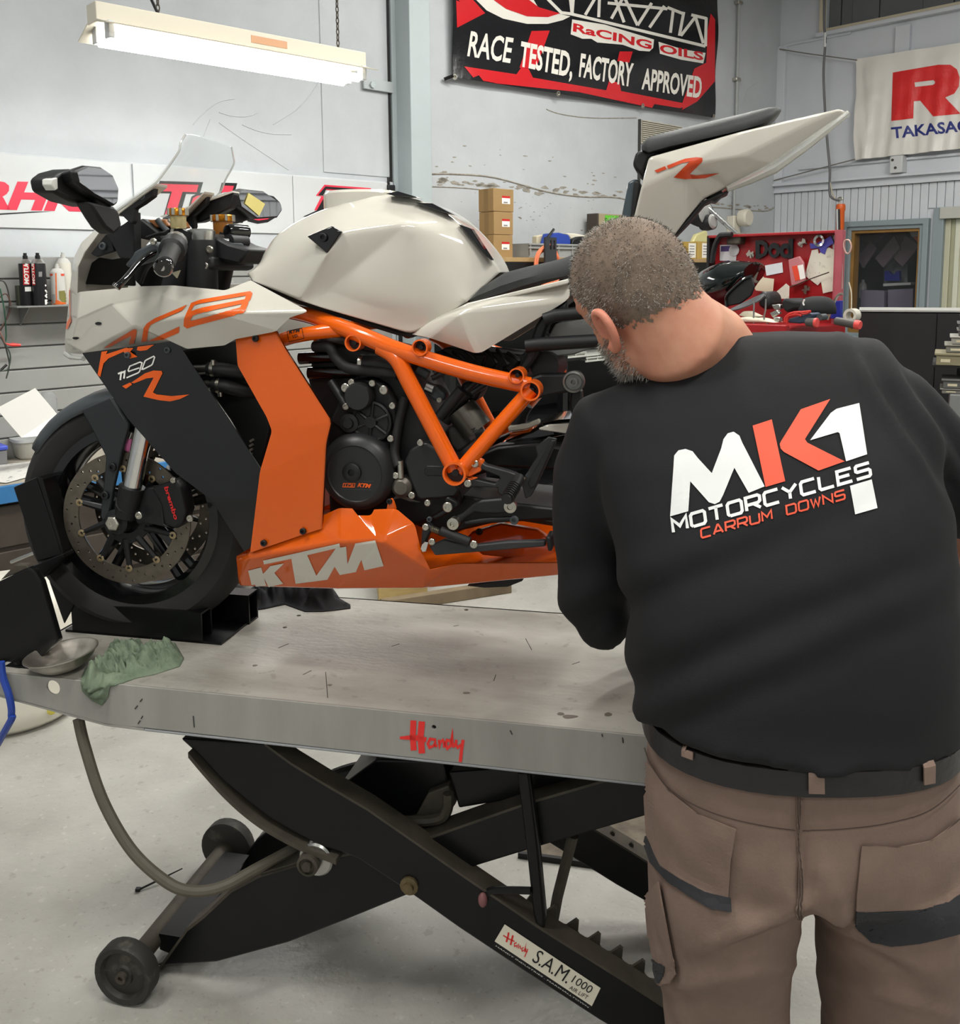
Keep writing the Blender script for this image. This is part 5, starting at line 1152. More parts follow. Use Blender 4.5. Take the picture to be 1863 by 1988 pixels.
plate('belly_pan_lug', c3((870, 1275), (885, 1215), (905, 1205), (915, 1225), (930, 1270)), 0.19, 0.008, M_op, bevel=0.003); bolt(*c3((893, 1222))[0], 0.191, 0.006, bike, M_mb)
plate('belly_lower_bag', [(905, 1138), (1010, 1118), (1015, 1128), (985, 1140), (940, 1142)], 0.05, 0.1, M_mb)
# ---- engine ------------------------------------------------------------
plate('engine_block', c3((480, 330), (900, 430), (1000, 600), (1240, 1030), (1290, 1240), (1060, 1360), (560, 1330), (540, 900), (440, 560)), 0.13, 0.26, mat('black engine metal', S(20, 20, 21), 0.5), bevel=0.01)
plate('radiator', c2((900, 190), (1240, 120), (1420, 560), (1440, 660), (1380, 930), (1200, 610)), 0.12, 0.03, mat('radiator black', S(12, 12, 13), 0.5), bevel=0.005)
for j in range(5):
    p = c2((1330 - j * 3, 730 + j * 28))[0]; tubep('radiator_fin', [(p[0] - 3, p[1] + 2, .122), (p[0] + 4, p[1] - 2, .122)], 0.003, M_zinc, n=6)
def hoseclip(pts, r, m, cpos):
    tubep('coolant_hose', pts, r, m, n=14, smooth_n=4)
tubep('coolant_pipe', c2((985, 305, .15), (1075, 300, .15)), 0.011, M_steel); tubep('coolant_hose', c2((1070, 300, .15), (1160, 305, .15), (1260, 320, .13), (1400, 340, .1)), 0.016, M_mb)
tubep('coolant_pipe', c2((1045, 395, .15), (1105, 395, .15)), 0.011, M_steel); tubep('coolant_hose', c2((1100, 395, .15), (1180, 405, .15), (1270, 430, .13), (1400, 440, .1)), 0.016, M_mb)
for p in c2((1105, 300), (1140, 400)):
    c = bp(p[0], p[1], 0.15); MB().lathe([(0.0175, -0.004), (0.0185, -0.004), (0.0185, 0.004), (0.0175, 0.004)], c, 'X', 18).build('hose_clip', M_zinc, bike)
tubep('clip_screw', c2((1098, 245, .16), (1098, 275, .16)), 0.005, M_zinc); tubep('clip_screw', c2((1140, 440, .16), (1142, 465, .16)), 0.005, M_zinc)
# upper hoses
tubep('breather_hose', c3((480, 375, .15), (560, 380, .16), (600, 440, .16), (660, 490, .165), (760, 505, .165), (930, 520, .16)), 0.0115, M_rubber, smooth_n=6, n=14)
tubep('cam_cover_bar', c3((400, 440, .14), (580, 430, .14)), 0.013, M_blackgloss); tubep('cam_cover_bar', c3((450, 520, .14), (700, 515, .14)), 0.013, M_blackgloss)
tubep('wide_hose', c3((730, 470, .15), (900, 480, .15), (1000, 560, .14)), 0.018, M_mb, smooth_n=4, n=14)
MB().lathe([(0.0185, -0.004), (0.0192, -0.004), (0.0192, 0.004), (0.0185, 0.004)], bp(*c3((742, 468))[0], 0.15), 'X', 16).build('hose_clip', M_zinc, bike)
# ignition cover etc.
plate('timing_cover', c3((640, 600), (700, 550), (800, 545), (880, 590), (930, 680), (935, 780), (905, 870), (860, 905), (760, 860), (640, 840), (560, 780), (600, 700)), 0.15, 0.06, M_case, bevel=0.008)
disc('cam_drive_cap', *c3((735, 645))[0], 0.16, [(0.030, -0.02), (0.030, 0.018), (0.026, 0.024), (0, 0.024)], M_case2)
gear = disc('idler_cover', *c3((798, 785))[0], 0.155, [(0.044, -0.01), (0.044, 0.008), (0.040, 0.010), (0.036, 0.006), (0.014, 0.006), (0.012, 0.014), (0, 0.014)], M_case)
cg = bp(*c3((798, 785))[0], 0.155)
for k in range(6):
    a = 2 * PI * k / 6 + 0.4; MB().tube([cg + Vector((0.010 * math.cos(a), -0.010, 0.010 * math.sin(a))), cg + Vector((0.040 * math.cos(a), -0.008, 0.040 * math.sin(a)))], 0.0035, 6).build('rib', M_case, gear)
disc('oil_filler', *c3((680, 790))[0], 0.155, [(0.020, -0.01), (0.020, 0.012), (0.012, 0.014), (0.010, 0.020), (0, 0.020)], M_case)
tubep('dip_tube', c3((570, 565, .155), (655, 700, .165)), 0.009, M_case2)
for p in c3((653, 600), (686, 570), (800, 575), (862, 612), (910, 698), (900, 878), (655, 703), (928, 1080), (1015, 1188), (1063, 900)): bolt(*p, 0.17, 0.0072, bike)
bolt(*c3((653, 600))[0], 0.171, 0.0095, bike); bolt(*c3((862, 612))[0], 0.171, 0.0095, bike)
cc = bp(*c3((718, 1062))[0], 0.17)
clc = MB().lathe([(0.082, -0.06), (0.084, -0.01), (0.080, 0.006), (0.070, 0.016), (0.060, 0.020), (0.058, 0.018), (0.0, 0.018)], cc, 'Y', 48).build('clutch_cover', M_case2, bike)
MB().lathe([(0.062, -0.0), (0.066, -0.03), (0.09, -0.05)], cc, 'Y', 40).build('clutch_housing', M_case, bike)
pc = bp(*c3((686, 1064))[0], 0.19)
MB().lathe([(0.020, -0.004), (0.020, 0.004), (0.017, 0.006), (0.007, 0.006), (0.006, 0.001), (0, 0.001)], pc, 'Y', 24).build('inspection_plug', M_mb, clc)
Yc = -(0.17 + 0.0188)
decal('cover_lettering', [text2('KTM', *c3((715, 1142), (790, 1150)), 7.5, shear=0.3, bold=0.05), stroke2(c3((640, 1125), (703, 1125), (698, 1146), (636, 1144)), 1.6, True), text2('LC8', *c3((645, 1143), (693, 1145)), 5.5, shear=0.2, bold=0.04)], M_odec, clc, BK, plane=dict(Y=Yc))
decal('cover_line', [stroke2(c3((632, 1112), (805, 1114)), 0.8), stroke2(c3((625, 1156), (795, 1160)), 0.8)], M_dg, clc, BK, plane=dict(Y=Yc))
# sprocket cover
spk = plate('sprocket_cover', c3((968, 1010), (1000, 940), (1060, 905), (1100, 900), (1180, 960), (1210, 1040), (1230, 1100), (1280, 1160), (1250, 1205), (1060, 1220), (1035, 1200), (1000, 1110)), 0.165, 0.04, M_case2, bevel=0.008, seg=3)
plate('cover_slot', c3((1080, 1050), (1095, 1028), (1200, 1030), (1200, 1085), (1095, 1085), (1080, 1070)), 0.1665, 0.004, M_case, spk, bevel=0.003)
# clutch slave
sl = disc('clutch_slave', *c3((965, 1140))[0], 0.16, [(0.022, -0.02), (0.022, 0.01), (0.014, 0.018), (0, 0.018)], mat('dull alloy', S(110, 106, 98), 0.45, metal=0.7, var=0.3, vscale=40))
tubep('slave_banjo', c3((955, 1095, .17), (950, 1000, .17)), 0.007, M_zinc); tubep('slave_hose', c3((940, 1030, .17), (920, 950, .16), (940, 800, .15), (975, 650, .14)), 0.010, M_rubber, smooth_n=4)
plate('slave_bracket', c3((905, 1215), (940, 1180), (1000, 1205), (1060, 1228), (1000, 1222), (950, 1205)), 0.15, 0.004, MATS['dull alloy'], bevel=0)
# throttle bodies, shock, coils between the frame tubes
tubep('throttle_sensor', e7((160, 90, .10), (265, 150, .10)), 0.010, M_dg, n=14); plate('throttle_body', e7((230, 260), (330, 250), (430, 330), (430, 400), (340, 420), (250, 350)), 0.10, 0.04, M_dg, bevel=0.006)
tubep('injector_bolt', e7((245, 260, .11), (320, 290, .11)), 0.011, M_steel); bolt(*e7((380, 395))[0], 0.105, 0.006, bike)
shk = tubep('shock_absorber', e7((590, 480, .06), (760, 700, .06)), 0.035, mat('grey shock body', S(104, 102, 94), 0.35, metal=0.7, var=0.2, vscale=20), n=24)
tubep('shock_collar', e7((540, 520, .06), (610, 545, .06)), 0.022, M_mb); tubep('shock_rod', e7((420, 600, .07), (640, 320, .07)), 0.016, M_case2)
tubep('linkage_arm', e7((380, 560, .1), (600, 290, .1)), 0.012, M_case2)
plate('shock_mount', e7((600, 220), (780, 210), (800, 300), (740, 420), (640, 400), (580, 300)), 0.06, 0.08, M_mb, bevel=0.008)
decal('shock_lettering', [text2('AKR', *e7((690, 690), (765, 770)), 9, bold=0.03)], M_bk, shk, BK, bvh=bvh_of([shk]), lift=0.001, mx=3)
plate('casting_rib', e7((450, 680), (520, 640), (620, 690), (700, 830), (560, 930), (480, 850)), 0.06, 0.06, mat('worn casting', S(84, 84, 80), 0.4, metal=0.4), bevel=0.006)
for k, (a, b) in enumerate([((0, 640), (250, 760)), ((60, 620), (140, 540)), ((20, 770), (230, 780)), ((60, 640), (60, 820)), ((300, 180), (560, 60)), ((650, 300), (820, 150)), ((700, 330), (900, 200)), ((320, 130), (480, 40))]):
    tubep('engine_lead' if k > 3 else 'casting_rib', e7((*a, .11), (*b, .10)), 0.006, M_black if k > 3 else M_case, n=8)
# top side: wiring loom under the tank
rr = random.Random(11)
for k in range(7):
    x0 = 1180 + k * 60; tubep('loom_wire', c3((x0, 400 + rr.uniform(-10, 20), .09), (x0 + 60, 440 + rr.uniform(-20, 30), .11), (x0 + 40, 500, .08), (x0 + 110, 520 + rr.uniform(-20, 20), .09)), 0.004, M_black, smooth_n=4, n=6)
# ---- swingarm, chain, rear end ----------------------------------------
plate('swingarm', c3((1240, 1020), (1480, 920), (1700, 900), (2100, 960), (2300, 1040), (2300, 1120), (1900, 1060), (1500, 1040), (1300, 1110)), 0.11, 0.05, M_blacksteel, mirror=True, bevel=0.008)
plate('rear_hugger', e7((960, 850), (1080, 790), (1300, 700), (1400, 640), (1560, 600), (1700, 590), (1800, 600), (1900, 700), (1700, 740), (1400, 800), (1200, 860)), 0.07, 0.14, M_blackgloss, bevel=0.008)
plate('hugger_white', e7((1370, 680), (1480, 645), (1740, 630), (1900, 660), (1900, 740), (1640, 735), (1380, 700)), 0.078, 0.156, M_wp, bevel=0.006)
plate('strap', e7((1060, 660), (1250, 640), (1370, 590), (1385, 635), (1260, 690), (1070, 720)), 0.08, 0.02, mat('grey webbing', S(178, 174, 160), 0.7), bevel=0.003)
plate('strap_orange', e7((1075, 725), (1250, 700), (1310, 685), (1290, 720), (1150, 750), (1085, 755)), 0.07, 0.1, M_op, bevel=0.004)
tubep('reservoir_tube', e7((1150, 640, .05), (1180, 520, .05), (1230, 430, .05)), 0.02, M_mb, n=14)
rwc = Vector((WC.x + 1.425, 0, WC.z + 0.01))
rwt = MB(); prof = [(0.20, -0.08)] + [(0.245 + 0.065 * math.cos(-1.3 + 2.6 * i / 12), 0.095 * math.sin(-1.3 + 2.6 * i / 12)) for i in range(13)] + [(0.20, 0.08), (0.20, -0.08)]
rwh = thing('rear_wheel', None, None); rwh.parent = bike; rwh.location = rwc
MB().lathe(prof, (0, 0, 0), 'Y', 56).build('tyre', M_tread, rwh)
MB().lathe([(0.219, -0.07), (0.2, -0.068), (0.19, 0), (0.2, 0.068), (0.219, 0.07), (0.185, 0.06), (0.18, 0), (0.185, -0.06), (0.219, -0.07)], (0, 0, 0), 'Y', 48).build('rim', MATS['black wheel enamel'], rwh)
MB().lathe([(0.015, -0.09), (0.06, -0.09), (0.06, 0.09), (0.015, 0.09)], (0, 0, 0), 'Y', 24).build('hub', M_mb, rwh)
for k in range(5):
    a = 2 * PI * k / 5; MB().tube([(0.05 * math.cos(a), 0, 0.05 * math.sin(a)), (0.185 * math.cos(a), 0, 0.185 * math.sin(a))], 0.018, 8).build('spoke', MATS['black wheel enamel'], rwh)
tubep('chain', c3((1300, 1250, .09), (1550, 1290, .09), (1800, 1330, .09), (2200, 1390, .09)), 0.012, mat('oily chain', S(52, 46, 40), 0.5, metal=0.5, var=0.4, vscale=120), n=8)
lk = plate('shock_link', r5((0, 640), (100, 590), (250, 545), (680, 540), (760, 500), (860, 510), (930, 600), (920, 720), (850, 810), (740, 830), (560, 870), (300, 920), (100, 980)), 0.12, 0.03, M_mb, bevel=0.006)
disc('link_bearing', *r5((775, 672))[0], 0.12, [(0.022, -0.01), (0.022, 0.006), (0.018, 0.007), (0.016, 0.002), (0.009, 0.002), (0.009, 0.009), (0.005, 0.009), (0.004, 0.003), (0, 0.003)], mat('bearing alloy', S(120, 120, 116), 0.35, metal=0.8), lk)
plate('link_strut', r5((720, 830), (900, 800), (920, 1150), (830, 1230), (740, 1240), (700, 1000)), 0.10, 0.03, M_case, bevel=0.005)
# ---- footrest, shift lever, side stand --------------------------------
fr_ = plate('footrest_bracket', e7((690, 1010), (740, 985), (790, 1010), (840, 1050), (1060, 1110), (1150, 1140), (1180, 1200), (1120, 1320), (1010, 1370), (960, 1330), (960, 1280), (680, 1270), (630, 1240), (650, 1195), (720, 1190), (930, 1240), (985, 1190), (975, 1165), (760, 1080), (700, 1060)), 0.20, 0.02, M_case2, bevel=0.004)
bolt(*e7((735, 1032))[0], 0.201, 0.008, bike); bolt(*e7((665, 1230))[0], 0.201, 0.008, bike)
plate('heel_guard', e7((1340, 870), (1470, 765), (1555, 785), (1540, 850), (1360, 1250), (1300, 1360), (1240, 1390), (1200, 1240), (1220, 1180), (1360, 960)), 0.19, 0.006, M_case2, bevel=0.002)
plate('heel_guard_rib', e7((1500, 800), (1545, 800), (1340, 1260), (1290, 1290), (1260, 1230)), 0.196, 0.006, M_case, bevel=0.002)
fp0, fp1 = bp(*e7((1180, 1180))[0], 0.21), bp(*e7((1050, 1400))[0], 0.29)
fpg = MB().tube([fp0, fp0.lerp(fp1, 0.5), fp1], [0.011, 0.0105, 0.010], 12).build('footpeg', M_case2, bike)
for k in range(7):
    q = fp0.lerp(fp1, 0.4 + k * 0.085); MB().tube([q - (fp1 - fp0).normalized() * 0.002, q + (fp1 - fp0).normalized() * 0.002], 0.013, 10).build('peg_ring', M_case, fpg)
tubep('peg_collar', e7((1150, 1240, .21), (1200, 1155, .205)), 0.012, M_steel)
slv = plate('shift_lever', e7((500, 1590), (600, 1540), (720, 1430), (800, 1400), (1020, 1380), (1100, 1420), (1140, 1480), (1080, 1530), (960, 1545), (800, 1540), (730, 1530), (640, 1590), (560, 1690), (500, 1690), (480, 1640)), 0.21, 0.014, M_case, bevel=0.005)
disc('lever_pivot', *e7((1088, 1468))[0], 0.212, [(0.0125, -0.01), (0.0125, 0.003), (0.006, 0.004), (0.005, 0.001), (0, 0.001)], M_zinc)
disc('lever_toe', *e7((525, 1628))[0], 0.22, [(0.011, -0.01), (0.012, 0.012), (0.006, 0.013), (0.005, 0.008), (0, 0.008)], M_zinc)
tubep('shift_rod', e7((640, 1630, .20), (860, 1600, .20), (1100, 1590, .20)), 0.006, M_mb); bolt(*e7((1130, 1600))[0], 0.205, 0.009, bike, M_dg)
plate('selector_arm', e7((290, 1580), (430, 1500), (430, 1380), (470, 1370), (560, 1420), (580, 1460), (500, 1520), (330, 1610)), 0.175, 0.012, M_case, bevel=0.004)
bolt(*e7((465, 1470))[0], 0.18, 0.011, bike); bolt(*e7((262, 1427))[0], 0.17, 0.007, bike); bolt(*e7((105, 1352))[0], 0.17, 0.007, bike); bolt(*e7((280, 1592))[0], 0.176, 0.006, bike, M_dg)
std = plate('side_stand', e7((270, 1870), (420, 1800), (700, 1860), (1060, 1820), (1440, 1810), (1440, 1870), (1050, 1900), (700, 1930), (330, 1960)), 0.215, 0.016, mat('worn stand black', S(52, 53, 54), 0.5, var=0.2, vscale=20), bevel=0.003)
plate('stand_foot', e7((1440, 1775), (1490, 1770), (1515, 1850), (1505, 1920), (1465, 1920), (1455, 1850)), 0.225, 0.05, M_mb, std, bevel=0.005)
tubep('stand_spring_sleeve', e7((390, 1710, .225), (680, 1820, .225)), 0.0095, M_rubber)
for k in range(6):
    q = bp(*e7((300 + k * 16, 1688 + k * 6))[0], 0.225); MB().lathe([(0.005, -0.0014), (0.0075, 0), (0.005, 0.0014)], q, 'X', 10).build('stand_spring', M_zinc, bike)
plate('stand_bracket', e7((200, 1660), (260, 1640), (310, 1680), (260, 1780), (220, 1900), (185, 1890)), 0.21, 0.02, M_case, bevel=0.004)
bolt(*e7((242, 1668))[0], 0.226, 0.007, bike); bolt(*e7((725, 1842))[0], 0.226, 0.008, bike); bolt(*e7((305, 1815))[0], 0.225, 0.007, bike)
plate('stand_hook', e7((200, 1850), (230, 1820), (265, 1830), (240, 1920), (205, 1925), (185, 1890)), 0.222, 0.006, M_chrome, bevel=0.001)
plate('lower_engine_cover', e7((0, 1540), (420, 1400), (620, 1360), (1000, 1420), (1540, 1480), (1540, 1600), (900, 1640), (640, 1700), (400, 1780), (140, 1660)), 0.11, 0.2, M_black, bevel=0.006)
# ------------------------------------------------------------------ the mechanic
from mathutils import noise
_b = WORLD.px(1545, 1980, Y=1.30)
PM = Fr((_b.x, 1.33, 0), 0.0)
person = thing('person', 'person in a black printed shirt and brown work trousers bending over the motorcycle', 'person', PM)
def mp_(x, y, d): return PM.px(x, y, Y=d - 1.33)
M_skin = mat('skin', S(206, 152, 124), 0.55, col2=S(190, 124, 100), vscale=14)
M_shirt = mat('black cotton', S(17, 18, 21), 0.85, var=0.15, vscale=5, bump=0.05, bscale=400)
M_pants = mat('brown work cloth', S(132, 110, 98), 0.85, col2=S(112, 94, 84), vscale=7, bump=0.08, bscale=300)
M_patch = mat('dark reinforcement cloth', S(46, 46, 50), 0.85, var=0.15, vscale=20)
def ellipse_ring(c, ax_, ay_, a, b, n=28, sq=1.0):
    out = []
    for i in range(n):
        t = 2 * PI * i / n; ct, st = math.cos(t), math.sin(t)
        out.append(c + ax_ * (a * math.copysign(abs(ct) ** sq, ct)) + ay_ * (b * math.copysign(abs(st) ** sq, st)))
    return out
def remesh(mb, name, vox, smooth_it=6, sm_f=0.5):
    o = mb.build(name + '_src', None, None, smooth=0)
    r = o.modifiers.new('r', 'REMESH'); r.mode = 'VOXEL'; r.voxel_size = vox
    if smooth_it:
        s_ = o.modifiers.new('s', 'SMOOTH'); s_.iterations = smooth_it; s_.factor = sm_f
    dg = bpy.context.evaluated_depsgraph_get(); me = bpy.data.meshes.new_from_object(o.evaluated_get(dg)); me.name = name
    bpy.data.objects.remove(o); return me
def addmesh(me, name, m, parent, smooth=True):
    o = bpy.data.objects.new(name, me); COL.objects.link(o); o.parent = parent; me.materials.clear(); me.materials.append(m)
    if smooth: me.shade_smooth()
    return o
def seg_d(p, a, b):
    ab = b - a; t = max(0, min(1, (p - a).dot(ab) / ab.dot(ab))); return (p - (a + ab * t)).length, t

# ---- shirt -------------------------------------------------------------
sm = MB(); rings = []
for (cx, cy, d, hw, th, tilt) in [(1536, 1382, 1.28, 323, .183, 1.6), (1538, 1340, 1.285, 324, .174, 2), (1536, 1270, 1.29, 324, .175, 1), (1527, 1180, 1.30, 324, .172, -1), (1515, 1060, 1.325, 326, .17, -3),
                                  (1492, 940, 1.36, 330, .165, -5), (1470, 850, 1.39, 325, .155, -6), (1470, 780, 1.415, 305, .14, -5), (1482, 730, 1.43, 275, .125, -3), (1496, 695, 1.44, 235, .108, -1), (1510, 668, 1.445, 195, .09, 1), (1520, 650, 1.45, 150, .07, 2)]:
    c = mp_(cx, cy, d); t = math.radians(tilt); ax_ = Vector((math.cos(t), 0, -math.sin(t))); ay_ = Vector((0, 1, 0.0))
    rings.append(ellipse_ring(c, ax_, ay_, hw * d / FPX, th, 32, 0.85))
sm.loft(rings)
def limb(mb, pts, n=16):
    mb.tube([mp_(*p[:3]) for p in pts], [p[3] for p in pts], n)
limb(sm, [(1300, 800, 1.43, .07), (1190, 850, 1.45, .085), (1150, 930, 1.46, .068), (1140, 1030, 1.46, .058), (1146, 1130, 1.465, .054), (1164, 1190, 1.48, .056), (1172, 1208, 1.50, .050)])
limb(sm, [(1600, 790, 1.42, .08), (1725, 800, 1.42, .080), (1800, 880, 1.42, .072), (1862, 950, 1.42, .068), (1905, 995, 1.43, .066)])
me = remesh(sm, 'shirt', 0.011, 10)
# cloth folds
def fold(v):
    p = v.co; n = v.normal
    uv = PM.uv(p); x, y = uv
    # diagonal drag lines from the left armpit / waist rising to the right
    s1 = y + 0.42 * (x - 1200)
    k = 0.0
    k += 0.006 * math.exp(-((s1 - 1290) / 60) ** 2) * math.exp(-max(0, x - 1200) / 330)
    k -= 0.007 * math.exp(-((s1 - 1345) / 35) ** 2) * math.exp(-max(0, x - 1180) / 420)
    k += 0.007 * math.exp(-((s1 - 1400) / 40) ** 2) * math.exp(-max(0, x - 1180) / 420)
    k -= 0.006 * math.exp(-((s1 - 1455) / 30) ** 2) * math.exp(-max(0, x - 1200) / 300)
    k += 0.005 * math.exp(-((s1 - 1130) / 40) ** 2) * math.exp(-max(0, x - 1190) / 260)
    k -= 0.005 * math.exp(-((s1 - 1185) / 30) ** 2) * math.exp(-max(0, x - 1190) / 260)
    # lines running down from the right shoulder
    s2 = (x - 1700) - 0.62 * (y - 700)
    if y < 1050:
        for c_, a_ in ((0, .004), (28, -.005), (62, .005), (95, -.004)): k += a_ * math.exp(-((s2 - c_ + 40) / 16) ** 2) * math.exp(-((y - 800) / 150) ** 2)
    nz = noise.noise(Vector((p.x * 5 + p.z * 2, p.y * 5, p.z * 9 - p.x * 4)))
    return 1.8 * k + 0.005 * nz + 0.0015 * noise.noise(p * 22)
cos = [v.co + v.normal * fold(v) for v in me.vertices]
for v, c in zip(me.vertices, cos): v.co = c
# hem: open underside
bm = bmesh.new(); bm.from_mesh(me)
neckc = mp_(1352, 690, 1.44)
kill = [f for f in bm.faces if f.normal.z < -0.8 and f.calc_center_median().z < mp_(1536, 1382, 1.28).z + 0.02]
bmesh.ops.delete(bm, geom=kill, context='FACES'); bm.to_mesh(me); bm.free()
shirt = addmesh(me, 'shirt', M_shirt, person); so = shirt.modifiers.new('s', 'SOLIDIFY'); so.thickness = 0.003; so.offset = -1
bvs = bvh_of([shirt])
# collar
hd_c = mp_(1226, 566, 1.43)
nb = mp_(1372, 716, 1.475); 
# print on the back
lg = lambda *a: m5(*a)
white = [poly2([lg((555, 890), (570, 660), (572, 630), (590, 608), (620, 602), (650, 612), (672, 640), (732, 705), (772, 600), (782, 560), (800, 535), (825, 528), (850, 545), (862, 575), (958, 762), (890, 790), (828, 682), (780, 800), (765, 828), (745, 838), (720, 830), (640, 740), (632, 868))]),
         poly2([lg((1152, 565), (1240, 448), (1265, 430), (1362, 405), (1396, 625), (1306, 655), (1278, 535), (1270, 530))]),
         poly2([lg((1322, 760), (1415, 732), (1440, 855), (1345, 882))])]
red = [poly2([lg((906, 502), (988, 475), (1046, 740), (962, 765))]), poly2([lg((1022, 580), (1030, 565), (1112, 432), (1238, 388), (1130, 560), (1140, 575), (1300, 655), (1188, 695), (1040, 615), (1026, 600))])]
M_pw = mat('white shirt print', S(226, 228, 226), 0.6); M_pr = mat('coral shirt print', S(226, 84, 54), 0.6)
decal('logo_white', white, M_pw, shirt, PM, bvh=bvs, lift=0.0016, mx=6)
decal('logo_red', red, M_pr, shirt, PM, bvh=bvs, lift=0.0016, mx=6)
# wide technical lettering from strokes, unit box 1 x 1 (y up)
GL = {'M': [[(0, 0), (0, 1), (.5, .35), (1, 1), (1, 0)]], 'O': [[(.12, 0), (.88, 0), (1, .15), (1, .85), (.88, 1), (.12, 1), (0, .85), (0, .15), (.12, 0)]], 'T': [[(0, 1), (1, 1)], [(.5, 1), (.5, 0)]],
      'R': [[(0, 0), (0, 1), (.85, 1), (1, .88), (1, .55), (.85, .42), (0.1, .42)], [(.5, .42), (1, 0)]], 'C': [[(1, 1), (.12, 1), (0, .85), (0, .15), (.12, 0), (1, 0)]], 'Y': [[(0, 1), (.5, .5), (1, 1)], [(.5, .5), (.5, 0)]],
      'L': [[(0, 1), (0, .12), (.1, 0), (1, 0)]], 'E': [[(1, 1), (0, 1), (0, 0), (1, 0)], [(0, .52), (.85, .52)]], 'S': [[(1, 1), (.1, 1), (0, .9), (0, .6), (.1, .52), (.9, .52), (1, .42), (1, .1), (.9, 0), (0, 0)]],
      'A': [[(0, 0), (.45, 1), (.55, 1), (1, 0)], [(.18, .28), (.82, .28)]], 'U': [[(0, 1), (0, .15), (.12, 0), (.88, 0), (1, .15), (1, 1)]], 'D': [[(0, 0), (0, 1), (.85, 1), (1, .85), (1, .15), (.85, 0), (0, 0)]],
      'W': [[(0, 1), (.25, 0), (.5, .8), (.75, 0), (1, 1)]], 'N': [[(0, 0), (0, 1), (1, 0), (1, 1)]], 'I': [[(.5, 0), (.5, 1)]], ' ': []}
def techtext(t, p0, p1, h, wd, up=None):
    p0 = Vector(p0); p1 = Vector(p1); n = len(t); e = (p1 - p0); adv = e / n; out = []
    u_ = Vector(up) if up else Vector((e.y, -e.x)).normalized() * h
    for i, ch in enumerate(t):
        for s_ in GL[ch]: out.append(stroke2([p0 + adv * (i + 0.06 + 0.76 * x) + u_ * y for x, y in s_], wd))
    return out
decal('lettering_white', techtext('MOTORCYCLES', *lg((565, 960), (1425, 712)), 25, 6.2, up=(-3.5, -25)), M_pw, shirt, PM, bvh=bvs, lift=0.0016, mx=6, joined=True)
decal('lettering_red', techtext('CARRUM DOWNS', *lg((686, 984), (1310, 812)), 17, 3.6, up=(-1.5, -17)), M_pr, shirt, PM, bvh=bvs, lift=0.0016, mx=6, joined=True)

# ---- trousers ----------------------------------------------------------
tm = MB(); rings = []
for (cx, cy, d, hw, th) in [(1545, 1395, 1.275, 300, .158), (1548, 1480, 1.28, 306, .163), (1550, 1560, 1.28, 312, .168), (1550, 1640, 1.285, 312, .162), (1550, 1680, 1.29, 300, .12)]:
    rings.append(ellipse_ring(mp_(cx, cy, d), Vector((1, 0, 0)), Vector((0, 1, 0)), hw * d / FPX, th, 32, 0.85))
tm.loft(rings)
def leg(cxs):
    rg = []
    for (c, a, b) in cxs: rg.append(ellipse_ring(c, Vector((1, 0, 0)), Vector((0, 1, 0)), a, b, 24, 0.9))
    tm.loft(rg)
def P3(x, y, d): return mp_(x, y, d)
lk_ = P3(1402, 1985, 1.30); rk_ = P3(1718, 1985, 1.30)
leg([(P3(1405, 1640, 1.285), .108, .158), (P3(1394, 1760, 1.29), .104, .145), (P3(1398, 1860, 1.295), .098, .125), (lk_, .086, .11), (lk_ + Vector((-.005, .02, -.15)), .08, .10), (Vector((lk_.x - .01, lk_.y + .0, .25)), .078, .095), (Vector((lk_.x - .01, lk_.y - .01, .08)), .078, .10)])
leg([(P3(1700, 1640, 1.285), .108, .158), (P3(1714, 1760, 1.29), .104, .145), (P3(1714, 1860, 1.295), .098, .125), (rk_, .09, .11), (rk_ + Vector((.005, .02, -.15)), .082, .10), (Vector((rk_.x + .01, rk_.y + .0, .25)), .08, .095), (Vector((rk_.x + .01, rk_.y - .01, .08)), .08, .10)])
me = remesh(tm, 'trousers', 0.011, 8)
def wrk(v):
    p = v.co; x, y = PM.uv(p); k = 0.0
    for (cx_, cy_, ang, ln, wd, am) in [(1480, 1790, -25, 120, 14, .006), (1440, 1830, -20, 130, 12, -.005), (1640, 1800, 30, 130, 14, .006), (1690, 1850, 35, 140, 13, -.006), (1400, 1900, -12, 120, 14, .005), (1720, 1930, 18, 130, 15, .005), (1350, 1940, 10, 100, 12, -.004), (1560, 1680, 80, 120, 18, -.006), (1620, 1740, 65, 80, 14, .004)]:
        a = math.radians(ang); dx, dy = x - cx_, y - cy_; u_ = dx * math.cos(a) + dy * math.sin(a); v_ = -dx * math.sin(a) + dy * math.cos(a)
        k += am * math.exp(-(u_ / ln) ** 2 - (v_ / wd) ** 2)
    return 1.9 * k + 0.006 * noise.noise(Vector((p.x * 8, p.y * 8, p.z * 12))) + 0.002 * noise.noise(p * 30)
cos = [v.co + v.normal * wrk(v) for v in me.vertices]
for v, c in zip(me.vertices, cos): v.co = c
trs = addmesh(me, 'trousers', M_pants, person)
bvt = bvh_of([trs])
M_seam = mat('seam thread', S(74, 60, 54), 0.9)
def td(name, shapes, m, lift, mx=6): return decal(name, shapes, m, trs, PM, bvh=bvt, lift=lift, mx=mx, one=True)
def tdl(name, shapes, m, lift):
    o = td(name, shapes, m, lift); so = o.modifiers.new('s', 'SOLIDIFY'); so.thickness = 0.002; so.offset = -1; return o
tdl('pocket', [poly2([m4((195, 265), (240, 290), (330, 420), (480, 540), (680, 620), (655, 780), (640, 985), (520, 960), (400, 900), (290, 830), (215, 640))])], M_pants, 0.003)
tdl('pocket', [poly2([m4((1335, 705), (1520, 715), (1700, 680), (1850, 570), (1855, 960), (1800, 1010), (1660, 1040), (1300, 1050))])], M_pants, 0.003)
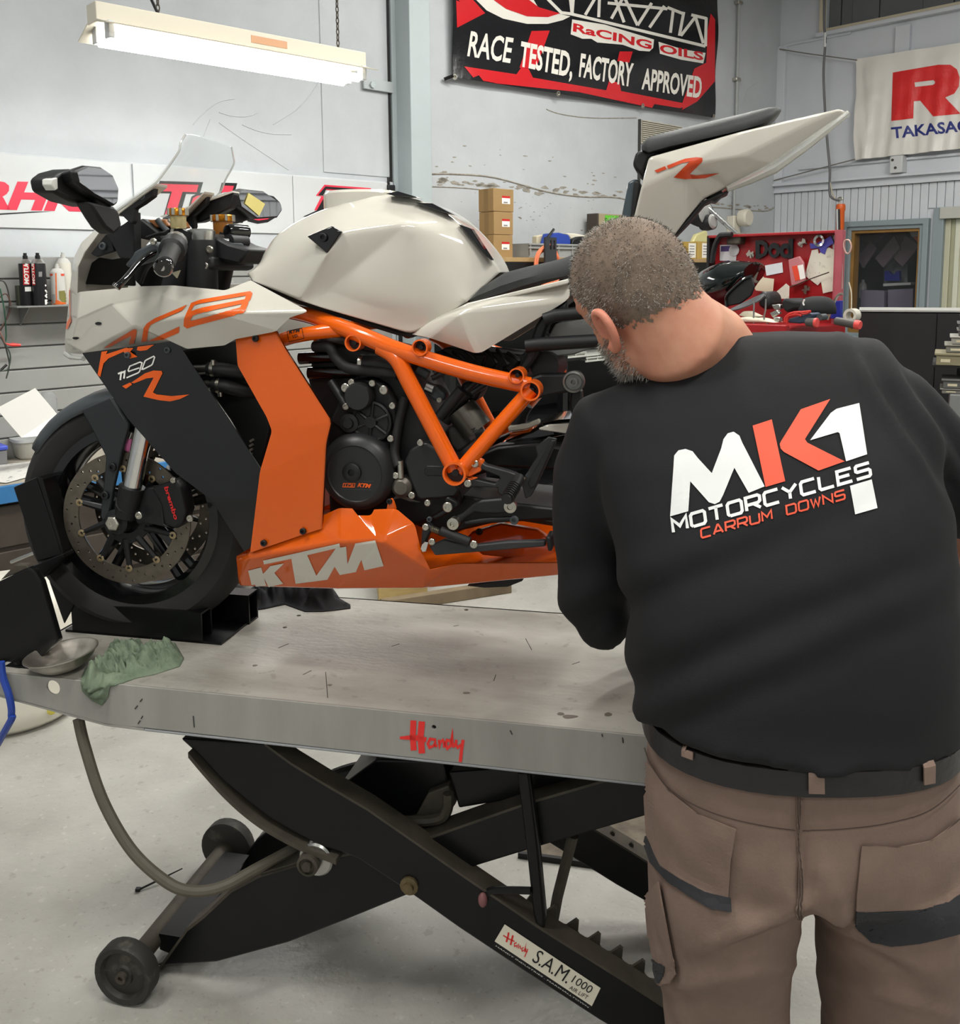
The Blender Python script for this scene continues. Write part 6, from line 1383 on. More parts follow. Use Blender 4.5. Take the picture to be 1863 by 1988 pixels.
tdl('pocket_patch', [poly2([m4((1300, 1048), (1480, 1050), (1650, 1040), (1790, 1010), (1855, 960), (1855, 1165), (1650, 1215), (1500, 1235), (1400, 1220), (1340, 1160), (1295, 1110))])], M_patch, 0.004)
tdl('pocket_patch', [poly2([m4((215, 660), (290, 815), (400, 890), (520, 955), (650, 985), (655, 1060), (560, 1050), (440, 980), (330, 900), (240, 800), (205, 700))])], M_patch, 0.004)
seams = [((190, 130), (240, 280), (330, 400), (480, 500), (700, 575), (985, 625)), ((1035, 625), (1250, 615), (1500, 580), (1700, 510), (1850, 380)), ((1010, 390), (1008, 700), (1008, 1090)), ((240, 290), (330, 420), (480, 540), (675, 625)), ((675, 625), (655, 780), (640, 980)), ((1335, 705), (1520, 715), (1700, 680), (1850, 560)), ((1340, 705), (1330, 900), (1300, 1050)), ((280, 900), (300, 1100), (320, 1390))]
td('seam', [stroke2([(p.x, p.y) for p in bez([(q[0], q[1], 0) for q in m4(*s_)], 6)], 2.6 if i != 2 else 9) for i, s_ in enumerate(seams)], M_seam, 0.0046)
td('stitch_line', [stroke2([(p.x + o_, p.y) for p in bez([(q[0], q[1], 0) for q in m4(*seams[2])], 6)], 0.8) for o_ in (-4, 0, 4)], mat('light thread', S(122, 104, 92), 0.9), 0.0052)
tdl('knee_pocket_flap', [poly2([m4((195, 1010), (290, 900), (340, 1180), (380, 1390), (350, 1440), (300, 1450), (270, 1440), (215, 1250))])], M_pants, 0.006)
tdl('knee_patch', [poly2([m4((215, 1240), (260, 1310), (325, 1340), (320, 1400), (300, 1440), (240, 1420), (215, 1320))])], M_patch, 0.008)
# ---- belt and loops ----------------------------------------------------
rg = []
cw = mp_(1545, 1402, 1.275)
for dz in (-0.040, -0.038, 0.0, 0.002):
    pass
beltc = [ellipse_ring(mp_(1545, 1402, 1.275) + Vector((0, 0, z_)), Vector((1, 0, 0)), Vector((0, 1, 0)), 304 * 1.275 / FPX + e_, .164 + e_, 40, 0.85) for z_, e_ in ((-0.016, .001), (-0.016, .005), (0.018, .005), (0.018, .001))]
belt = MB().loft(beltc, False, True).build('belt', mat('black leather', S(34, 33, 34), 0.42, var=0.3, vscale=30, bump=0.15, bscale=60), person, smooth=40)
bvb = bvh_of([belt, trs])
for pts in (m4((398, 160), (460, 165), (455, 255), (400, 235)), m4((1055, 222), (1138, 222), (1142, 432), (1058, 430)), m4((1660, 185), (1722, 165), (1718, 375), (1662, 385))):
    o = decal('belt_loop', [poly2([pts])], M_pants, belt, PM, bvh=bvb, lift=0.0025, mx=6); so = o.modifiers.new('s', 'SOLIDIFY'); so.thickness = 0.002; so.offset = -1
# boots
for k_, sx in ((lk_, -0.01), (rk_, 0.01)):
    b = MB(); x0, y0 = k_.x + sx, k_.y
    b.loft([ellipse_ring(Vector((x0, y0 - 0.02, 0.10)), Vector((1, 0, 0)), Vector((0, 1, 0)), .055, .07, 16), ellipse_ring(Vector((x0, y0 + 0.02, 0.05)), Vector((1, 0, 0)), Vector((0, 1, 0)), .052, .12, 16, .8), ellipse_ring(Vector((x0, y0 + 0.05, 0.0)), Vector((1, 0, 0)), Vector((0, 1, 0)), .055, .15, 16, .8)])
    b.build('boot', M_black, person, smooth=60)
# ---- body: head, neck, arms, hands as one surface ----------------------
HU = Vector((-.46, .10, .88)).normalized(); HF = Vector((-.43, .80, -.42)); HF = (HF - HU * HF.dot(HU)).normalized(); HL = HU.cross(HF).normalized()
HC = mp_(1228, 562, 1.42)
def hp(l, f, u): return HC + HL * l + HF * f + HU * u
def ell(mb, c, rl, rf, ru, n=24, k=16):
    rings = []
    for i in range(1, k):
        t = PI * i / k; r_ = math.sin(t)
        rings.append([c + HL * (rl * r_ * math.cos(2 * PI * j / n)) + HF * (rf * r_ * math.sin(2 * PI * j / n)) - HU * (ru * math.cos(t)) for j in range(n)])
    mb.loft(rings)
bm_ = MB()
ell(bm_, hp(0, -.004, .012), .081, .102, .096)                  # skull
ell(bm_, hp(0, -.035, -.01), .074, .068, .075)                 # back of the head
ell(bm_, hp(0, .035, -.055), .064, .058, .075)                  # face
ell(bm_, hp(0, .058, -.105), .044, .040, .034)                  # chin and jaw
ell(bm_, hp(.045, .02, -.09), .022, .045, .030); ell(bm_, hp(-.045, .02, -.09), .022, .045, .030)   # jaw corners
bm_.tube([hp(0, .088, .0), hp(0, .112, -.035), hp(0, .104, -.05)], [.009, .014, .013], 10)    # nose
bm_.tube([hp(-.045, .080, .012), hp(0, .094, .012), hp(.045, .080, .012)], [.010, .010, .010], 8)  # brow
bm_.tube([hp(-.02, .092, -.074), hp(0, .097, -.072), hp(.02, .092, -.074)], [.006, .008, .006], 8)  # lips
neck = [hp(0, -.025, -.04), hp(0, -.035, -.09), mp_(1345, 685, 1.46), mp_(1420, 770, 1.47)]
bm_.tube(neck, [.066, .076, .086, .085], 20)
ell(bm_, mp_(1440, 765, 1.46), .11, .08, .06)
bm_.tube([mp_(1325, 612, 1.415), mp_(1382, 660, 1.44), mp_(1430, 715, 1.46)], [.045, .056, .05], 14)      # nape
# torso core, arms, legs under the clothes
bm_.tube([mp_(1450, 760, 1.42), mp_(1480, 900, 1.38), mp_(1530, 1200, 1.31), mp_(1545, 1500, 1.28), mp_(1550, 1650, 1.285)], [.09, .12, .14, .13, .13], 16)
limb(bm_, [(1300, 800, 1.43, .05), (1190, 850, 1.45, .055), (1145, 1030, 1.46, .045), (1160, 1195, 1.485, .04), (1152, 1140, 1.58, .04), (1150, 1080, 1.67, .030), (1150, 1062, 1.71, .027)])
limb(bm_, [(1600, 800, 1.42, .05), (1730, 815, 1.42, .05), (1840, 930, 1.42, .045), (1905, 1000, 1.43, .045), (1925, 1040, 1.45, .046), (1860, 1062, 1.54, .043), (1780, 1040, 1.64, .031), (1750, 1020, 1.69, .027)])
for k_, sx in ((lk_, 1), (rk_, -1)):
    bm_.tube([Vector((k_.x + sx * 0.01, k_.y, 0.75)), Vector((k_.x, k_.y, 0.5)), Vector((k_.x, k_.y - .01, 0.1)), Vector((k_.x, k_.y + .04, 0.05))], [.075, .055, .04, .035], 12)
def hand(mb, wr, dirv, palm_n, thumb_side):
    d = dirv.normalized(); n_ = (palm_n - d * palm_n.dot(d)).normalized(); s_ = d.cross(n_)
    mb.tube([wr, wr + d * .03, wr + d * .085], [.026, .032, .030], 12)
    for i, (o_, L) in enumerate(((-.030, .060), (-.010, .075), (.010, .078), (.030, .070))):
        b0 = wr + d * .085 + s_ * o_; mb.tube([b0 - d * .02, b0 + d * L * .45 + n_ * .006, b0 + d * L * .75 + n_ * .022, b0 + d * L * .85 + n_ * .04], [.0105, .0095, .009, .0075], 8)
    t0 = wr + d * .03 + s_ * .028 * thumb_side; mb.tube([t0, t0 + s_ * .03 * thumb_side + d * .025 + n_ * .01, t0 + s_ * .035 * thumb_side + d * .055 + n_ * .028], [.014, .011, .009], 8)
hl = mp_(1150, 1062, 1.71); hand(bm_, hl, Vector((.1, .5, .45)), Vector((0.2, 0.2, -1)), 1)
hr = mp_(1750, 1020, 1.69); hand(bm_, hr, Vector((-.5, .5, .5)), Vector((0, 0.2, -1)), -1)
me = remesh(bm_, 'body', 0.0055, 8)
body = addmesh(me, 'body', M_skin, person)
# ears
M_ear = mat('ear skin', S(210, 136, 112), 0.5)
for s_ in (1, -1):
    e = MB(); B = lambda f, u, o=0.0: hp(s_ * (.074 + o), f * .80 + .002, u * .82 - .032)
    out = [B(.012, -.012, .006), B(.006, .016, .012), B(-.010, .032, .018), B(-.030, .026, .022), B(-.036, .004, .022), B(-.028, -.018, .018), B(-.012, -.034, .012), B(.004, -.042, .008)]
    e.tube(bez(out, 4), 0.0068, 8); e.tube(bez([B(-.006, .012, .010), B(-.018, .004, .014), B(-.014, -.014, .012), B(0, -.022, .008)], 4), 0.005, 8)
    e.tube([B(.006, -.030, .006), B(-.004, -.044, .008)], [.010, .009], 8); e.tube([B(.012, -.010, .004), B(.004, -.016, .008)], .006, 8)
    e.prism([B(.010, -.010, .002), B(0, .018, .004), B(-.022, .024, .010), B(-.030, 0, .012), B(-.02, -.02, .008), B(.0, -.036, .004)], HL * (s_ * .004))
    em = remesh(e, 'ear', 0.0022, 4); addmesh(em, 'ear', M_ear, body)
# hair: stubble over the scalp, beard along the jaw
M_scalp = mat('cropped hair', S(106, 92, 80), 0.8, col2=S(134, 116, 101), vscale=40)
M_hd = mat('dark hair', S(62, 54, 46), 0.6); M_hg = mat('grey hair', S(176, 172, 164), 0.6)
bodyv = [(v.co.copy(), v.normal.copy()) for v in me.vertices]
def hloc(p): q = p - HC; return q.dot(HL), q.dot(HF), q.dot(HU)
def in_scalp(p):
    l, f, u = hloc(p)
    if max(abs(l), abs(f), abs(u)) > .16: return 0
    nape = -.062 - 0.10 * min(0, f + .06)
    line = -.045 if f < -.01 else -.03 + (f + .01) * 1.0
    if abs(l) < .03 and f < -.03: line = -.05
    line += .004 * noise.noise(p * 45) + .014 * noise.noise(p * 190)
    return 1 if (u > line and f < .075 and not (f > .04 and u < .03)) else 0
def in_beard(p):
    l, f, u = hloc(p)
    if max(abs(l), abs(f), abs(u)) > .17: return 0
    if f > .005 and u < -.05 and u > -.150 and f < .125 and not (f > .08 and u > -.06): return 1
    if .008 < f < .035 and -.06 < u < .0 and abs(l) > .05: return 1
    return 0
def stub(name, test, n, ln, wd, m, lift=0.0, seed=1, parent=body):
    rr = random.Random(seed); pool = [(c, nn) for c, nn in bodyv if test(c)]
    mb = MB()
    for _ in range(n):
        c, nn = rr.choice(pool); j = Vector((rr.uniform(-1, 1), rr.uniform(-1, 1), rr.uniform(-1, 1))) * 0.0035
        d = (nn + Vector((rr.uniform(-.6, .6), rr.uniform(-.6, .6), rr.uniform(-.9, .1)))).normalized(); t = d.cross(Vector((rr.uniform(-1, 1), rr.uniform(-1, 1), rr.uniform(-1, 1)))).normalized() * wd
        b0 = c + j - nn * 0.001; mb.add([b0 - t, b0 + t, b0 + d * ln * rr.uniform(.6, 1.2)], [(0, 1, 2)])
    o = mb.build(name, m, parent, smooth=0, fix=False); o['kind'] = 'stuff'; return o
bm = bmesh.new(); bm.from_mesh(me)
kill = [f for f in bm.faces if not in_scalp(f.calc_center_median())]
bmesh.ops.delete(bm, geom=kill, context='FACES')
for v in bm.verts: v.co += v.normal * 0.0007
mh_ = bpy.data.meshes.new('scalp'); bm.to_mesh(mh_); bm.free(); addmesh(mh_, 'scalp', M_scalp, body)
stub('hair', in_scalp, 11000, .0042, .00045, M_hd, seed=1); stub('grey_hair', lambda p: in_scalp(p) and (noise.noise(p * 9) + (.25 if hloc(p)[1] > -.02 or hloc(p)[2] > .085 else -.12)) > 0, 9000, .0048, .00045, M_hg, seed=2)
stub('beard', in_beard, 3000, .0085, .0005, M_hd, seed=3); stub('grey_beard', in_beard, 7000, .010, .0006, M_hg, seed=4)
# ------------------------------------------------------------------ wheel chock on the deck
h8 = crop(0, 880, 3.55)
ck = thing('wheel_chock', 'black welded steel wheel chock holding the front tyre on the lift deck', 'wheel chock', T, (-0.75, 0.25, TZ))
CKF = Fr(T.M @ Vector((-0.75, 0.25, TZ)), T.rz)
def ckp(name, pts, Y, th, bevel=0.003, m=M_blacksteel, par=None):
    P = [CKF.px(p[0], p[1], Y=Y - 0.25) for p in pts]
    return MB().prism(P, (0, th, 0)).build(name, m, par or ck, bevel=bevel, smooth=0)
# floor tray of square tube along the tyre, near side and far side
q0 = CKF.px(*l1((1045, 930))[0], Z=0.0); YT = q0.y
tl = CKF.px(*l1((330, 828))[0], Y=YT); zt = CKF.px(*l1((1040, 773))[0], Y=YT).z; trr = CKF.px(*l1((1043, 900))[0], Y=YT).x
xtl = CKF.px(*l1((400, 690))[0], Y=YT).x
for y0, x1 in ((YT, trr), (YT + 0.135, trr + 0.055)):
    xa = xtl if y0 == YT else -0.1
    rect = lambda e: [(xa - 0.02, y0 + e, e), (xa - 0.02, y0 + 0.05 - e, e), (xa - 0.02, y0 + 0.05 - e, zt - e), (xa - 0.02, y0 + e, zt - e)]
    MB().prism(rect(0.0), (x1 - xa + 0.02, 0, 0), holes=[rect(0.005)]).build('tray_tube', M_blacksteel, ck, smooth=0)
MB().box((xtl - 0.04, YT, 0.0), (trr + 0.05, YT + 0.185, 0.006)).build('base_plate', M_blacksteel, ck, smooth=0)
MB().cbox((trr + 0.03, YT + 0.15, 0.012), (0.03, 0.02, 0.02)).build('stop_block', M_blacksteel, ck, bevel=0.003)
ckp('side_plate', h8((335, 880), (460, 800), (545, 985), (440, 1178)), YT + 0.25 - 0.004, 0.006)
ckp('head_plate', h8((90, 235), (250, 165), (420, 680), (430, 700), (255, 750), (165, 460)), 0.19, 0.006)
ckp('head_flange', h8((250, 165), (292, 172), (440, 690), (425, 705)), 0.188, 0.05)
hp_ = h8((250, 165), (300, 168), (440, 690), (428, 700))
ckp('cross_bar', h8((195, 790), (430, 690), (440, 720), (280, 870), (230, 850)), 0.17, 0.04)
ckp('ledge_plate', h8((60, 745), (250, 672), (255, 690), (70, 765)), 0.30, 0.04, m=M_steel)
up = ckp('upright', h8((-160, 950), (0, 880), (190, 790), (230, 810), (280, 890), (400, 1300), (235, 1450), (-60, 1480), (-160, 1300)), 0.055, 0.02, 0.004)
ckp('upright_top', h8((0, 876), (100, 770), (180, 770), (195, 792)), 0.06, 0.02, 0.002, M_dirtsteel, up)
ckp('foot_plate', h8((-100, 1470), (190, 1470), (320, 1512), (230, 1532), (-100, 1520)), 0.03, 0.06, 0.002)
q = CKF.px(*h8((120, 1450))[0], Y=0.03 - 0.25); MB().lathe([(0.008, 0), (0.008, 0.006), (0, 0.006)], q, 'Z', 6).build('foot_bolt', M_blacksteel, ck, smooth=0)
# ------------------------------------------------------------------ bowl, rags
bc = T.px(125, 1300, Z=TZ)
bowl = thing('steel_bowl', 'dented stainless steel bowl tilted on the lift deck edge', 'bowl', T, bc)
br = 0.079
tiltM = Matrix.Rotation(math.radians(-7), 4, 'Y') @ Matrix.Rotation(math.radians(2), 4, 'X')
prof = [(0.002, 0.006), (0.040, 0.006), (0.046, 0.009), (0.066, 0.024), (0.075, 0.038), (br, 0.040), (br, 0.042), (0.074, 0.041), (0.064, 0.026), (0.044, 0.012), (0.038, 0.009), (0.002, 0.009)]
MB().lathe(prof, (0, 0, 0), 'Z', 40, tiltM).build('bowl_body', mat('brushed steel', S(206, 200, 190), 0.36, metal=0.9, col2=S(160, 152, 142), vscale=16), bowl, smooth=60)
def rag(name, outline, m, label, hgt, seed, cat='rag', folds=(60, 25), mx=3.2, Zb=TZ, Tf=T, hang=True, lift=0.004):
    vs, fs = poly2([outline]); vs, fs = refine(vs, fs, mx)
    ol = [Vector(p) for p in outline]
    def dist(p):
        return min(seg_d(Vector((p[0], p[1], 0)), Vector((*ol[i], 0)), Vector((*ol[(i + 1) % len(ol)], 0)))[0] for i in range(len(ol)))
    P = []
    for v in vs:
        d = dist(v); e = min(1.0, d / 22.0); e = e * e * (3 - 2 * e)
        q = Vector((v[0] * 0.012 + seed, v[1] * 0.02, seed * 2.0))
        w = q + Vector((noise.noise(q * 1.7), noise.noise(q * 1.7 + Vector((5, 0, 0))), 0)) * 1.3
        ridge = 1 - abs(math.sin(w.x * folds[0] * 0.08 + w.y * folds[1] * 0.15 + 2.6 * noise.noise(w * 1.3)))
        ridge2 = 1 - abs(noise.noise(w * 2.6)) * 2.4
        h = hgt * e * (0.15 + 0.75 * ridge ** 1.4 + 0.35 * max(0, ridge2)) + lift * e
        p = Tf.px(v[0], v[1], Z=Zb)
        if hang and p.y < 0.0:
            p = Tf.px(v[0], v[1], Y=0.0); p = p + Vector((0, -0.002 - h * 0.7, 0))
        else: p = p + Vector((0, -h * 0.25, h))
        P.append(p)
    c = P[0].copy(); c.z = Zb
    n = len(P)
    o = MB().add([p - c for p in P], fs).build(name, m, None, smooth=180); o.matrix_world = Tf.M @ Matrix.Translation(c)
    so = o.modifiers.new('s', 'SOLIDIFY'); so.thickness = 0.002; so.offset = 1
    sb = o.modifiers.new('sm', 'SMOOTH'); sb.iterations = 1; sb.factor = 0.35
    return tag(o, label, cat)
rag('rag', l1((420, 1112), (440, 1060), (540, 1000), (556, 955), (640, 925), (722, 905), (748, 960), (772, 945), (830, 920), (905, 930), (950, 1010), (930, 1050), (800, 1092), (700, 1112), (640, 1135), (572, 1150), (562, 1205), (532, 1246), (480, 1222), (430, 1172)),
    mat('sage green cotton', S(120, 134, 112), 0.9, col2=S(88, 102, 84), vscale=22, bump=0.1, bscale=200), 'crumpled sage green rag hanging over the lift edge beside the bowl', 0.036, 3.1)
rg4 = crop(400, 1100, 2.218)
rag('rag', rg4((188, 100), (215, 78), (330, 92), (400, 75), (440, 90), (545, 95), (575, 140), (620, 165), (622, 182), (560, 190), (500, 196), (425, 196), (340, 165), (250, 185), (190, 192)),
    mat('black cotton rag', S(24, 24, 27), 0.9, var=0.3, vscale=20), 'crumpled black rag on the deck under the orange belly pan', 0.055, 7.7, hang=False)
# ------------------------------------------------------------------ floor things near the lift
dq = WORLD.px(10, 1440, Z=0)
drum = thing('plastic_drum', 'white plastic drum with a yellow bung standing behind the lift', 'drum', None, (dq.x - 0.09, dq.y + 0.24, 0))
MB().lathe([(0.02, 0), (0.21, 0.0), (0.245, 0.03), (0.25, 0.08), (0.25, 0.42), (0.235, 0.47), (0.19, 0.49), (0.02, 0.495)], (0, 0, 0), 'Z', 36).build('drum_body', mat('milky plastic', S(226, 222, 208), 0.45, var=0.08, vscale=6), drum, smooth=50)
DF = Fr((dq.x - 0.09, dq.y + 0.24, 0), 0)
yb = DF.px(76, 1402, Y=-0.235)
MB().lathe([(0.018, 0), (0.018, 0.014), (0.012, 0.018), (0, 0.018)], (yb.x, -math.sqrt(max(0.25 ** 2 - yb.x ** 2, 0.01)) + 0.002, max(yb.z, 0.06)), 'Y', 16).build('bung', mat('yellow plastic', S(222, 208, 90), 0.4), drum)
P = bez([T.M @ T.px(*p, Y=yy) for p, yy in (((2, 1285), -0.014), ((6, 1315), -0.014), ((18, 1352), -0.014), ((22, 1388), -0.01), ((8, 1422), 0.0))] + [WORLD.px(-120, 1640, Z=0.2), WORLD.px(-230, 1760, Z=0.01), WORLD.px(-500, 1700, Z=0.01)], 6)
o = MB().tube([p - P[0] for p in P], 0.008, 8).build('air_line', mat('blue hose', S(40, 70, 160), 0.35), None); o.location = P[0]; tag(o, 'thin blue air hose hanging beside the white drum', 'hose')
a, b = WORLD.px(268, 1728, Z=0.004), WORLD.px(354, 1686, Z=0.02)
o = MB().tube([Vector(), (b - a) * 0.5, b - a], [0.003, 0.0025, 0.0015], 6).cbox((0, 0, 0.002), (0.012, 0.01, 0.008)).build('cable_tie', M_black, None); o.location = a; tag(o, 'black cable tie lying on the floor under the hose', 'cable tie')
M_ply = mat('plywood', S(196, 170, 112), 0.6, var=0.25, vscale=9, stretch=(1, 1, 6)); M_beam = mat('weathered timber', S(128, 112, 88), 0.7, var=0.35, vscale=8)
qa, qb = WORLD.px(735, 1170, Z=0), WORLD.px(830, 1164, Z=0)
pl = MB().box((0, 0, 0), ((qb - qa).length, 0.30, 0.16)).build('plywood_box', M_ply, None, bevel=0.004, smooth=0); pl.matrix_world = Matrix.Translation(qa) @ Matrix.Rotation(math.atan2(qb.y - qa.y, qb.x - qa.x), 4, 'Z'); tag(pl, 'pale plywood box on the floor behind the lift', 'box')
qa, qb = WORLD.px(738, 1182, Z=0), WORLD.px(985, 1143, Z=0)
bm2 = MB().box((0, -0.05, 0), ((qb - qa).length, 0.0, 0.06)).build('timber_beam', M_beam, None, bevel=0.004, smooth=0); bm2.matrix_world = Matrix.Translation(qa + Vector((0, -0.02, 0))) @ Matrix.Rotation(math.atan2(qb.y - qa.y, qb.x - qa.x), 4, 'Z'); tag(bm2, 'weathered timber beam lying in front of the plywood box', 'beam')
qa, qb = WORLD.px(1010, 1662, Z=0), WORLD.px(1215, 1690, Z=0); fmt = MB().box((0, 0, 0), ((qb - qa).length + 0.3, 0.55, 0.012)).build('floor_mat', mat('worn brown mat', S(120, 110, 96), 0.85, col2=S(84, 76, 66), vscale=20), None, bevel=0.003, smooth=0)
fmt.matrix_world = Matrix.Translation(qa) @ Matrix.Rotation(math.atan2(qb.y - qa.y, qb.x - qa.x), 4, 'Z'); tag(fmt, 'worn brown mat with a black edge on the floor under the lift', 'mat')
MB().box((-0.005, -0.012, 0), ((qb - qa).length + 0.3, 0.0, 0.016)).build('mat_edge', M_rubber, fmt, smooth=0)

# ------------------------------------------------------------------ workbench by the slat board
BZ = 0.752
bench = thing('workbench', 'workbench with a chipped blue steel edge below the slat board', 'workbench', BW, (-0.6, -0.35, 0))
MB().box((-3.0, -0.31, BZ - 0.012), (1.6, 0.29, BZ)).build('bench_top', mat('bench board', S(168, 160, 146), 0.6, var=0.3, vscale=8), bench, smooth=0)
MB().box((-3.0, -0.325, BZ - 0.075), (1.6, -0.305, BZ)).build('blue_edge', mat('chipped blue paint', S(52, 112, 164), 0.45, col2=S(64, 78, 88), vscale=24, thresh=(0.25, 0.42)), bench, bevel=0.003, smooth=0)
M_drw = mat('dark brown drawer', S(70, 62, 54), 0.6, var=0.3, vscale=10)
for i in range(4):
    MB().box((-2.6 + i * 1.05, -0.27, 0.05), (-1.6 + i * 1.05, 0.28, BZ - 0.08)).build('cupboard', M_drw, bench, bevel=0.006, smooth=0)
    for j in range(3): MB().box((-2.58 + i * 1.05, -0.285, 0.08 + j * 0.2), (-1.62 + i * 1.05, -0.27, 0.26 + j * 0.2)).build('drawer_front', M_drw, bench, bevel=0.004, smooth=0)
BT = Fr(BW.M @ Vector((0, 0, BZ)), BW.rz)
def on_bench(px, py): return BW.px(px, py, Z=BZ)
def bitem(mb, name, m, at, label, cat, group=None, bevel=0.002, smooth=35, rz=0.0):
    o = mb.build(name, m, None, bevel=bevel, smooth=smooth); o.matrix_world = BW.M @ Matrix.Translation(at) @ Matrix.Rotation(rz, 4, 'Z'); return tag(o, label, cat, group)
M_paper = mat('white paper', S(226, 225, 220), 0.7); M_print = mat('printed paper', S(214, 212, 206), 0.7, col2=S(96, 96, 98), vscale=14, thresh=(0.36, 0.42), stretch=(1, 4, 1))
for i, (p, rz, w, h) in enumerate([((30, 915), 0.2, .30, .21), ((55, 905), -0.1, .28, .20), ((20, 925), 0.5, .25, .2)]):
    bitem(MB().box((-w / 2, -h / 2, 0), (w / 2, h / 2, 0.0015)), 'leaflet', M_print, on_bench(*p) + Vector((0, 0, 0.002 * i)), ['printed leaflet lying at the blue bench edge, bottom of the pile', 'printed leaflet in the middle of the pile on the blue bench', 'printed leaflet on top of the pile at the blue bench edge'][i], 'leaflet', None, 0, 0, rz)
a = on_bench(0, 900) - Vector((0.05, 0, 0))
bx_ = thing('lidded_box', 'grey plastic box with a blue lid on the bench', 'box', BW, a)
MB().box((-0.16, -0.05, 0), (0.07, 0.07, 0.07)).build('body', mat('grey plastic', S(130, 130, 132), 0.5), bx_, bevel=0.005); MB().box((-0.165, -0.055, 0.07), (0.075, 0.075, 0.09)).build('lid', mat('blue lid', S(72, 88, 196), 0.4), bx_, bevel=0.005)
a = on_bench(72, 886)
tub = thing('plastic_tub', 'clear plastic tub with a snap lid under the folded paper', 'tub', BW, a)
M_tub = mat('frosted plastic', S(224, 222, 210), 0.3, trans=0.35)
MB().loft([ellipse_ring(Vector((0, 0, z)), Vector((1, 0, 0)), Vector((0, 1, 0)), r_, r_ * .75, 24, .5) for z, r_ in ((0, .085), (.012, .095), (.085, .105))]).build('body', M_tub, tub, smooth=60)
MB().loft([ellipse_ring(Vector((0, 0, z)), Vector((1, 0, 0)), Vector((0, 1, 0)), r_, r_ * .75, 24, .5) for z, r_ in ((.085, .112), (.1, .112))]).build('lid', M_white, tub, smooth=40)
# folded sheet standing in a V
A = [BW.px(*p, Y=yy) for p, yy in ((s3((265, 1105))[0], -0.42), (s3((430, 1300))[0], -0.36), (s3((160, 1480))[0], -0.46), (s3((-30, 1260))[0], -0.52))]
B_ = [A[1], BW.px(*s3((520, 1350))[0], Y=-0.38), BW.px(*s3((400, 1460))[0], Y=-0.42), A[2]]
c0 = Vector((A[2].x, A[2].y, BZ))
fsx = MB().add([p - c0 for p in A + [B_[1], B_[2]]], [(0, 1, 2, 3), (1, 4, 5, 2)]).build('folded_sheet', M_paper, None, smooth=0); so = fsx.modifiers.new('s', 'SOLIDIFY'); so.thickness = 0.0012; fsx.matrix_world = BW.M @ Matrix.Translation(c0)
tag(fsx, 'white sheet folded open leaning on the plastic tub', 'paper')
def bottle(name, at, prof_parts, label, cat, axis='Z', fr=BW, n=20):
    t = thing(name, label, cat, fr, at)
    for nm, pr, m in prof_parts: MB().lathe(pr, (0, 0, 0), axis, n).build(nm, m, t, smooth=40)
    return t
M_redl = mat('red bottle label', S(196, 34, 36), 0.4); M_cream = mat('cream plastic', S(216, 206, 176), 0.5, var=0.15, vscale=20)
gz = on_bench(140, 855); gtop = BW.px(130, 742, Y=gz.y).z - BZ; s_ = gtop / 0.24
bottle('glue_bottle', gz, [('body', [(0.001, 0), (0.042 * s_, 0), (0.044 * s_, 0.01), (0.044 * s_, 0.105 * s_), (0.001, 0.105 * s_)], M_redl), ('shoulder', [(0.044 * s_, 0.105 * s_), (0.042 * s_, 0.14 * s_), (0.018 * s_, 0.15 * s_), (0.018 * s_, 0.18 * s_), (0.001, 0.18 * s_)], M_cream), ('nozzle', [(0.010 * s_, 0.18 * s_), (0.003, 0.24 * s_), (0.001, 0.24 * s_)], mat('red tip', S(150, 30, 34), 0.4))], 'red and cream glue bottle with a pointed red nozzle on the bench', 'bottle')
yz = on_bench(0, 862); ytop = BW.px(8, 758, Y=yz.y).z - BZ
bottle('yellow_bottle', yz, [('body', [(0.001, 0), (0.05, 0), (0.05, ytop * .72), (0.001, ytop * .72)], M_cream), ('cap', [(0.05, ytop * .7), (0.05, ytop * .95), (0.045, ytop), (0.001, ytop)], mat('yellow cap', S(230, 196, 40), 0.4))], 'cream bottle with a wide yellow cap at the bench end', 'bottle')
nz_ = on_bench(-10, 880); nt = BW.px(-5, 715, Y=nz_.y).z - BZ
bottle('blue_bottle', nz_ + Vector((0, 0.12, 0)), [('body', [(0.001, 0), (0.035, 0), (0.035, nt * .9), (0.001, nt * .9)], mat('navy plastic', S(36, 40, 90), 0.4)), ('cap', [(0.02, nt * .9), (0.02, nt), (0.001, nt)], M_redl)], 'navy blue bottle with a red cap behind the yellow-capped bottle', 'bottle')
cz = on_bench(172, 862); ct = BW.px(172, 750, Y=cz.y).z - BZ
bottle('squeeze_bottle', cz, [('body', [(0.001, 0), (0.04, 0), (0.04, ct * .8), (0.02, ct * .88), (0.001, ct * .88)], M_tub), ('cap', [(0.026, ct * .86), (0.026, ct), (0.001, ct)], M_cream)], 'frosted bottle with a cream cap beside the glue bottle', 'bottle')
bgp = [BW.px(*p, Y=-0.25) for p in s3((330, 1140), (400, 1130), (440, 1180), (445, 1400), (350, 1400))]; c0 = Vector((bgp[0].x, -0.25, BZ))
bag = MB().prism([p - c0 for p in bgp] , (0, 0.05, 0)).build('plastic_bag', mat('clear film', S(220, 222, 222), 0.12, trans=0.8, ior=1.1), None, bevel=0.012); bag.matrix_world = BW.M @ Matrix.Translation(c0); tag(bag, 'clear plastic bag behind the glue bottle', 'bag')
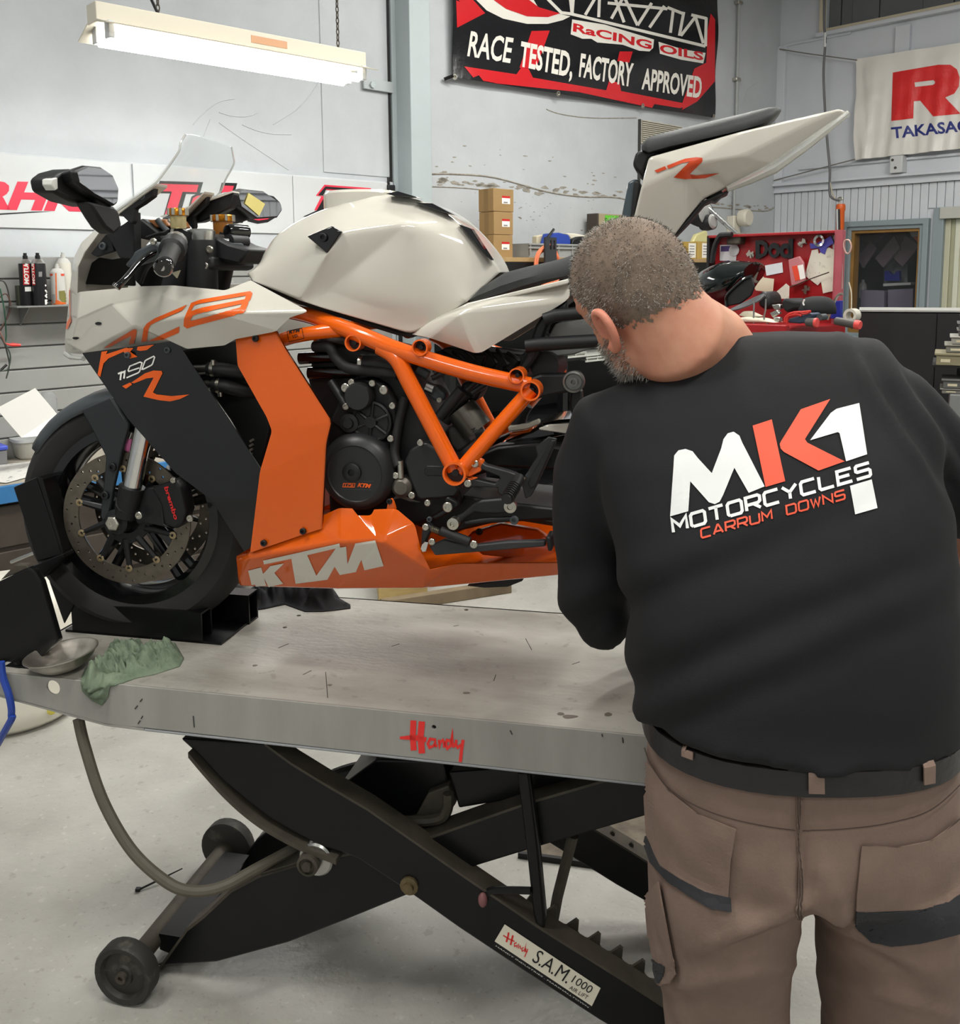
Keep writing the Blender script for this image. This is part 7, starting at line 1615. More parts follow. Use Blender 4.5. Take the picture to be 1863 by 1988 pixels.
# ------------------------------------------------------------------ shelf with spray cans on the slat board
SZ = 1.487; shx0 = BW.px(27, 594, Y=-0.17).x
shf = thing('slat_shelf', 'thin grey shelf with triangular bracket hooked on the slat board', 'shelf', BW, (shx0, -0.12, SZ))
MB().box((0, -0.09, -0.008), (0.62, 0.078, 0)).build('shelf_plate', mat('grey shelf', S(120, 121, 118), 0.4), shf, bevel=0.002, smooth=0)
for xb in (0.06, 0.5): MB().prism([(xb, 0.078, -0.008), (xb, -0.07, -0.008), (xb, 0.078, -0.10)], (0.004, 0, 0)).build('bracket', MATS['grey shelf'], shf, smooth=0)
M_can = mat('black can', S(28, 27, 30), 0.3); M_canw = mat('white can', S(192, 190, 185), 0.3)
def spray(px, Y, H, R, bodym, capm, label, txt=None, txtm=None, lab=None):
    at = Vector((BW.px(px, 590, Y=Y).x, Y, SZ)); t = thing('spray_can', label, 'spray can', BW, at)
    b = MB().lathe([(0.001, 0), (R * .96, 0), (R, 0.006), (R, H * .78), (R * .97, H * .80), (0.001, H * .80)], (0, 0, 0), 'Z', 28).build('body', bodym, t, smooth=40)
    MB().lathe([(R * .97, H * .80), (R * .6, H * .88), (R * .5, H * .885), (0.001, H * .885)], (0, 0, 0), 'Z', 24).build('shoulder', M_steel if capm is not M_canw else M_canw, t, smooth=40)
    MB().lathe([(R * .34, H * .88), (R * .34, H * .95), (R * .24, H * .955), (R * .24, H), (0.001, H)], (0, 0, 0), 'Z', 16).build('nozzle', capm, t, smooth=40)
    return t, b, Fr(BW.M @ at, BW.rz)
zc = BW.px(60, 491, Y=-0.14).z - SZ
for px_, Yc, lab, tp, tw in ((55, -0.11, 'black spray can with a red label hooked behind its twin on the shelf', (47, 555), 20), (79, -0.157, 'black spray can with white hazard diamonds beside its twin on the shelf', (66, 553), 12)):
    t, b, fr = spray(px_, Yc, zc, 0.0325, M_can, M_black, lab)
    bvc = bvh_of([b]); x0 = tp[0]
    pts = s3((172, 145), (222, 145), (228, 322), (178, 325)) if px_ == 55 else s3((240, 145), (262, 143), (268, 325), (246, 325))
    decal('red_label', [poly2([pts])], M_redl, t, fr, bvh=bvc, lift=0.001, mx=4)
    if px_ == 55:
        decal('lettering', [text2('MOTUL', *s3((218, 320), (212, 150)), 8.5, shear=0.15, bold=0.04, up=(-8.5, 0))], M_wh, t, fr, bvh=bvc, lift=0.0018, mx=4)
        decal('white_label', [poly2([s3((188, 340), (235, 338), (236, 372), (190, 374))])], M_wh, t, fr, bvh=bvc, lift=0.001, mx=4)
    else:
        decal('lettering', [text2('MOTUL', *s3((266, 318), (256, 150)), 4, shear=0.1, bold=0.03, up=(-4.5, 0))], M_wh, t, fr, bvh=bvc, lift=0.0018, mx=4)
        for cy in (328, 367, 407): decal('hazard_diamond', [poly2([s3((350, cy - 19), (365, cy), (352, cy + 19), (337, cy))])], M_wh, t, fr, bvh=bvc, lift=0.001, mx=4)
        decal('barcode', [poly2([s3((338, 435), (368, 433), (370, 470), (340, 473))])], M_wh, t, fr, bvh=bvc, lift=0.001, mx=4)
        decal('small_window', [poly2([s3((292, 225), (318, 224), (318, 262), (293, 263))])], mat('grey print', S(130, 130, 130), 0.5), t, fr, bvh=bvc, lift=0.001, mx=4)
t, b, fr = spray(115, -0.15, BW.px(115, 512, Y=-0.15).z - SZ, 0.0335, M_canw, M_canw, 'white and orange spray can with a sprayed white nozzle on the shelf'); bvc = bvh_of([b])
decal('orange_band', [poly2([s3((390, 440), (440, 440), (470, 455), (508, 458), (508, 482), (395, 484))]), poly2([s3((418, 235), (428, 235), (432, 440), (424, 440))])], mat('orange can print', S(226, 104, 40), 0.4), t, fr, bvh=bvc, lift=0.001, mx=4)
decal('logo', [poly2([s3((380, 240), (400, 240), (400, 255), (380, 255))]), poly2([s3((458, 240), (496, 240), (490, 256), (464, 256))])], mat('red-orange print', S(214, 70, 36), 0.4), t, fr, bvh=bvc, lift=0.0012, mx=4)
decal('photo_print', [poly2([s3((445, 370), (505, 365), (508, 455), (470, 455), (448, 430))])], mat('olive print', S(120, 116, 60), 0.5), t, fr, bvh=bvc, lift=0.0012, mx=4)
decal('barcode', [poly2([s3((396, 395), (418, 395), (420, 465), (398, 466))])], mat('grey barcode', S(150, 150, 148), 0.6), t, fr, bvh=bvc, lift=0.0012, mx=4)
spray(128, -0.08, BW.px(128, 490, Y=-0.08).z - SZ, 0.034, mat('pale can', S(206, 202, 190), 0.35), M_canw, 'taller pale spray can behind the white and orange one on the shelf')
a = Vector((BW.px(44, 594, Y=-0.09).x, -0.08, SZ)); bitem(MB().box((-0.02, -0.02, 0), (0.02, 0.02, 0.095)), 'small_carton', mat('olive carton', S(58, 62, 48), 0.6), a, 'small olive carton behind the black spray cans', 'box')
# test leads hanging at the left
ld = thing('test_leads', 'bunch of thin test leads with a red crocodile clip hanging on the slat board', 'cables', BW, (BW.px(10, 640, Y=-0.08).x, -0.06, 1.35))
LF2 = Fr(BW.M @ Vector((BW.px(10, 640, Y=-0.08).x, -0.06, 1.35)), BW.rz)
for i, (pts, col) in enumerate([(((-30, 560), (5, 545), (18, 580), (12, 620), (-5, 650)), (60, 60, 58)), (((-20, 600), (10, 570), (20, 600), (0, 640), (-20, 660)), (90, 60, 52)), (((0, 560), (8, 600), (12, 650), (10, 665)), (40, 80, 60)), (((-20, 640), (5, 660), (15, 690), (18, 710), (12, 735)), (60, 66, 60)), (((-10, 620), (-2, 640), (10, 667)), (130, 90, 80)), (((10, 667), (20, 690), (16, 715), (4, 720)), (60, 70, 62))]):
    P = bez([LF2.px(p[0], p[1], Y=-0.04 - 0.004 * i) for p in pts], 6); MB().tube(P, 0.0035, 6).build('lead', mat('lead %d' % i, S(*col), 0.5), ld)
P = [LF2.px(*p, Y=-0.05) for p in ((10, 667), (18, 669), (40, 670))]; MB().tube([P[0], P[1], P[1].lerp(P[2], .3), P[2]], [.003, .005, .009, .006], 8).build('crocodile_clip', mat('red rubber', S(214, 52, 44), 0.45), ld)
P = [LF2.px(*p, Y=-0.05) for p in ((2, 718), (13, 708))]; MB().tube(P, 0.006, 8).build('clip', M_black, ld)

# ------------------------------------------------------------------ storage rack along the back wall
RZT = 1.722; rx0 = BW.px(870, 520, Y=-0.52).x; rx1 = BW.px(1420, 520, Y=-0.52).x
rk = thing('storage_rack', 'tall black storage rack with a timber top shelf along the back wall', 'rack', BW, (rx0, -0.27, 0))
RWd = rx1 - rx0
MB().box((0, -0.25, RZT - 0.03), (RWd, 0.25, RZT)).build('top_shelf', mat('raw timber edge', S(176, 146, 100), 0.6, var=0.25, vscale=10), rk, bevel=0.003, smooth=0)
for zz in (0.15, 0.62, 1.02, 1.36): MB().box((0, -0.24, zz - 0.02), (RWd, 0.25, zz)).build('shelf', M_black, rk, smooth=0)
MB().box((0, 0.235, 0.1), (RWd, 0.25, RZT - 0.03)).build('back_sheet', M_black, rk, smooth=0)
for xx in (0.0, RWd * .33, RWd * .66, RWd - 0.05):
    MB().box((xx, -0.25, 0), (xx + 0.05, -0.2, RZT - 0.03)).build('post', M_black, rk, smooth=0)
MB().box((0, -0.252, RZT - 0.14), (RWd, -0.245, RZT - 0.031)).build('front_rail', M_black, rk, smooth=0)
# cartons
M_carton = mat('brown cardboard', S(158, 128, 84), 0.75, var=0.08, vscale=5); M_tape = mat('parcel tape', S(140, 112, 72), 0.4)
cxp_ = BW.px(958, 480, Y=-0.40).x; cxr = BW.px(995, 480, Y=-0.40).x; ch = (BW.px(960, 365, Y=-0.40).z - RZT) / 3
for i in range(3):
    lab = ['brown carton with a red and white label, bottom of the stack on the timber shelf', 'brown carton with a red and white label in the middle of the stack', 'brown carton with a red and white label on top of the stack'][i]
    t = thing('carton', lab, 'carton', BW, (cxp_ + (0.004 if i == 1 else 0), -0.40, RZT + i * ch), 0, 'cartons on the timber shelf')
    w_ = cxr - cxp_ + (0.01 if i == 2 else 0)
    MB().box((0, 0, 0.001), (w_, 0.14, ch - 0.001)).build('body', M_carton, t, bevel=0.003, smooth=0)
    MB().box((-0.0008, 0.05, 0.001), (0, 0.09, ch - 0.001)).build('tape', M_tape, t, smooth=0)
    MB().box((w_ * .42, -0.0008, ch * .35), (w_ * .82, 0, ch * .68)).build('label', M_wh, t, smooth=0)
    MB().box((w_ * .42, -0.0012, ch * .60), (w_ * .82, 0, ch * .69)).build('label_band', M_redl, t, smooth=0)
    MB().box((w_ * .5, -0.0012, ch * .38), (w_ * .7, 0, ch * .44)).build('barcode', mat('grey print', S(130, 130, 130), 0.5), t, smooth=0)
# grey crates
M_crate = mat('grey crate plastic', S(150, 152, 150), 0.5, var=0.08, vscale=6); M_crate2 = mat('pale crate plastic', S(196, 198, 190), 0.5, var=0.12, vscale=10)
def crate(fr, at, w, d, h, m, label, group=None, nrib=6):
    t = thing('crate', label, 'crate', fr, at, 0, group)
    mb = MB(); mb.prism([(0, 0, 0), (w, 0, 0), (w, 0, h), (0, 0, h)], (0, 0.006, 0)); mb.box((0, d - .006, 0), (w, d, h)); mb.box((0, 0, 0), (.006, d, h)); mb.box((w - .006, 0, 0), (w, d, h)); mb.box((0, 0, 0), (w, d, .006))
    mb.build('body', m, t, smooth=0)
    for zz in (h - 0.012, h * .62, 0.0): MB().box((-0.012, -0.012, zz), (w + 0.012, 0.0, zz + 0.012)).build('rim', m, t, bevel=0.002, smooth=0)
    for i in range(nrib + 1): MB().box((i * (w - .008) / nrib, -0.010, 0), (i * (w - .008) / nrib + 0.008, 0.0, h)).build('rib', m, t, smooth=0)
    return t
gx0_, gx1_ = BW.px(1027, 480, Y=-0.45).x, BW.px(1160, 480, Y=-0.45).x; gh = BW.px(1060, 473, Y=-0.45).z - RZT
crate(BW, (gx0_, -0.45, RZT), gx1_ - gx0_, 0.35, gh, M_crate, 'grey ribbed crate on the timber shelf holding blue packs', nrib=5)
q4 = lambda x, y, Y: BW.px(*k4((x, y))[0], Y=Y)
def packs(pts, Y, th, m, name, label, cat, zb):
    P = [q4(*p, Y) for p in pts]; c = Vector((P[0].x, Y, zb)); o = MB().prism([p - c for p in P], (0, th, 0)).build(name, m, None, bevel=0.008); o.matrix_world = BW.M @ Matrix.Translation(c); return tag(o, label, cat)
packs([(1010, 780), (1050, 640), (1150, 630), (1270, 660), (1290, 720), (1290, 780)], -0.36, 0.08, mat('blue packaging', S(44, 70, 160), 0.35), 'blue_pack', 'blue foil pack sticking out of the grey crate', 'pack', RZT + 0.05)
packs([(880, 790), (885, 670), (960, 655), (1010, 700), (1000, 790)], -0.265, 0.05, mat('beige carton', S(196, 186, 160), 0.7), 'small_carton', 'beige carton end sticking out of the grey crate', 'box', RZT + 0.05)
packs([(1290, 790), (1300, 700), (1240, 640), (1340, 640), (1500, 670), (1560, 700), (1560, 790)], -0.26, 0.05, mat('cream foam', S(220, 214, 196), 0.6), 'foam_piece', 'cream foam piece behind the black disc in the grey crate', 'foam', RZT + 0.05)
packs([(1300, 790), (1320, 710), (1400, 678), (1540, 670), (1560, 790)], -0.37, 0.05, M_mb, 'black_cover', 'black rounded cover lying in the grey crate', 'cover', RZT + 0.05)
o = MB().tube([q4(1010, 690, -0.37) - q4(1010, 690, -0.37), q4(1085, 590, -0.37) - q4(1010, 690, -0.37)], 0.009, 8).build('rod', M_black, None); o.matrix_world = BW.M @ Matrix.Translation(q4(1010, 690, -0.37)); tag(o, 'short black rod poking up from the grey crate', 'rod')
# bracket with the orange cable coil
cb_ = thing('cable_coil', 'orange extension cable coiled on a black bracket at the rack front', 'cable', BW, q4(985, 1000, -0.56))
co = q4(985, 1000, -0.56)
for i in range(7):
    rr_ = 0.10 + 0.006 * i; P = [Vector(((rr_ * math.cos(t) * 0.9), -0.004 * i + 0.01 * math.sin(3 * t + i), rr_ * 1.05 * math.sin(t) - 0.02)) for t in [2 * PI * k / 28 for k in range(28)]]
    MB().tube(P, 0.0075, 7, closed=True).build('cable_turn', mat('orange cable', S(218, 120, 80), 0.5), cb_)
MB().prism([(-0.055, -0.05, -0.06), (0.055, -0.05, -0.06), (0.055, -0.05, 0.17), (-0.055, -0.05, 0.17)], (0, 0.015, 0), holes=[[(dx, -0.05, 0.09), (dx + 0.018, -0.05, 0.09), (dx + 0.018, -0.05, 0.15), (dx, -0.05, 0.15)] for dx in (-0.012, 0.022)]).build('bracket', mat('black bracket', S(50, 52, 54), 0.5), cb_, smooth=0)
# green-labelled box and small cartons on the shelf, behind the head
gq = [BW.px(*p, Y=-0.15) for p in ((1158, 500), (1225, 500), (1225, 410), (1158, 414))]
gb = thing('carton', 'tan box with a bright green label on the timber shelf behind the tail', 'carton', BW, (gq[0].x, -0.15, RZT))
gw, ghh = gq[1].x - gq[0].x, gq[3].z - RZT
MB().box((0, 0, 0), (gw, 0.10, ghh)).build('body', mat('tan board', S(160, 148, 120), 0.7), gb, bevel=0.003, smooth=0); MB().box((-0.001, -0.001, 0), (0.02, 0.1, ghh)).build('edge', M_drw, gb, smooth=0)
gl_ = MB().box((gw * .22, -0.001, ghh * .35), (gw * .62, 0, ghh * .97)).build('green_label', mat('green label', S(98, 190, 52), 0.5), gb, smooth=0)
GF = Fr(BW.M @ Vector((gq[0].x, -0.15, RZT)), BW.rz)
zz7 = crop(1020, 400, 4.6575)
decal('label_text', [text2('HAS', *zz7((722, 175), (716, 105)), 4, bold=0.02, up=(4, 0)), text2('II', *zz7((795, 165), (785, 125)), 6, bold=0.02, up=(4, 0))], M_bk, gb, GF, plane=dict(Y=-0.0016))
for i, (xa, xb, col, lab) in enumerate([(1300, 1324, (206, 200, 180), 'small cream carton beside the yellow carton on the rack'), (1325, 1352, (176, 146, 70), 'small yellow carton with a handwritten label on the rack'), (1353, 1376, (186, 156, 84), 'small yellow carton next to the clear bag on the rack'), (1377, 1396, (210, 210, 204), 'small white carton beside the red tool chest')]):
    pa, pb = BW.px(xa, 497, Y=-0.42), BW.px(xb, 497, Y=-0.42); t = thing('small_carton', lab, 'carton', BW, (pa.x, -0.42, RZT)); hh_ = BW.px(xa, 469, Y=-0.42).z - RZT
    MB().box((0.002, 0, 0), (pb.x - pa.x - 0.002, 0.12, hh_)).build('body', mat('carton %d' % i, S(*col), 0.6), t, bevel=0.003, smooth=0); MB().box(((pb.x - pa.x) * .4, -0.001, 0.01), ((pb.x - pa.x) * .92, 0, hh_ * .92)).build('label', M_wh, t, smooth=0)
    for j in range(4): MB().box(((pb.x - pa.x) * .48, -0.0015, hh_ * (.25 + .16 * j)), ((pb.x - pa.x) * .82, 0, hh_ * (.29 + .16 * j))).build('writing', M_dg, t, smooth=0)
pk = [BW.px(*p, Y=-0.34) for p in ((1345, 470), (1352, 455), (1372, 447), (1378, 470))]; c0 = Vector((pk[0].x, -0.34, RZT + 0.13))
o = MB().prism([p - c0 for p in pk], (0, 0.04, 0)).build('plastic_bag', mat('yellow film', S(212, 206, 150), 0.3), None, bevel=0.01); o.matrix_world = BW.M @ Matrix.Translation(c0); tag(o, 'crumpled yellow bag lying on the small cartons', 'bag')
# crates lower in the rack (seen past the frame of the motorcycle)
za = BW.px(1150, 757, Y=-0.50).z
za = 1.02
for i, (xa, xb, ya, yb, lab) in enumerate([(1058, 1134, 722, 690, 'pale ribbed crate with a barcode label in the rack'), (1137, 1215, 752, 700, 'pale ribbed crate stacked two high in the rack')]):
    pa, pb = BW.px(xa, 740, Y=-0.50).x, BW.px(xb, 740, Y=-0.50).x; zb_ = 1.02
    crate(BW, (pa, -0.50, zb_), pb - pa, 0.4, BW.px(xa, ya - (ya - yb), Y=-0.50).z - zb_ if True else 0.3, M_crate2, lab, nrib=4)
pa = BW.px(1098, 712, Y=-0.515); MB_ = None
# red emergency-light like lamp head on the wall: white twin spot
wl_ = thing('wall_light', 'white spot lamp fixed to the back wall above the tool chest', 'lamp', BW, (BW.px(1436, 430, Y=-0.1).x, -0.02, BW.px(1436, 440, Y=-0.1).z))
MB().box((-0.07, -0.06, -0.25), (0.05, 0.02, 0.10)).build('base', M_lampw, wl_, bevel=0.01); MB().lathe([(0.02, 0), (0.075, 0.03), (0.085, 0.10), (0.07, 0.12), (0, 0.12)], (0.03, -0.04, 0.08), 'Y', 20).build('lamp_head', M_lampw, wl_, smooth=50)

# ------------------------------------------------------------------ red tool chest
tbo = WORLD.px(1388, 458, Y=4.3); tb1 = WORLD.px(1640, 447, Y=3.83)
TBF = Fr((tbo.x, tbo.y, 0), math.atan2(tb1.y - tbo.y, tb1.x - tbo.x))
TW = (tb1 - tbo).xy.length; TZ1 = (tbo.z + tb1.z) / 2; TR = TBF.px(1500, 634, Y=-0.38).z
chest = thing('tool_chest', 'red steel tool chest with its lid up, covered in notes and stickers', 'tool chest', TBF)
M_tred = mat('red tool chest paint', S(158, 30, 34), 0.35, var=0.15, vscale=6); M_tpink = mat('faded red edge', S(176, 86, 96), 0.4, var=0.2, vscale=8)
MB().box((0, -0.012, TR), (TW, 0.0, TZ1)).build('lid_panel', M_tred, chest, smooth=0)
MB().box((0, -0.06, TZ1 - 0.012), (TW, 0.0, TZ1)).build('lid_top_flange', M_tred, chest, bevel=0.003, smooth=0)
MB().box((TW - 0.004, -0.075, TR), (TW + 0.004, 0.0, TZ1)).build('lid_side', M_tpink, chest, bevel=0.002, smooth=0); MB().box((TW, -0.075, TR), (TW + 0.03, -0.07, TZ1)).build('lid_lip', M_tpink, chest, smooth=0)
MB().box((-0.004, -0.06, TR), (0.012, 0.0, TZ1)).build('lid_side', M_black, chest, bevel=0.004, smooth=0)
MB().prism([(-0.02, -0.46, 0.08), (TW + 0.02, -0.46, 0.08), (TW + 0.02, -0.46, TR), (-0.02, -0.46, TR)], (0, 0.46, 0)).build('cabinet', M_tred, chest, smooth=0, bevel=0.006)
MB().box((-0.03, -0.47, TR - 0.03), (TW + 0.03, -0.44, TR + 0.012)).build('front_rim', M_tred, chest, bevel=0.004, smooth=0)
for j in range(7):
    d = MB().box((0.01, -0.475, 0.14 + j * 0.165), (TW - 0.01, -0.46, 0.28 + j * 0.165)).build('drawer', M_tred, chest, bevel=0.004, smooth=0); MB().box((0.04, -0.49, 0.255 + j * 0.165), (TW - 0.04, -0.475, 0.27 + j * 0.165)).build('pull', M_steel, d, smooth=0)
for xx in (0.05, TW - 0.08):
    for yy in (-0.42, -0.06): MB().lathe([(0.001, -0.02), (0.04, -0.02), (0.04, 0.02), (0.001, 0.02)], (xx, yy, 0.04), 'X', 16).build('castor', M_rubber, chest)
d9 = crop(1380, 440, 6.21)
LYF = -0.0125
def tbd(name, shapes, m, y=0.0, par=None): return decal(name, shapes, m, par or chest, TBF, plane=dict(Y=LYF - 0.001 - y))
dad = [poly2([d9((540, 170), (630, 165), (680, 200), (695, 270), (670, 340), (600, 382), (540, 388)), d9((590, 215), (640, 225), (652, 275), (630, 325), (590, 330))]),
       poly2([[d9((765 + 72 * math.cos(t), 285 + 92 * math.sin(t)))[0] for t in [2 * PI * k / 20 for k in range(20)]], [d9((760 + 32 * math.cos(t), 300 + 40 * math.sin(t)))[0] for t in [2 * PI * k / 16 for k in range(16)]]]),
       poly2([[d9((900 + 70 * math.cos(t), 290 + 90 * math.sin(t)))[0] for t in [2 * PI * k / 20 for k in range(20)]], [d9((905 + 30 * math.cos(t), 298 + 38 * math.sin(t)))[0] for t in [2 * PI * k / 16 for k in range(16)]]]), poly2([d9((940, 150), (992, 145), (988, 380), (935, 382))])]
for nm, sh in zip(('letter_d', 'letter_a', 'letter_d', 'letter_d_stem'), dad):
    vs, fs = sh; P = [TBF.px(v[0], v[1], Y=LYF - 0.008) for v in vs]
    o = MB().add(P, fs).build(nm, mat('black foam letter', S(22, 24, 26), 0.35), chest, smooth=0); so = o.modifiers.new('s', 'SOLIDIFY'); so.thickness = 0.008; so.offset = 0
def sheet(name, pts, m, label, cat='paper', y=0.002, th=0.001):
    P = [TBF.px(p[0], p[1], Y=LYF - y) for p in d9(*pts)]; c = sum(P, Vector()) / len(P)
    o = MB().prism([p - c for p in P], (0, -th, 0)).build(name, m, None, smooth=0); o.matrix_world = TBF.M @ Matrix.Translation(c); return tag(o, label, cat)
M_note = mat('scribbled note', S(222, 220, 206), 0.7, col2=S(150, 150, 140), vscale=60, thresh=(0.32, 0.42)); M_map = mat('creased sketch', S(222, 222, 204), 0.7, col2=S(168, 168, 150), vscale=26, thresh=(0.32, 0.44))
sheet('card', [(650, 468), (858, 430), (868, 552), (668, 592)], mat('business card', S(222, 228, 232), 0.6, col2=S(150, 166, 180), vscale=50, thresh=(0.3, 0.4), stretch=(1, 1, 5)), 'pale blue business card stuck under the black letters', 'card')
sheet('note', [(1130, 590), (1215, 285), (1290, 270), (1330, 660), (1285, 708)], M_note, 'white note hanging beside the creased sketch', y=0.002)
sheet('sketch', [(1290, 330), (1420, 250), (1585, 330), (1585, 750), (1350, 805), (1325, 660)], M_map, 'large creased pale sketch pinned at the lid edge', y=0.004)
sheet('photo', [(1460, 105), (1575, 95), (1575, 300), (1470, 300)], mat('photo print', S(180, 180, 176), 0.4, col2=S(30, 32, 34), vscale=30, thresh=(0.42, 0.56)), 'small black and white photo in the lid corner', 'photo', y=0.002)
sheet('sticker', [(108, 222), (320, 215), (300, 412), (105, 410)], mat('white sticker', S(214, 214, 216), 0.4), 'white sticker with a purple head beside the round badge', 'sticker')
sheet('sticker', [(120, 235), (310, 228), (308, 295), (118, 300)], mat('purple print', S(66, 40, 104), 0.4), 'purple and gold heading on the white sticker', 'sticker', y=0.0034)
sheet('booklet', [(500, 690), (590, 565), (640, 615), (760, 630), (745, 795), (540, 770)], mat('cream leaflet', S(220, 210, 184), 0.6, col2=S(170, 160, 140), vscale=30, thresh=(0.28, 0.36)), 'cream booklet with a small picture behind the black fairing', 'booklet', y=0.03)
sheet('paper_scrap', [(770, 800), (905, 685), (945, 720), (940, 870), (830, 870)], M_note, 'white torn scrap standing behind the cap', y=0.05)
sheet('ribbon', [(1190, 200), (1260, 210), (1380, 150), (1445, 110), (1480, 200), (1400, 250), (1370, 335), (1320, 310), (1300, 260), (1200, 265)], mat('blue violet ribbon', S(76, 74, 168), 0.5), 'blue ribbon rosette behind the medal', 'ribbon', y=0.006)
def tbl(name, pts, r, m, label, cat, y=-0.03, closed=False):
    P = bez([TBF.px(p[0], p[1], Y=y) for p in d9(*pts)], 5, closed); c = P[0].copy(); o = MB().tube([p - c for p in P], r, 7, closed=closed).build(name, m, None); o.matrix_world = TBF.M @ Matrix.Translation(c); return tag(o, label, cat)
def tdisc(name, p, r, prof, m, label, cat, y):
    c = TBF.px(*d9(p)[0], Y=y); o = MB().lathe([(r * a, b) for a, b in prof], (0, 0, 0), 'Y', 24).build(name, m, None); o.matrix_world = TBF.M @ Matrix.Translation(c); return tag(o, label, cat)
tdisc('badge', (280, 285), 0.026, [(0.001, 0), (1, 0), (1, 0.004), (0.001, 0.005)], M_white, 'round white badge on the lid', 'badge', LYF - 0.003)
tdisc('medal', (1305, 170), 0.024, [(0.6, 0), (1, 0), (1, 0.006), (0.6, 0.004), (0.6, 0)], M_chrome, 'round silver medal on the blue ribbon', 'medal', LYF - 0.01)
for p, lab in (((480, 330), 'bunch of small keys hooked beside the black letters'), ((1105, 195), 'bunch of small keys hooked beside the medal'), ((1150, 760), 'brass tap fitting hooked below the clear bag')):
    c = TBF.px(*d9(p)[0], Y=LYF - 0.008); mb = MB(); rr = random.Random(p[0])
    for k in range(6):
        a = rr.uniform(0, 6.28); mb.box((-0.003, -0.002 * k, -0.018), (0.004, -0.002 * k + 0.0015, 0.018), Matrix.Rotation(a, 4, 'Y'))
    o = mb.build('keys', M_zinc, None, smooth=0); o.matrix_world = TBF.M @ Matrix.Translation(c); tag(o, lab, 'keys')
c = TBF.px(*d9((1050, 560))[0], Y=LYF - 0.02)
pb_ = thing('parts_bag', 'clear parts bag with an orange label pinned on the lid', 'bag', TBF, c)
PBF = Fr(TBF.M @ c, TBF.rz)
MB().prism([PBF.px(*p, Y=0) for p in d9((945, 400), (1080, 355), (1130, 430), (1150, 660), (1080, 700), (980, 715))], (0, -0.012, 0)).build('film', mat('pinkish film', S(190, 120, 124), 0.3), pb_, bevel=0.004)
MB().prism([PBF.px(*p, Y=-0.0125) for p in d9((975, 480), (1050, 465), (1075, 640), (1015, 655))], (0, -0.001, 0)).build('orange_label', mat('orange red label', S(222, 72, 44), 0.5), pb_, smooth=0)
MB().prism([PBF.px(*p, Y=-0.0125) for p in d9((1040, 470), (1110, 455), (1138, 620), (1075, 640))], (0, -0.001, 0)).build('white_label', M_wh, pb_, smooth=0)
tbl('rod', [(720, 810), (1000, 710), (1170, 640), (1420, 550)], 0.0025, M_dirtsteel, 'thin rod leaning across the notes on the lid', 'rod', -0.05)
tbl('strap', [(10, 440), (40, 250), (100, 120), (160, 100), (250, 95)], 0.012, M_mb, 'black cable draped over the lid corner', 'cable', -0.08)
tbl('wire_ring', [(1610, 170), (1660, 165), (1690, 230), (1670, 310), (1630, 320), (1600, 240)], 0.003, mat('pinkish wire', S(190, 150, 140), 0.4), 'loop of wire hung on the lid edge', 'wire', -0.09, True)
tbl('wire', [(1660, 670), (1690, 800), (1690, 1000)], 0.0025, mat('pale string', S(200, 190, 170), 0.7), 'pale string hanging down the lid edge', 'string', -0.09)
tdisc('tape_roll', (1700, 1070), 0.027, [(0.6, -0.02), (1, -0.02), (1, 0.02), (0.6, 0.02), (0.6, -0.02)], mat('pale tape', S(196, 192, 180), 0.4), 'roll of pale tape standing at the chest corner', 'tape', -0.12)
# things lying in the chest top
zt_ = TR + 0.012
def tobj(name, pts, Y, th, m, label, cat, bevel=0.008, zb=None):
    P = [TBF.px(p[0], p[1], Y=Y) for p in d9(*pts)]; c = Vector((P[0].x, Y, zt_)); o = MB().prism([p - c for p in P], (0, th, 0)).build(name, m, None, bevel=bevel, smooth=50); o.matrix_world = TBF.M @ Matrix.Translation(c); return tag(o, label, cat)
M_fair = mat('dark green-black gloss', S(10, 18, 18), 0.06, coat=0.6)
fa = thing('spare_fairing', 'glossy dark spare tail fairing with a hollow opening lying on the chest', 'fairing', TBF, (TBF.px(*d9((250, 900))[0], Y=-0.30).x, -0.25, zt_))
FAF = Fr(TBF.M @ Vector((TBF.px(*d9((250, 900))[0], Y=-0.30).x, -0.25, zt_)), TBF.rz)
prof_ = [((-150, 620), (-150, 900)), ((-60, 520), (-60, 960)), ((60, 460), (60, 980)), ((200, 408), (190, 975)), ((400, 412), (330, 900)), ((555, 425), (480, 690))]
rings = []
for k, (a, b) in enumerate(prof_):
    A_ = FAF.px(*d9(a)[0], Y=0.0); B_ = FAF.px(*d9(b)[0], Y=0.0); cc_ = (A_ + B_) / 2; hv = (A_ - B_) / 2; dep = (.06, .09, .11, .12, .11, .08)[k]
    rings.append([cc_ + hv * math.cos(t) + Vector((0, dep * math.sin(t), 0)) for t in [2 * PI * j / 16 for j in range(16)]])
MB().loft(rings).build('shell', M_fair, fa, smooth=60)
MB().prism([FAF.px(*p, Y=-0.118) for p in d9((190, 960), (180, 850), (260, 760), (400, 640), (490, 610), (520, 720), (480, 830), (350, 930))], (0, 0.01, 0)).build('hollow_patch', M_mb, fa, bevel=0.004)  # black sheet painting the shade of the hollow; the shell is closed
MB().tube(bez([FAF.px(*p, Y=-0.12) for p in d9((190, 970), (180, 850), (260, 750), (400, 630), (500, 590))], 4), 0.006, 8).build('opening_rim', M_fair, fa)
for k in range(5):
    o = tbl('cable', [(150 + 20 * k, 1030 - 6 * k), (350, 985 - 10 * k), (560, 900 - 14 * k), (650, 830 - 4 * k)], 0.004, mat('grey cable sheath', S(70, 72, 74), 0.35), ['lowest', 'second', 'middle', 'fourth', 'highest'][k] + ' cable of the bundle under the spare fairing', 'cable', -0.41 + 0.0095 * k)
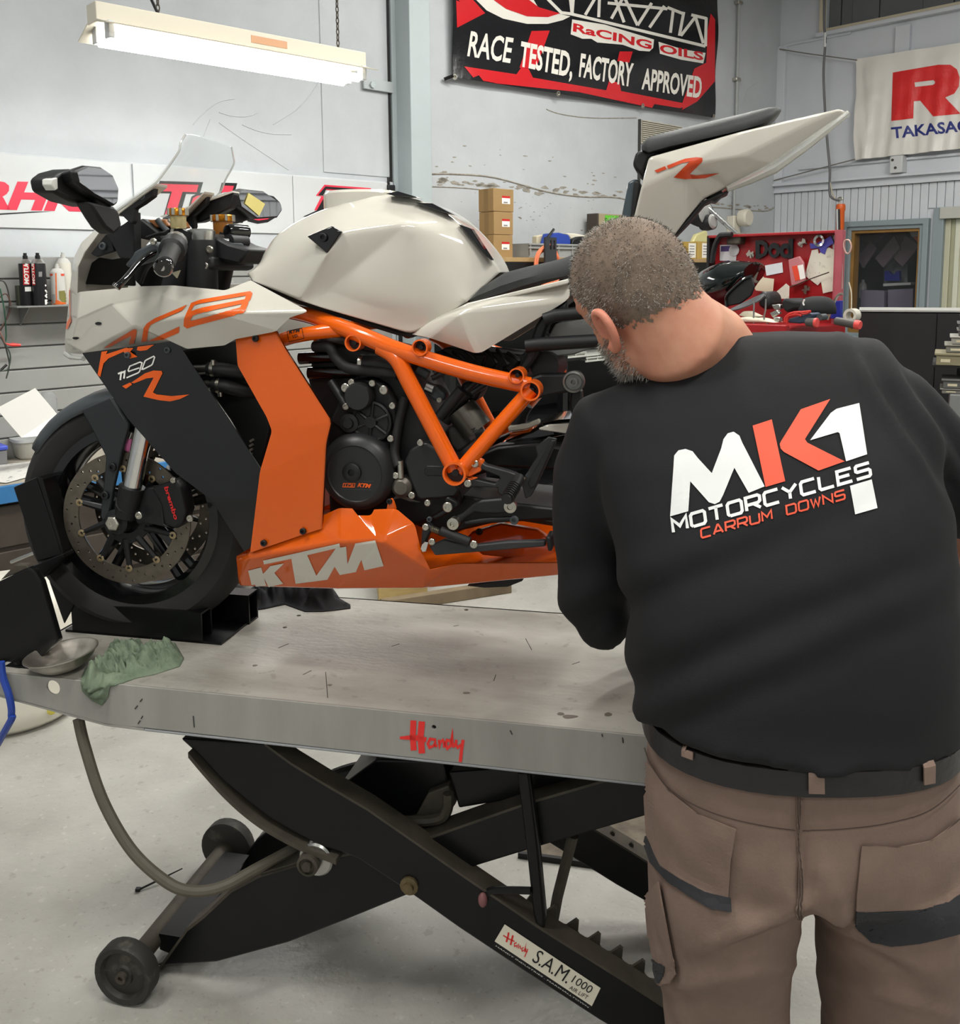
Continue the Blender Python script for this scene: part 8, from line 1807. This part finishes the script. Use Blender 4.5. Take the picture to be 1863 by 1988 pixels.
tobj('cover_piece', [(560, 800), (640, 770), (690, 830), (715, 960), (650, 1010), (560, 960)], -0.30, 0.1, M_mb, 'black domed cover beside the spare fairing', 'cover', 0.02)
cap = thing('cap', 'black baseball cap with a white stitched mark lying in the chest', 'cap', TBF, (TBF.px(*d9((1250, 1010))[0], Y=-0.3).x, -0.3, zt_))
CPF = Fr(TBF.M @ Vector((TBF.px(*d9((1250, 1010))[0], Y=-0.3).x, -0.3, zt_)), TBF.rz)
ca, cb2 = CPF.px(*d9((1090, 980))[0], Y=0), CPF.px(*d9((1475, 960))[0], Y=0); ctop = CPF.px(*d9((1280, 838))[0], Y=0).z
cmid = (ca + cb2) / 2; crx = (cb2 - ca).length / 2
rings = [[Vector((cmid.x + crx * k_ * math.cos(t), 0.08 * k_ * math.sin(t), ca.z - 0.02 + (ctop - ca.z + 0.02) * h_)) for t in [2 * PI * j / 24 for j in range(24)]] for k_, h_ in ((1, 0), (1.0, .3), (.9, .65), (.65, .9), (.3, .99), (.02, 1.0))]
M_cap = mat('black cap cloth', S(26, 27, 29), 0.85)
MB().loft(rings).build('crown', M_cap, cap, smooth=180)
MB().prism([CPF.px(*p, Y=-0.06) for p in d9((840, 900), (880, 860), (1000, 895), (1100, 900), (1110, 1000), (1000, 1000), (900, 1040), (850, 980))], (0, 0.12, 0.0)).build('peak', M_cap, cap, bevel=0.01)
MB().tube([CPF.px(*p, Y=-0.083) for p in d9((1125, 880), (1108, 920), (1120, 950))], 0.003, 6).build('stitched_mark', M_wh, cap)
mm_ = thing('multimeter', 'dark blue multimeter with red test leads lying on the chest rim', 'multimeter', TBF, (TBF.px(*d9((1080, 1110))[0], Y=-0.40).x, -0.40, zt_))
MMF = Fr(TBF.M @ Vector((TBF.px(*d9((1080, 1110))[0], Y=-0.40).x, -0.40, zt_)), TBF.rz)
MB().prism([MMF.px(*p, Y=-0.03) for p in d9((920, 1160), (930, 1110), (1200, 1035), (1235, 1060), (1180, 1140), (1060, 1170))], (0, 0.06, 0)).build('case', mat('slate blue plastic', S(52, 66, 84), 0.4), mm_, bevel=0.006)
for pts in (((890, 1150), (900, 1090), (980, 1040), (1100, 1030), (1200, 1020)), ((1000, 1060), (1060, 1030), (1120, 1050), (1190, 1030)), ((910, 1160), (930, 1080), (1040, 1060), (1090, 1075))):
    MB().tube(bez([MMF.px(*p, Y=-0.035) for p in d9(*pts)], 5), 0.0045, 7).build('test_lead', mat('red lead', S(196, 52, 46), 0.45), mm_)
def torch(pa, pb, r, label, Y=-0.44):
    A_, B_ = TBF.px(*d9(pa)[0], Y=Y), TBF.px(*d9(pb)[0], Y=Y); t = thing('hand_tool', label, 'hand tool', TBF, A_); d_ = B_ - A_
    MB().tube([Vector(), d_ * .05, d_ * .8], [r * .8, r * .9, r], 16).build('handle', mat('charcoal grip', S(70, 66, 62), 0.5), t); MB().tube([d_ * .8, d_ * .95, d_], [r * 1.05, r * 1.05, r * .9], 16).build('red_end', mat('coral red end', S(214, 74, 70), 0.4), t)
torch((1500, 1135), (1800, 1190), 0.016, 'charcoal handled tool with a red end cap at the chest corner'); torch((1150, 1150), (1280, 1160), 0.017, 'stubby charcoal tool with a red end beside the multimeter')
tdisc('socket', (1340, 1090), 0.012, [(0.001, -0.02), (1, -0.02), (1, 0.02), (0.001, 0.02)], M_dg, 'dark socket lying between the cap and the tools', 'socket', -0.40)
tobj('blue_folder', [(1430, 1110), (1490, 900), (1560, 890), (1555, 1110)], -0.10, 0.02, mat('blue folder', S(34, 44, 140), 0.4), 'blue plastic folder standing at the lid side', 'folder', 0.002)
tbl('pry_bar', [(1580, 810), (1530, 830), (1480, 920), (1400, 1120)], 0.006, M_zinc, 'bent steel bar leaning against the blue folder', 'bar', -0.13)
for i, pts in enumerate([[(720, 940), (830, 935), (840, 1000), (760, 1010)], [(700, 1040), (790, 1000), (830, 1050), (740, 1100)], [(740, 1090), (830, 1090), (830, 1150), (760, 1140)]]): tobj('foil_scrap', pts, -0.34 - 0.03 * i, 0.02, M_steel, ['crumpled foil scrap behind the multimeter, against the cap', 'foil scrap between the cables and the multimeter', 'foil scrap at the chest rim by the multimeter'][i], 'scrap', 0.004)
tobj('rag_heap', [(240, 1150), (300, 1100), (400, 1090), (560, 1110), (760, 1160)], -0.44, 0.08, mat('cream rag', S(206, 200, 180), 0.8), 'heap of cream rags at the chest front rim', 'rag', 0.01)
tobj('rag_heap', [(320, 1070), (380, 1020), (440, 1020), (580, 1085), (440, 1100)], -0.40, 0.04, mat('cream rag', S(206, 200, 180), 0.8), 'small cream rag folded on top of the rag heap', 'rag', 0.006)
tbl('arch_wire', [(510, 1180), (515, 1000), (518, 880)], 0.0035, M_steel, 'upright steel wire near the cream rags', 'wire', -0.43); tbl('arch_wire', [(720, 1200), (640, 1120), (655, 1000), (660, 870)], 0.0035, M_steel, 'bent steel wire beside the upright one', 'wire', -0.43)
# work lamp clamped on the lid
wlq = TBF.px(*c5((1250, 655))[0], Y=-0.03); wlp = thing('work_lamp', 'black clamp lamp on a silver arm fixed to the tool chest lid', 'lamp', TBF, wlq)
WLF = Fr(TBF.M @ wlq, TBF.rz)
MB().tube([WLF.px(*p, Y=0) for p in c5((1252, 655), (1180, 590), (1078, 498))], 0.010, 10).build('arm', M_chrome, wlp); MB().cbox((-0.02, 0, -0.005), (0.07, 0.05, 0.05)).build('clamp', M_dirtsteel, wlp, bevel=0.006)
def lamphead(a, b, r0, r1):
    A_, B_ = WLF.px(*c5(a)[0], Y=-0.02), WLF.px(*c5(b)[0], Y=-0.02); d_ = B_ - A_
    h = MB().tube([A_, A_ + d_ * .15, A_ + d_ * .5, B_], [r0 * .4, r0, (r0 + r1) * .55, r1], 18).build('lamp_shade', M_mb, wlp, smooth=50)
    MB().tube([B_, B_ + d_ * .10], [r1 * .93, r1 * .7], 18).build('lamp_glass', M_lens, h)
lamphead((1020, 565), (1095, 545), 0.035, 0.062); lamphead((1068, 595), (1125, 582), 0.03, 0.036)
# chair-red bin beside the chest
rb = [TBF.px(*p, Y=0.12) for p in zz7((1620, 465), (1690, 400), (1690, 520), (1650, 555))]; c0 = rb[0].copy()
# black cabinet and organiser boxes at the right
ca_, cb_2 = WORLD.px(1668, 602, Y=4.15), WORLD.px(1862, 605, Y=4.0)
kab = thing('black_cabinet', 'plain black cabinet with a pale top edge between chest and window', 'cabinet', None, (ca_.x, 4.15, 0), math.atan2(cb_2.y - 4.15, cb_2.x - ca_.x))
L_ = 0.62; MB().box((0, 0, 0), (L_, 0.35, ca_.z - 0.012)).build('body', mat('black board', S(28, 26, 28), 0.5), kab, smooth=0); MB().box((-0.002, -0.004, ca_.z - 0.007), (L_ + .002, 0.35, ca_.z)).build('top_edge', M_slat, kab, smooth=0); [MB().box((xd, -0.012, 0.05), (xd + L_ * .5 - .004, 0.0, ca_.z - 0.012)).build('door', MATS['black board'], kab, smooth=0) for xd in (.002, L_ * .5 + .002)]
DY = 3.25; OF = Fr((WORLD.px(1800, 770, Y=DY).x, DY, 0), -0.46)
def of(x, y, Y=0): return OF.px(x, y, Y=Y)
zc1 = of(1850, 766).z; zc2 = of(1850, 711).z
dc = thing('drawer_cabinet', 'grey metal drawer cabinet behind the person at the wall side', 'cabinet', OF, (0, 0, 0))
xl = of(1836, 900).x
MB().box((xl, 0, 0), (xl + 0.7, 0.4, zc1)).build('carcass', mat('grey steel', S(120, 122, 120), 0.45), dc, bevel=0.004, smooth=0)
zz_ = 0.06
while zz_ + 0.2 < zc1:
    d = MB().box((xl + 0.02, -0.014, zz_), (xl + 0.68, 0, zz_ + 0.17)).build('drawer', mat('pale grey steel', S(150, 150, 146), 0.4), dc, bevel=0.003, smooth=0); MB().box((xl + 0.06, -0.024, zz_ + 0.135), (xl + 0.64, -0.014, zz_ + 0.15)).build('pull', M_steel, d, smooth=0); zz_ += 0.19
rsx = of(1809, 711).x
shl2 = thing('small_rack', 'narrow black rack carrying the organiser boxes on the drawer cabinet', 'rack', OF, (0, 0.1, zc1)); MB().box((rsx, -0.08, zc2 - zc1 - 0.008), (rsx + 0.5, 0.24, zc2 - zc1)).build('rack_shelf', M_black, shl2, smooth=0)
for xx in (of(1858, 720).x, rsx + 0.48): MB().box((xx, 0.05, 0), (xx + 0.02, 0.07, zc2 - zc1 - 0.008)).build('rack_leg', M_black, shl2, smooth=0)
for i, (x0_, yt, yb, col, zbase, lab) in enumerate([(1813, 686, 711, (140, 132, 106), 0, 'long yellowed organiser box, lowest on the black rack'), (1831, 669, 686, (128, 126, 116), 0, 'grey organiser box on the long yellowed one'), (1841, 653, 669, (160, 158, 150), 0, 'pale clear organiser box with a white knob'), (1854, 640, 653, (106, 106, 102), 0, 'grey organiser box with a yellow tag'), (1854, 627, 640, (98, 100, 100), 0, 'small grey organiser box under the top one'), (1859, 613, 627, (84, 86, 86), 0, 'topmost grey organiser box of the rack stack'), (1827, 756, 766, (130, 128, 122), 1, 'flat pale organiser box on the drawer cabinet'), (1829, 737, 756, (98, 98, 96), 1, 'grey organiser box with a cream tag under the rack')]):
    zb_ = of(1850, yb).z; zt2 = of(1850, yt).z; xa = of(x0_, 700).x; t = thing('organiser_box', lab, 'box', OF, (xa, 0.02, zb_)); w_ = 0.30; hh_ = zt2 - zb_
    MB().box((0.006, 0, 0), (w_, 0.16, hh_ * .78)).build('tray', mat('organiser %d' % i, S(*col), 0.35), t, bevel=0.003, smooth=0); MB().box((0, -0.006, hh_ * .78), (w_ + .006, 0.166, hh_ - 0.001)).build('lid', mat('organiser %d' % i, S(*col), 0.35), t, bevel=0.002, smooth=0)
    MB().box((0.02, -0.002, hh_ * .25), (0.05, 0, hh_ * .5)).build('tag', M_cream, t, smooth=0)
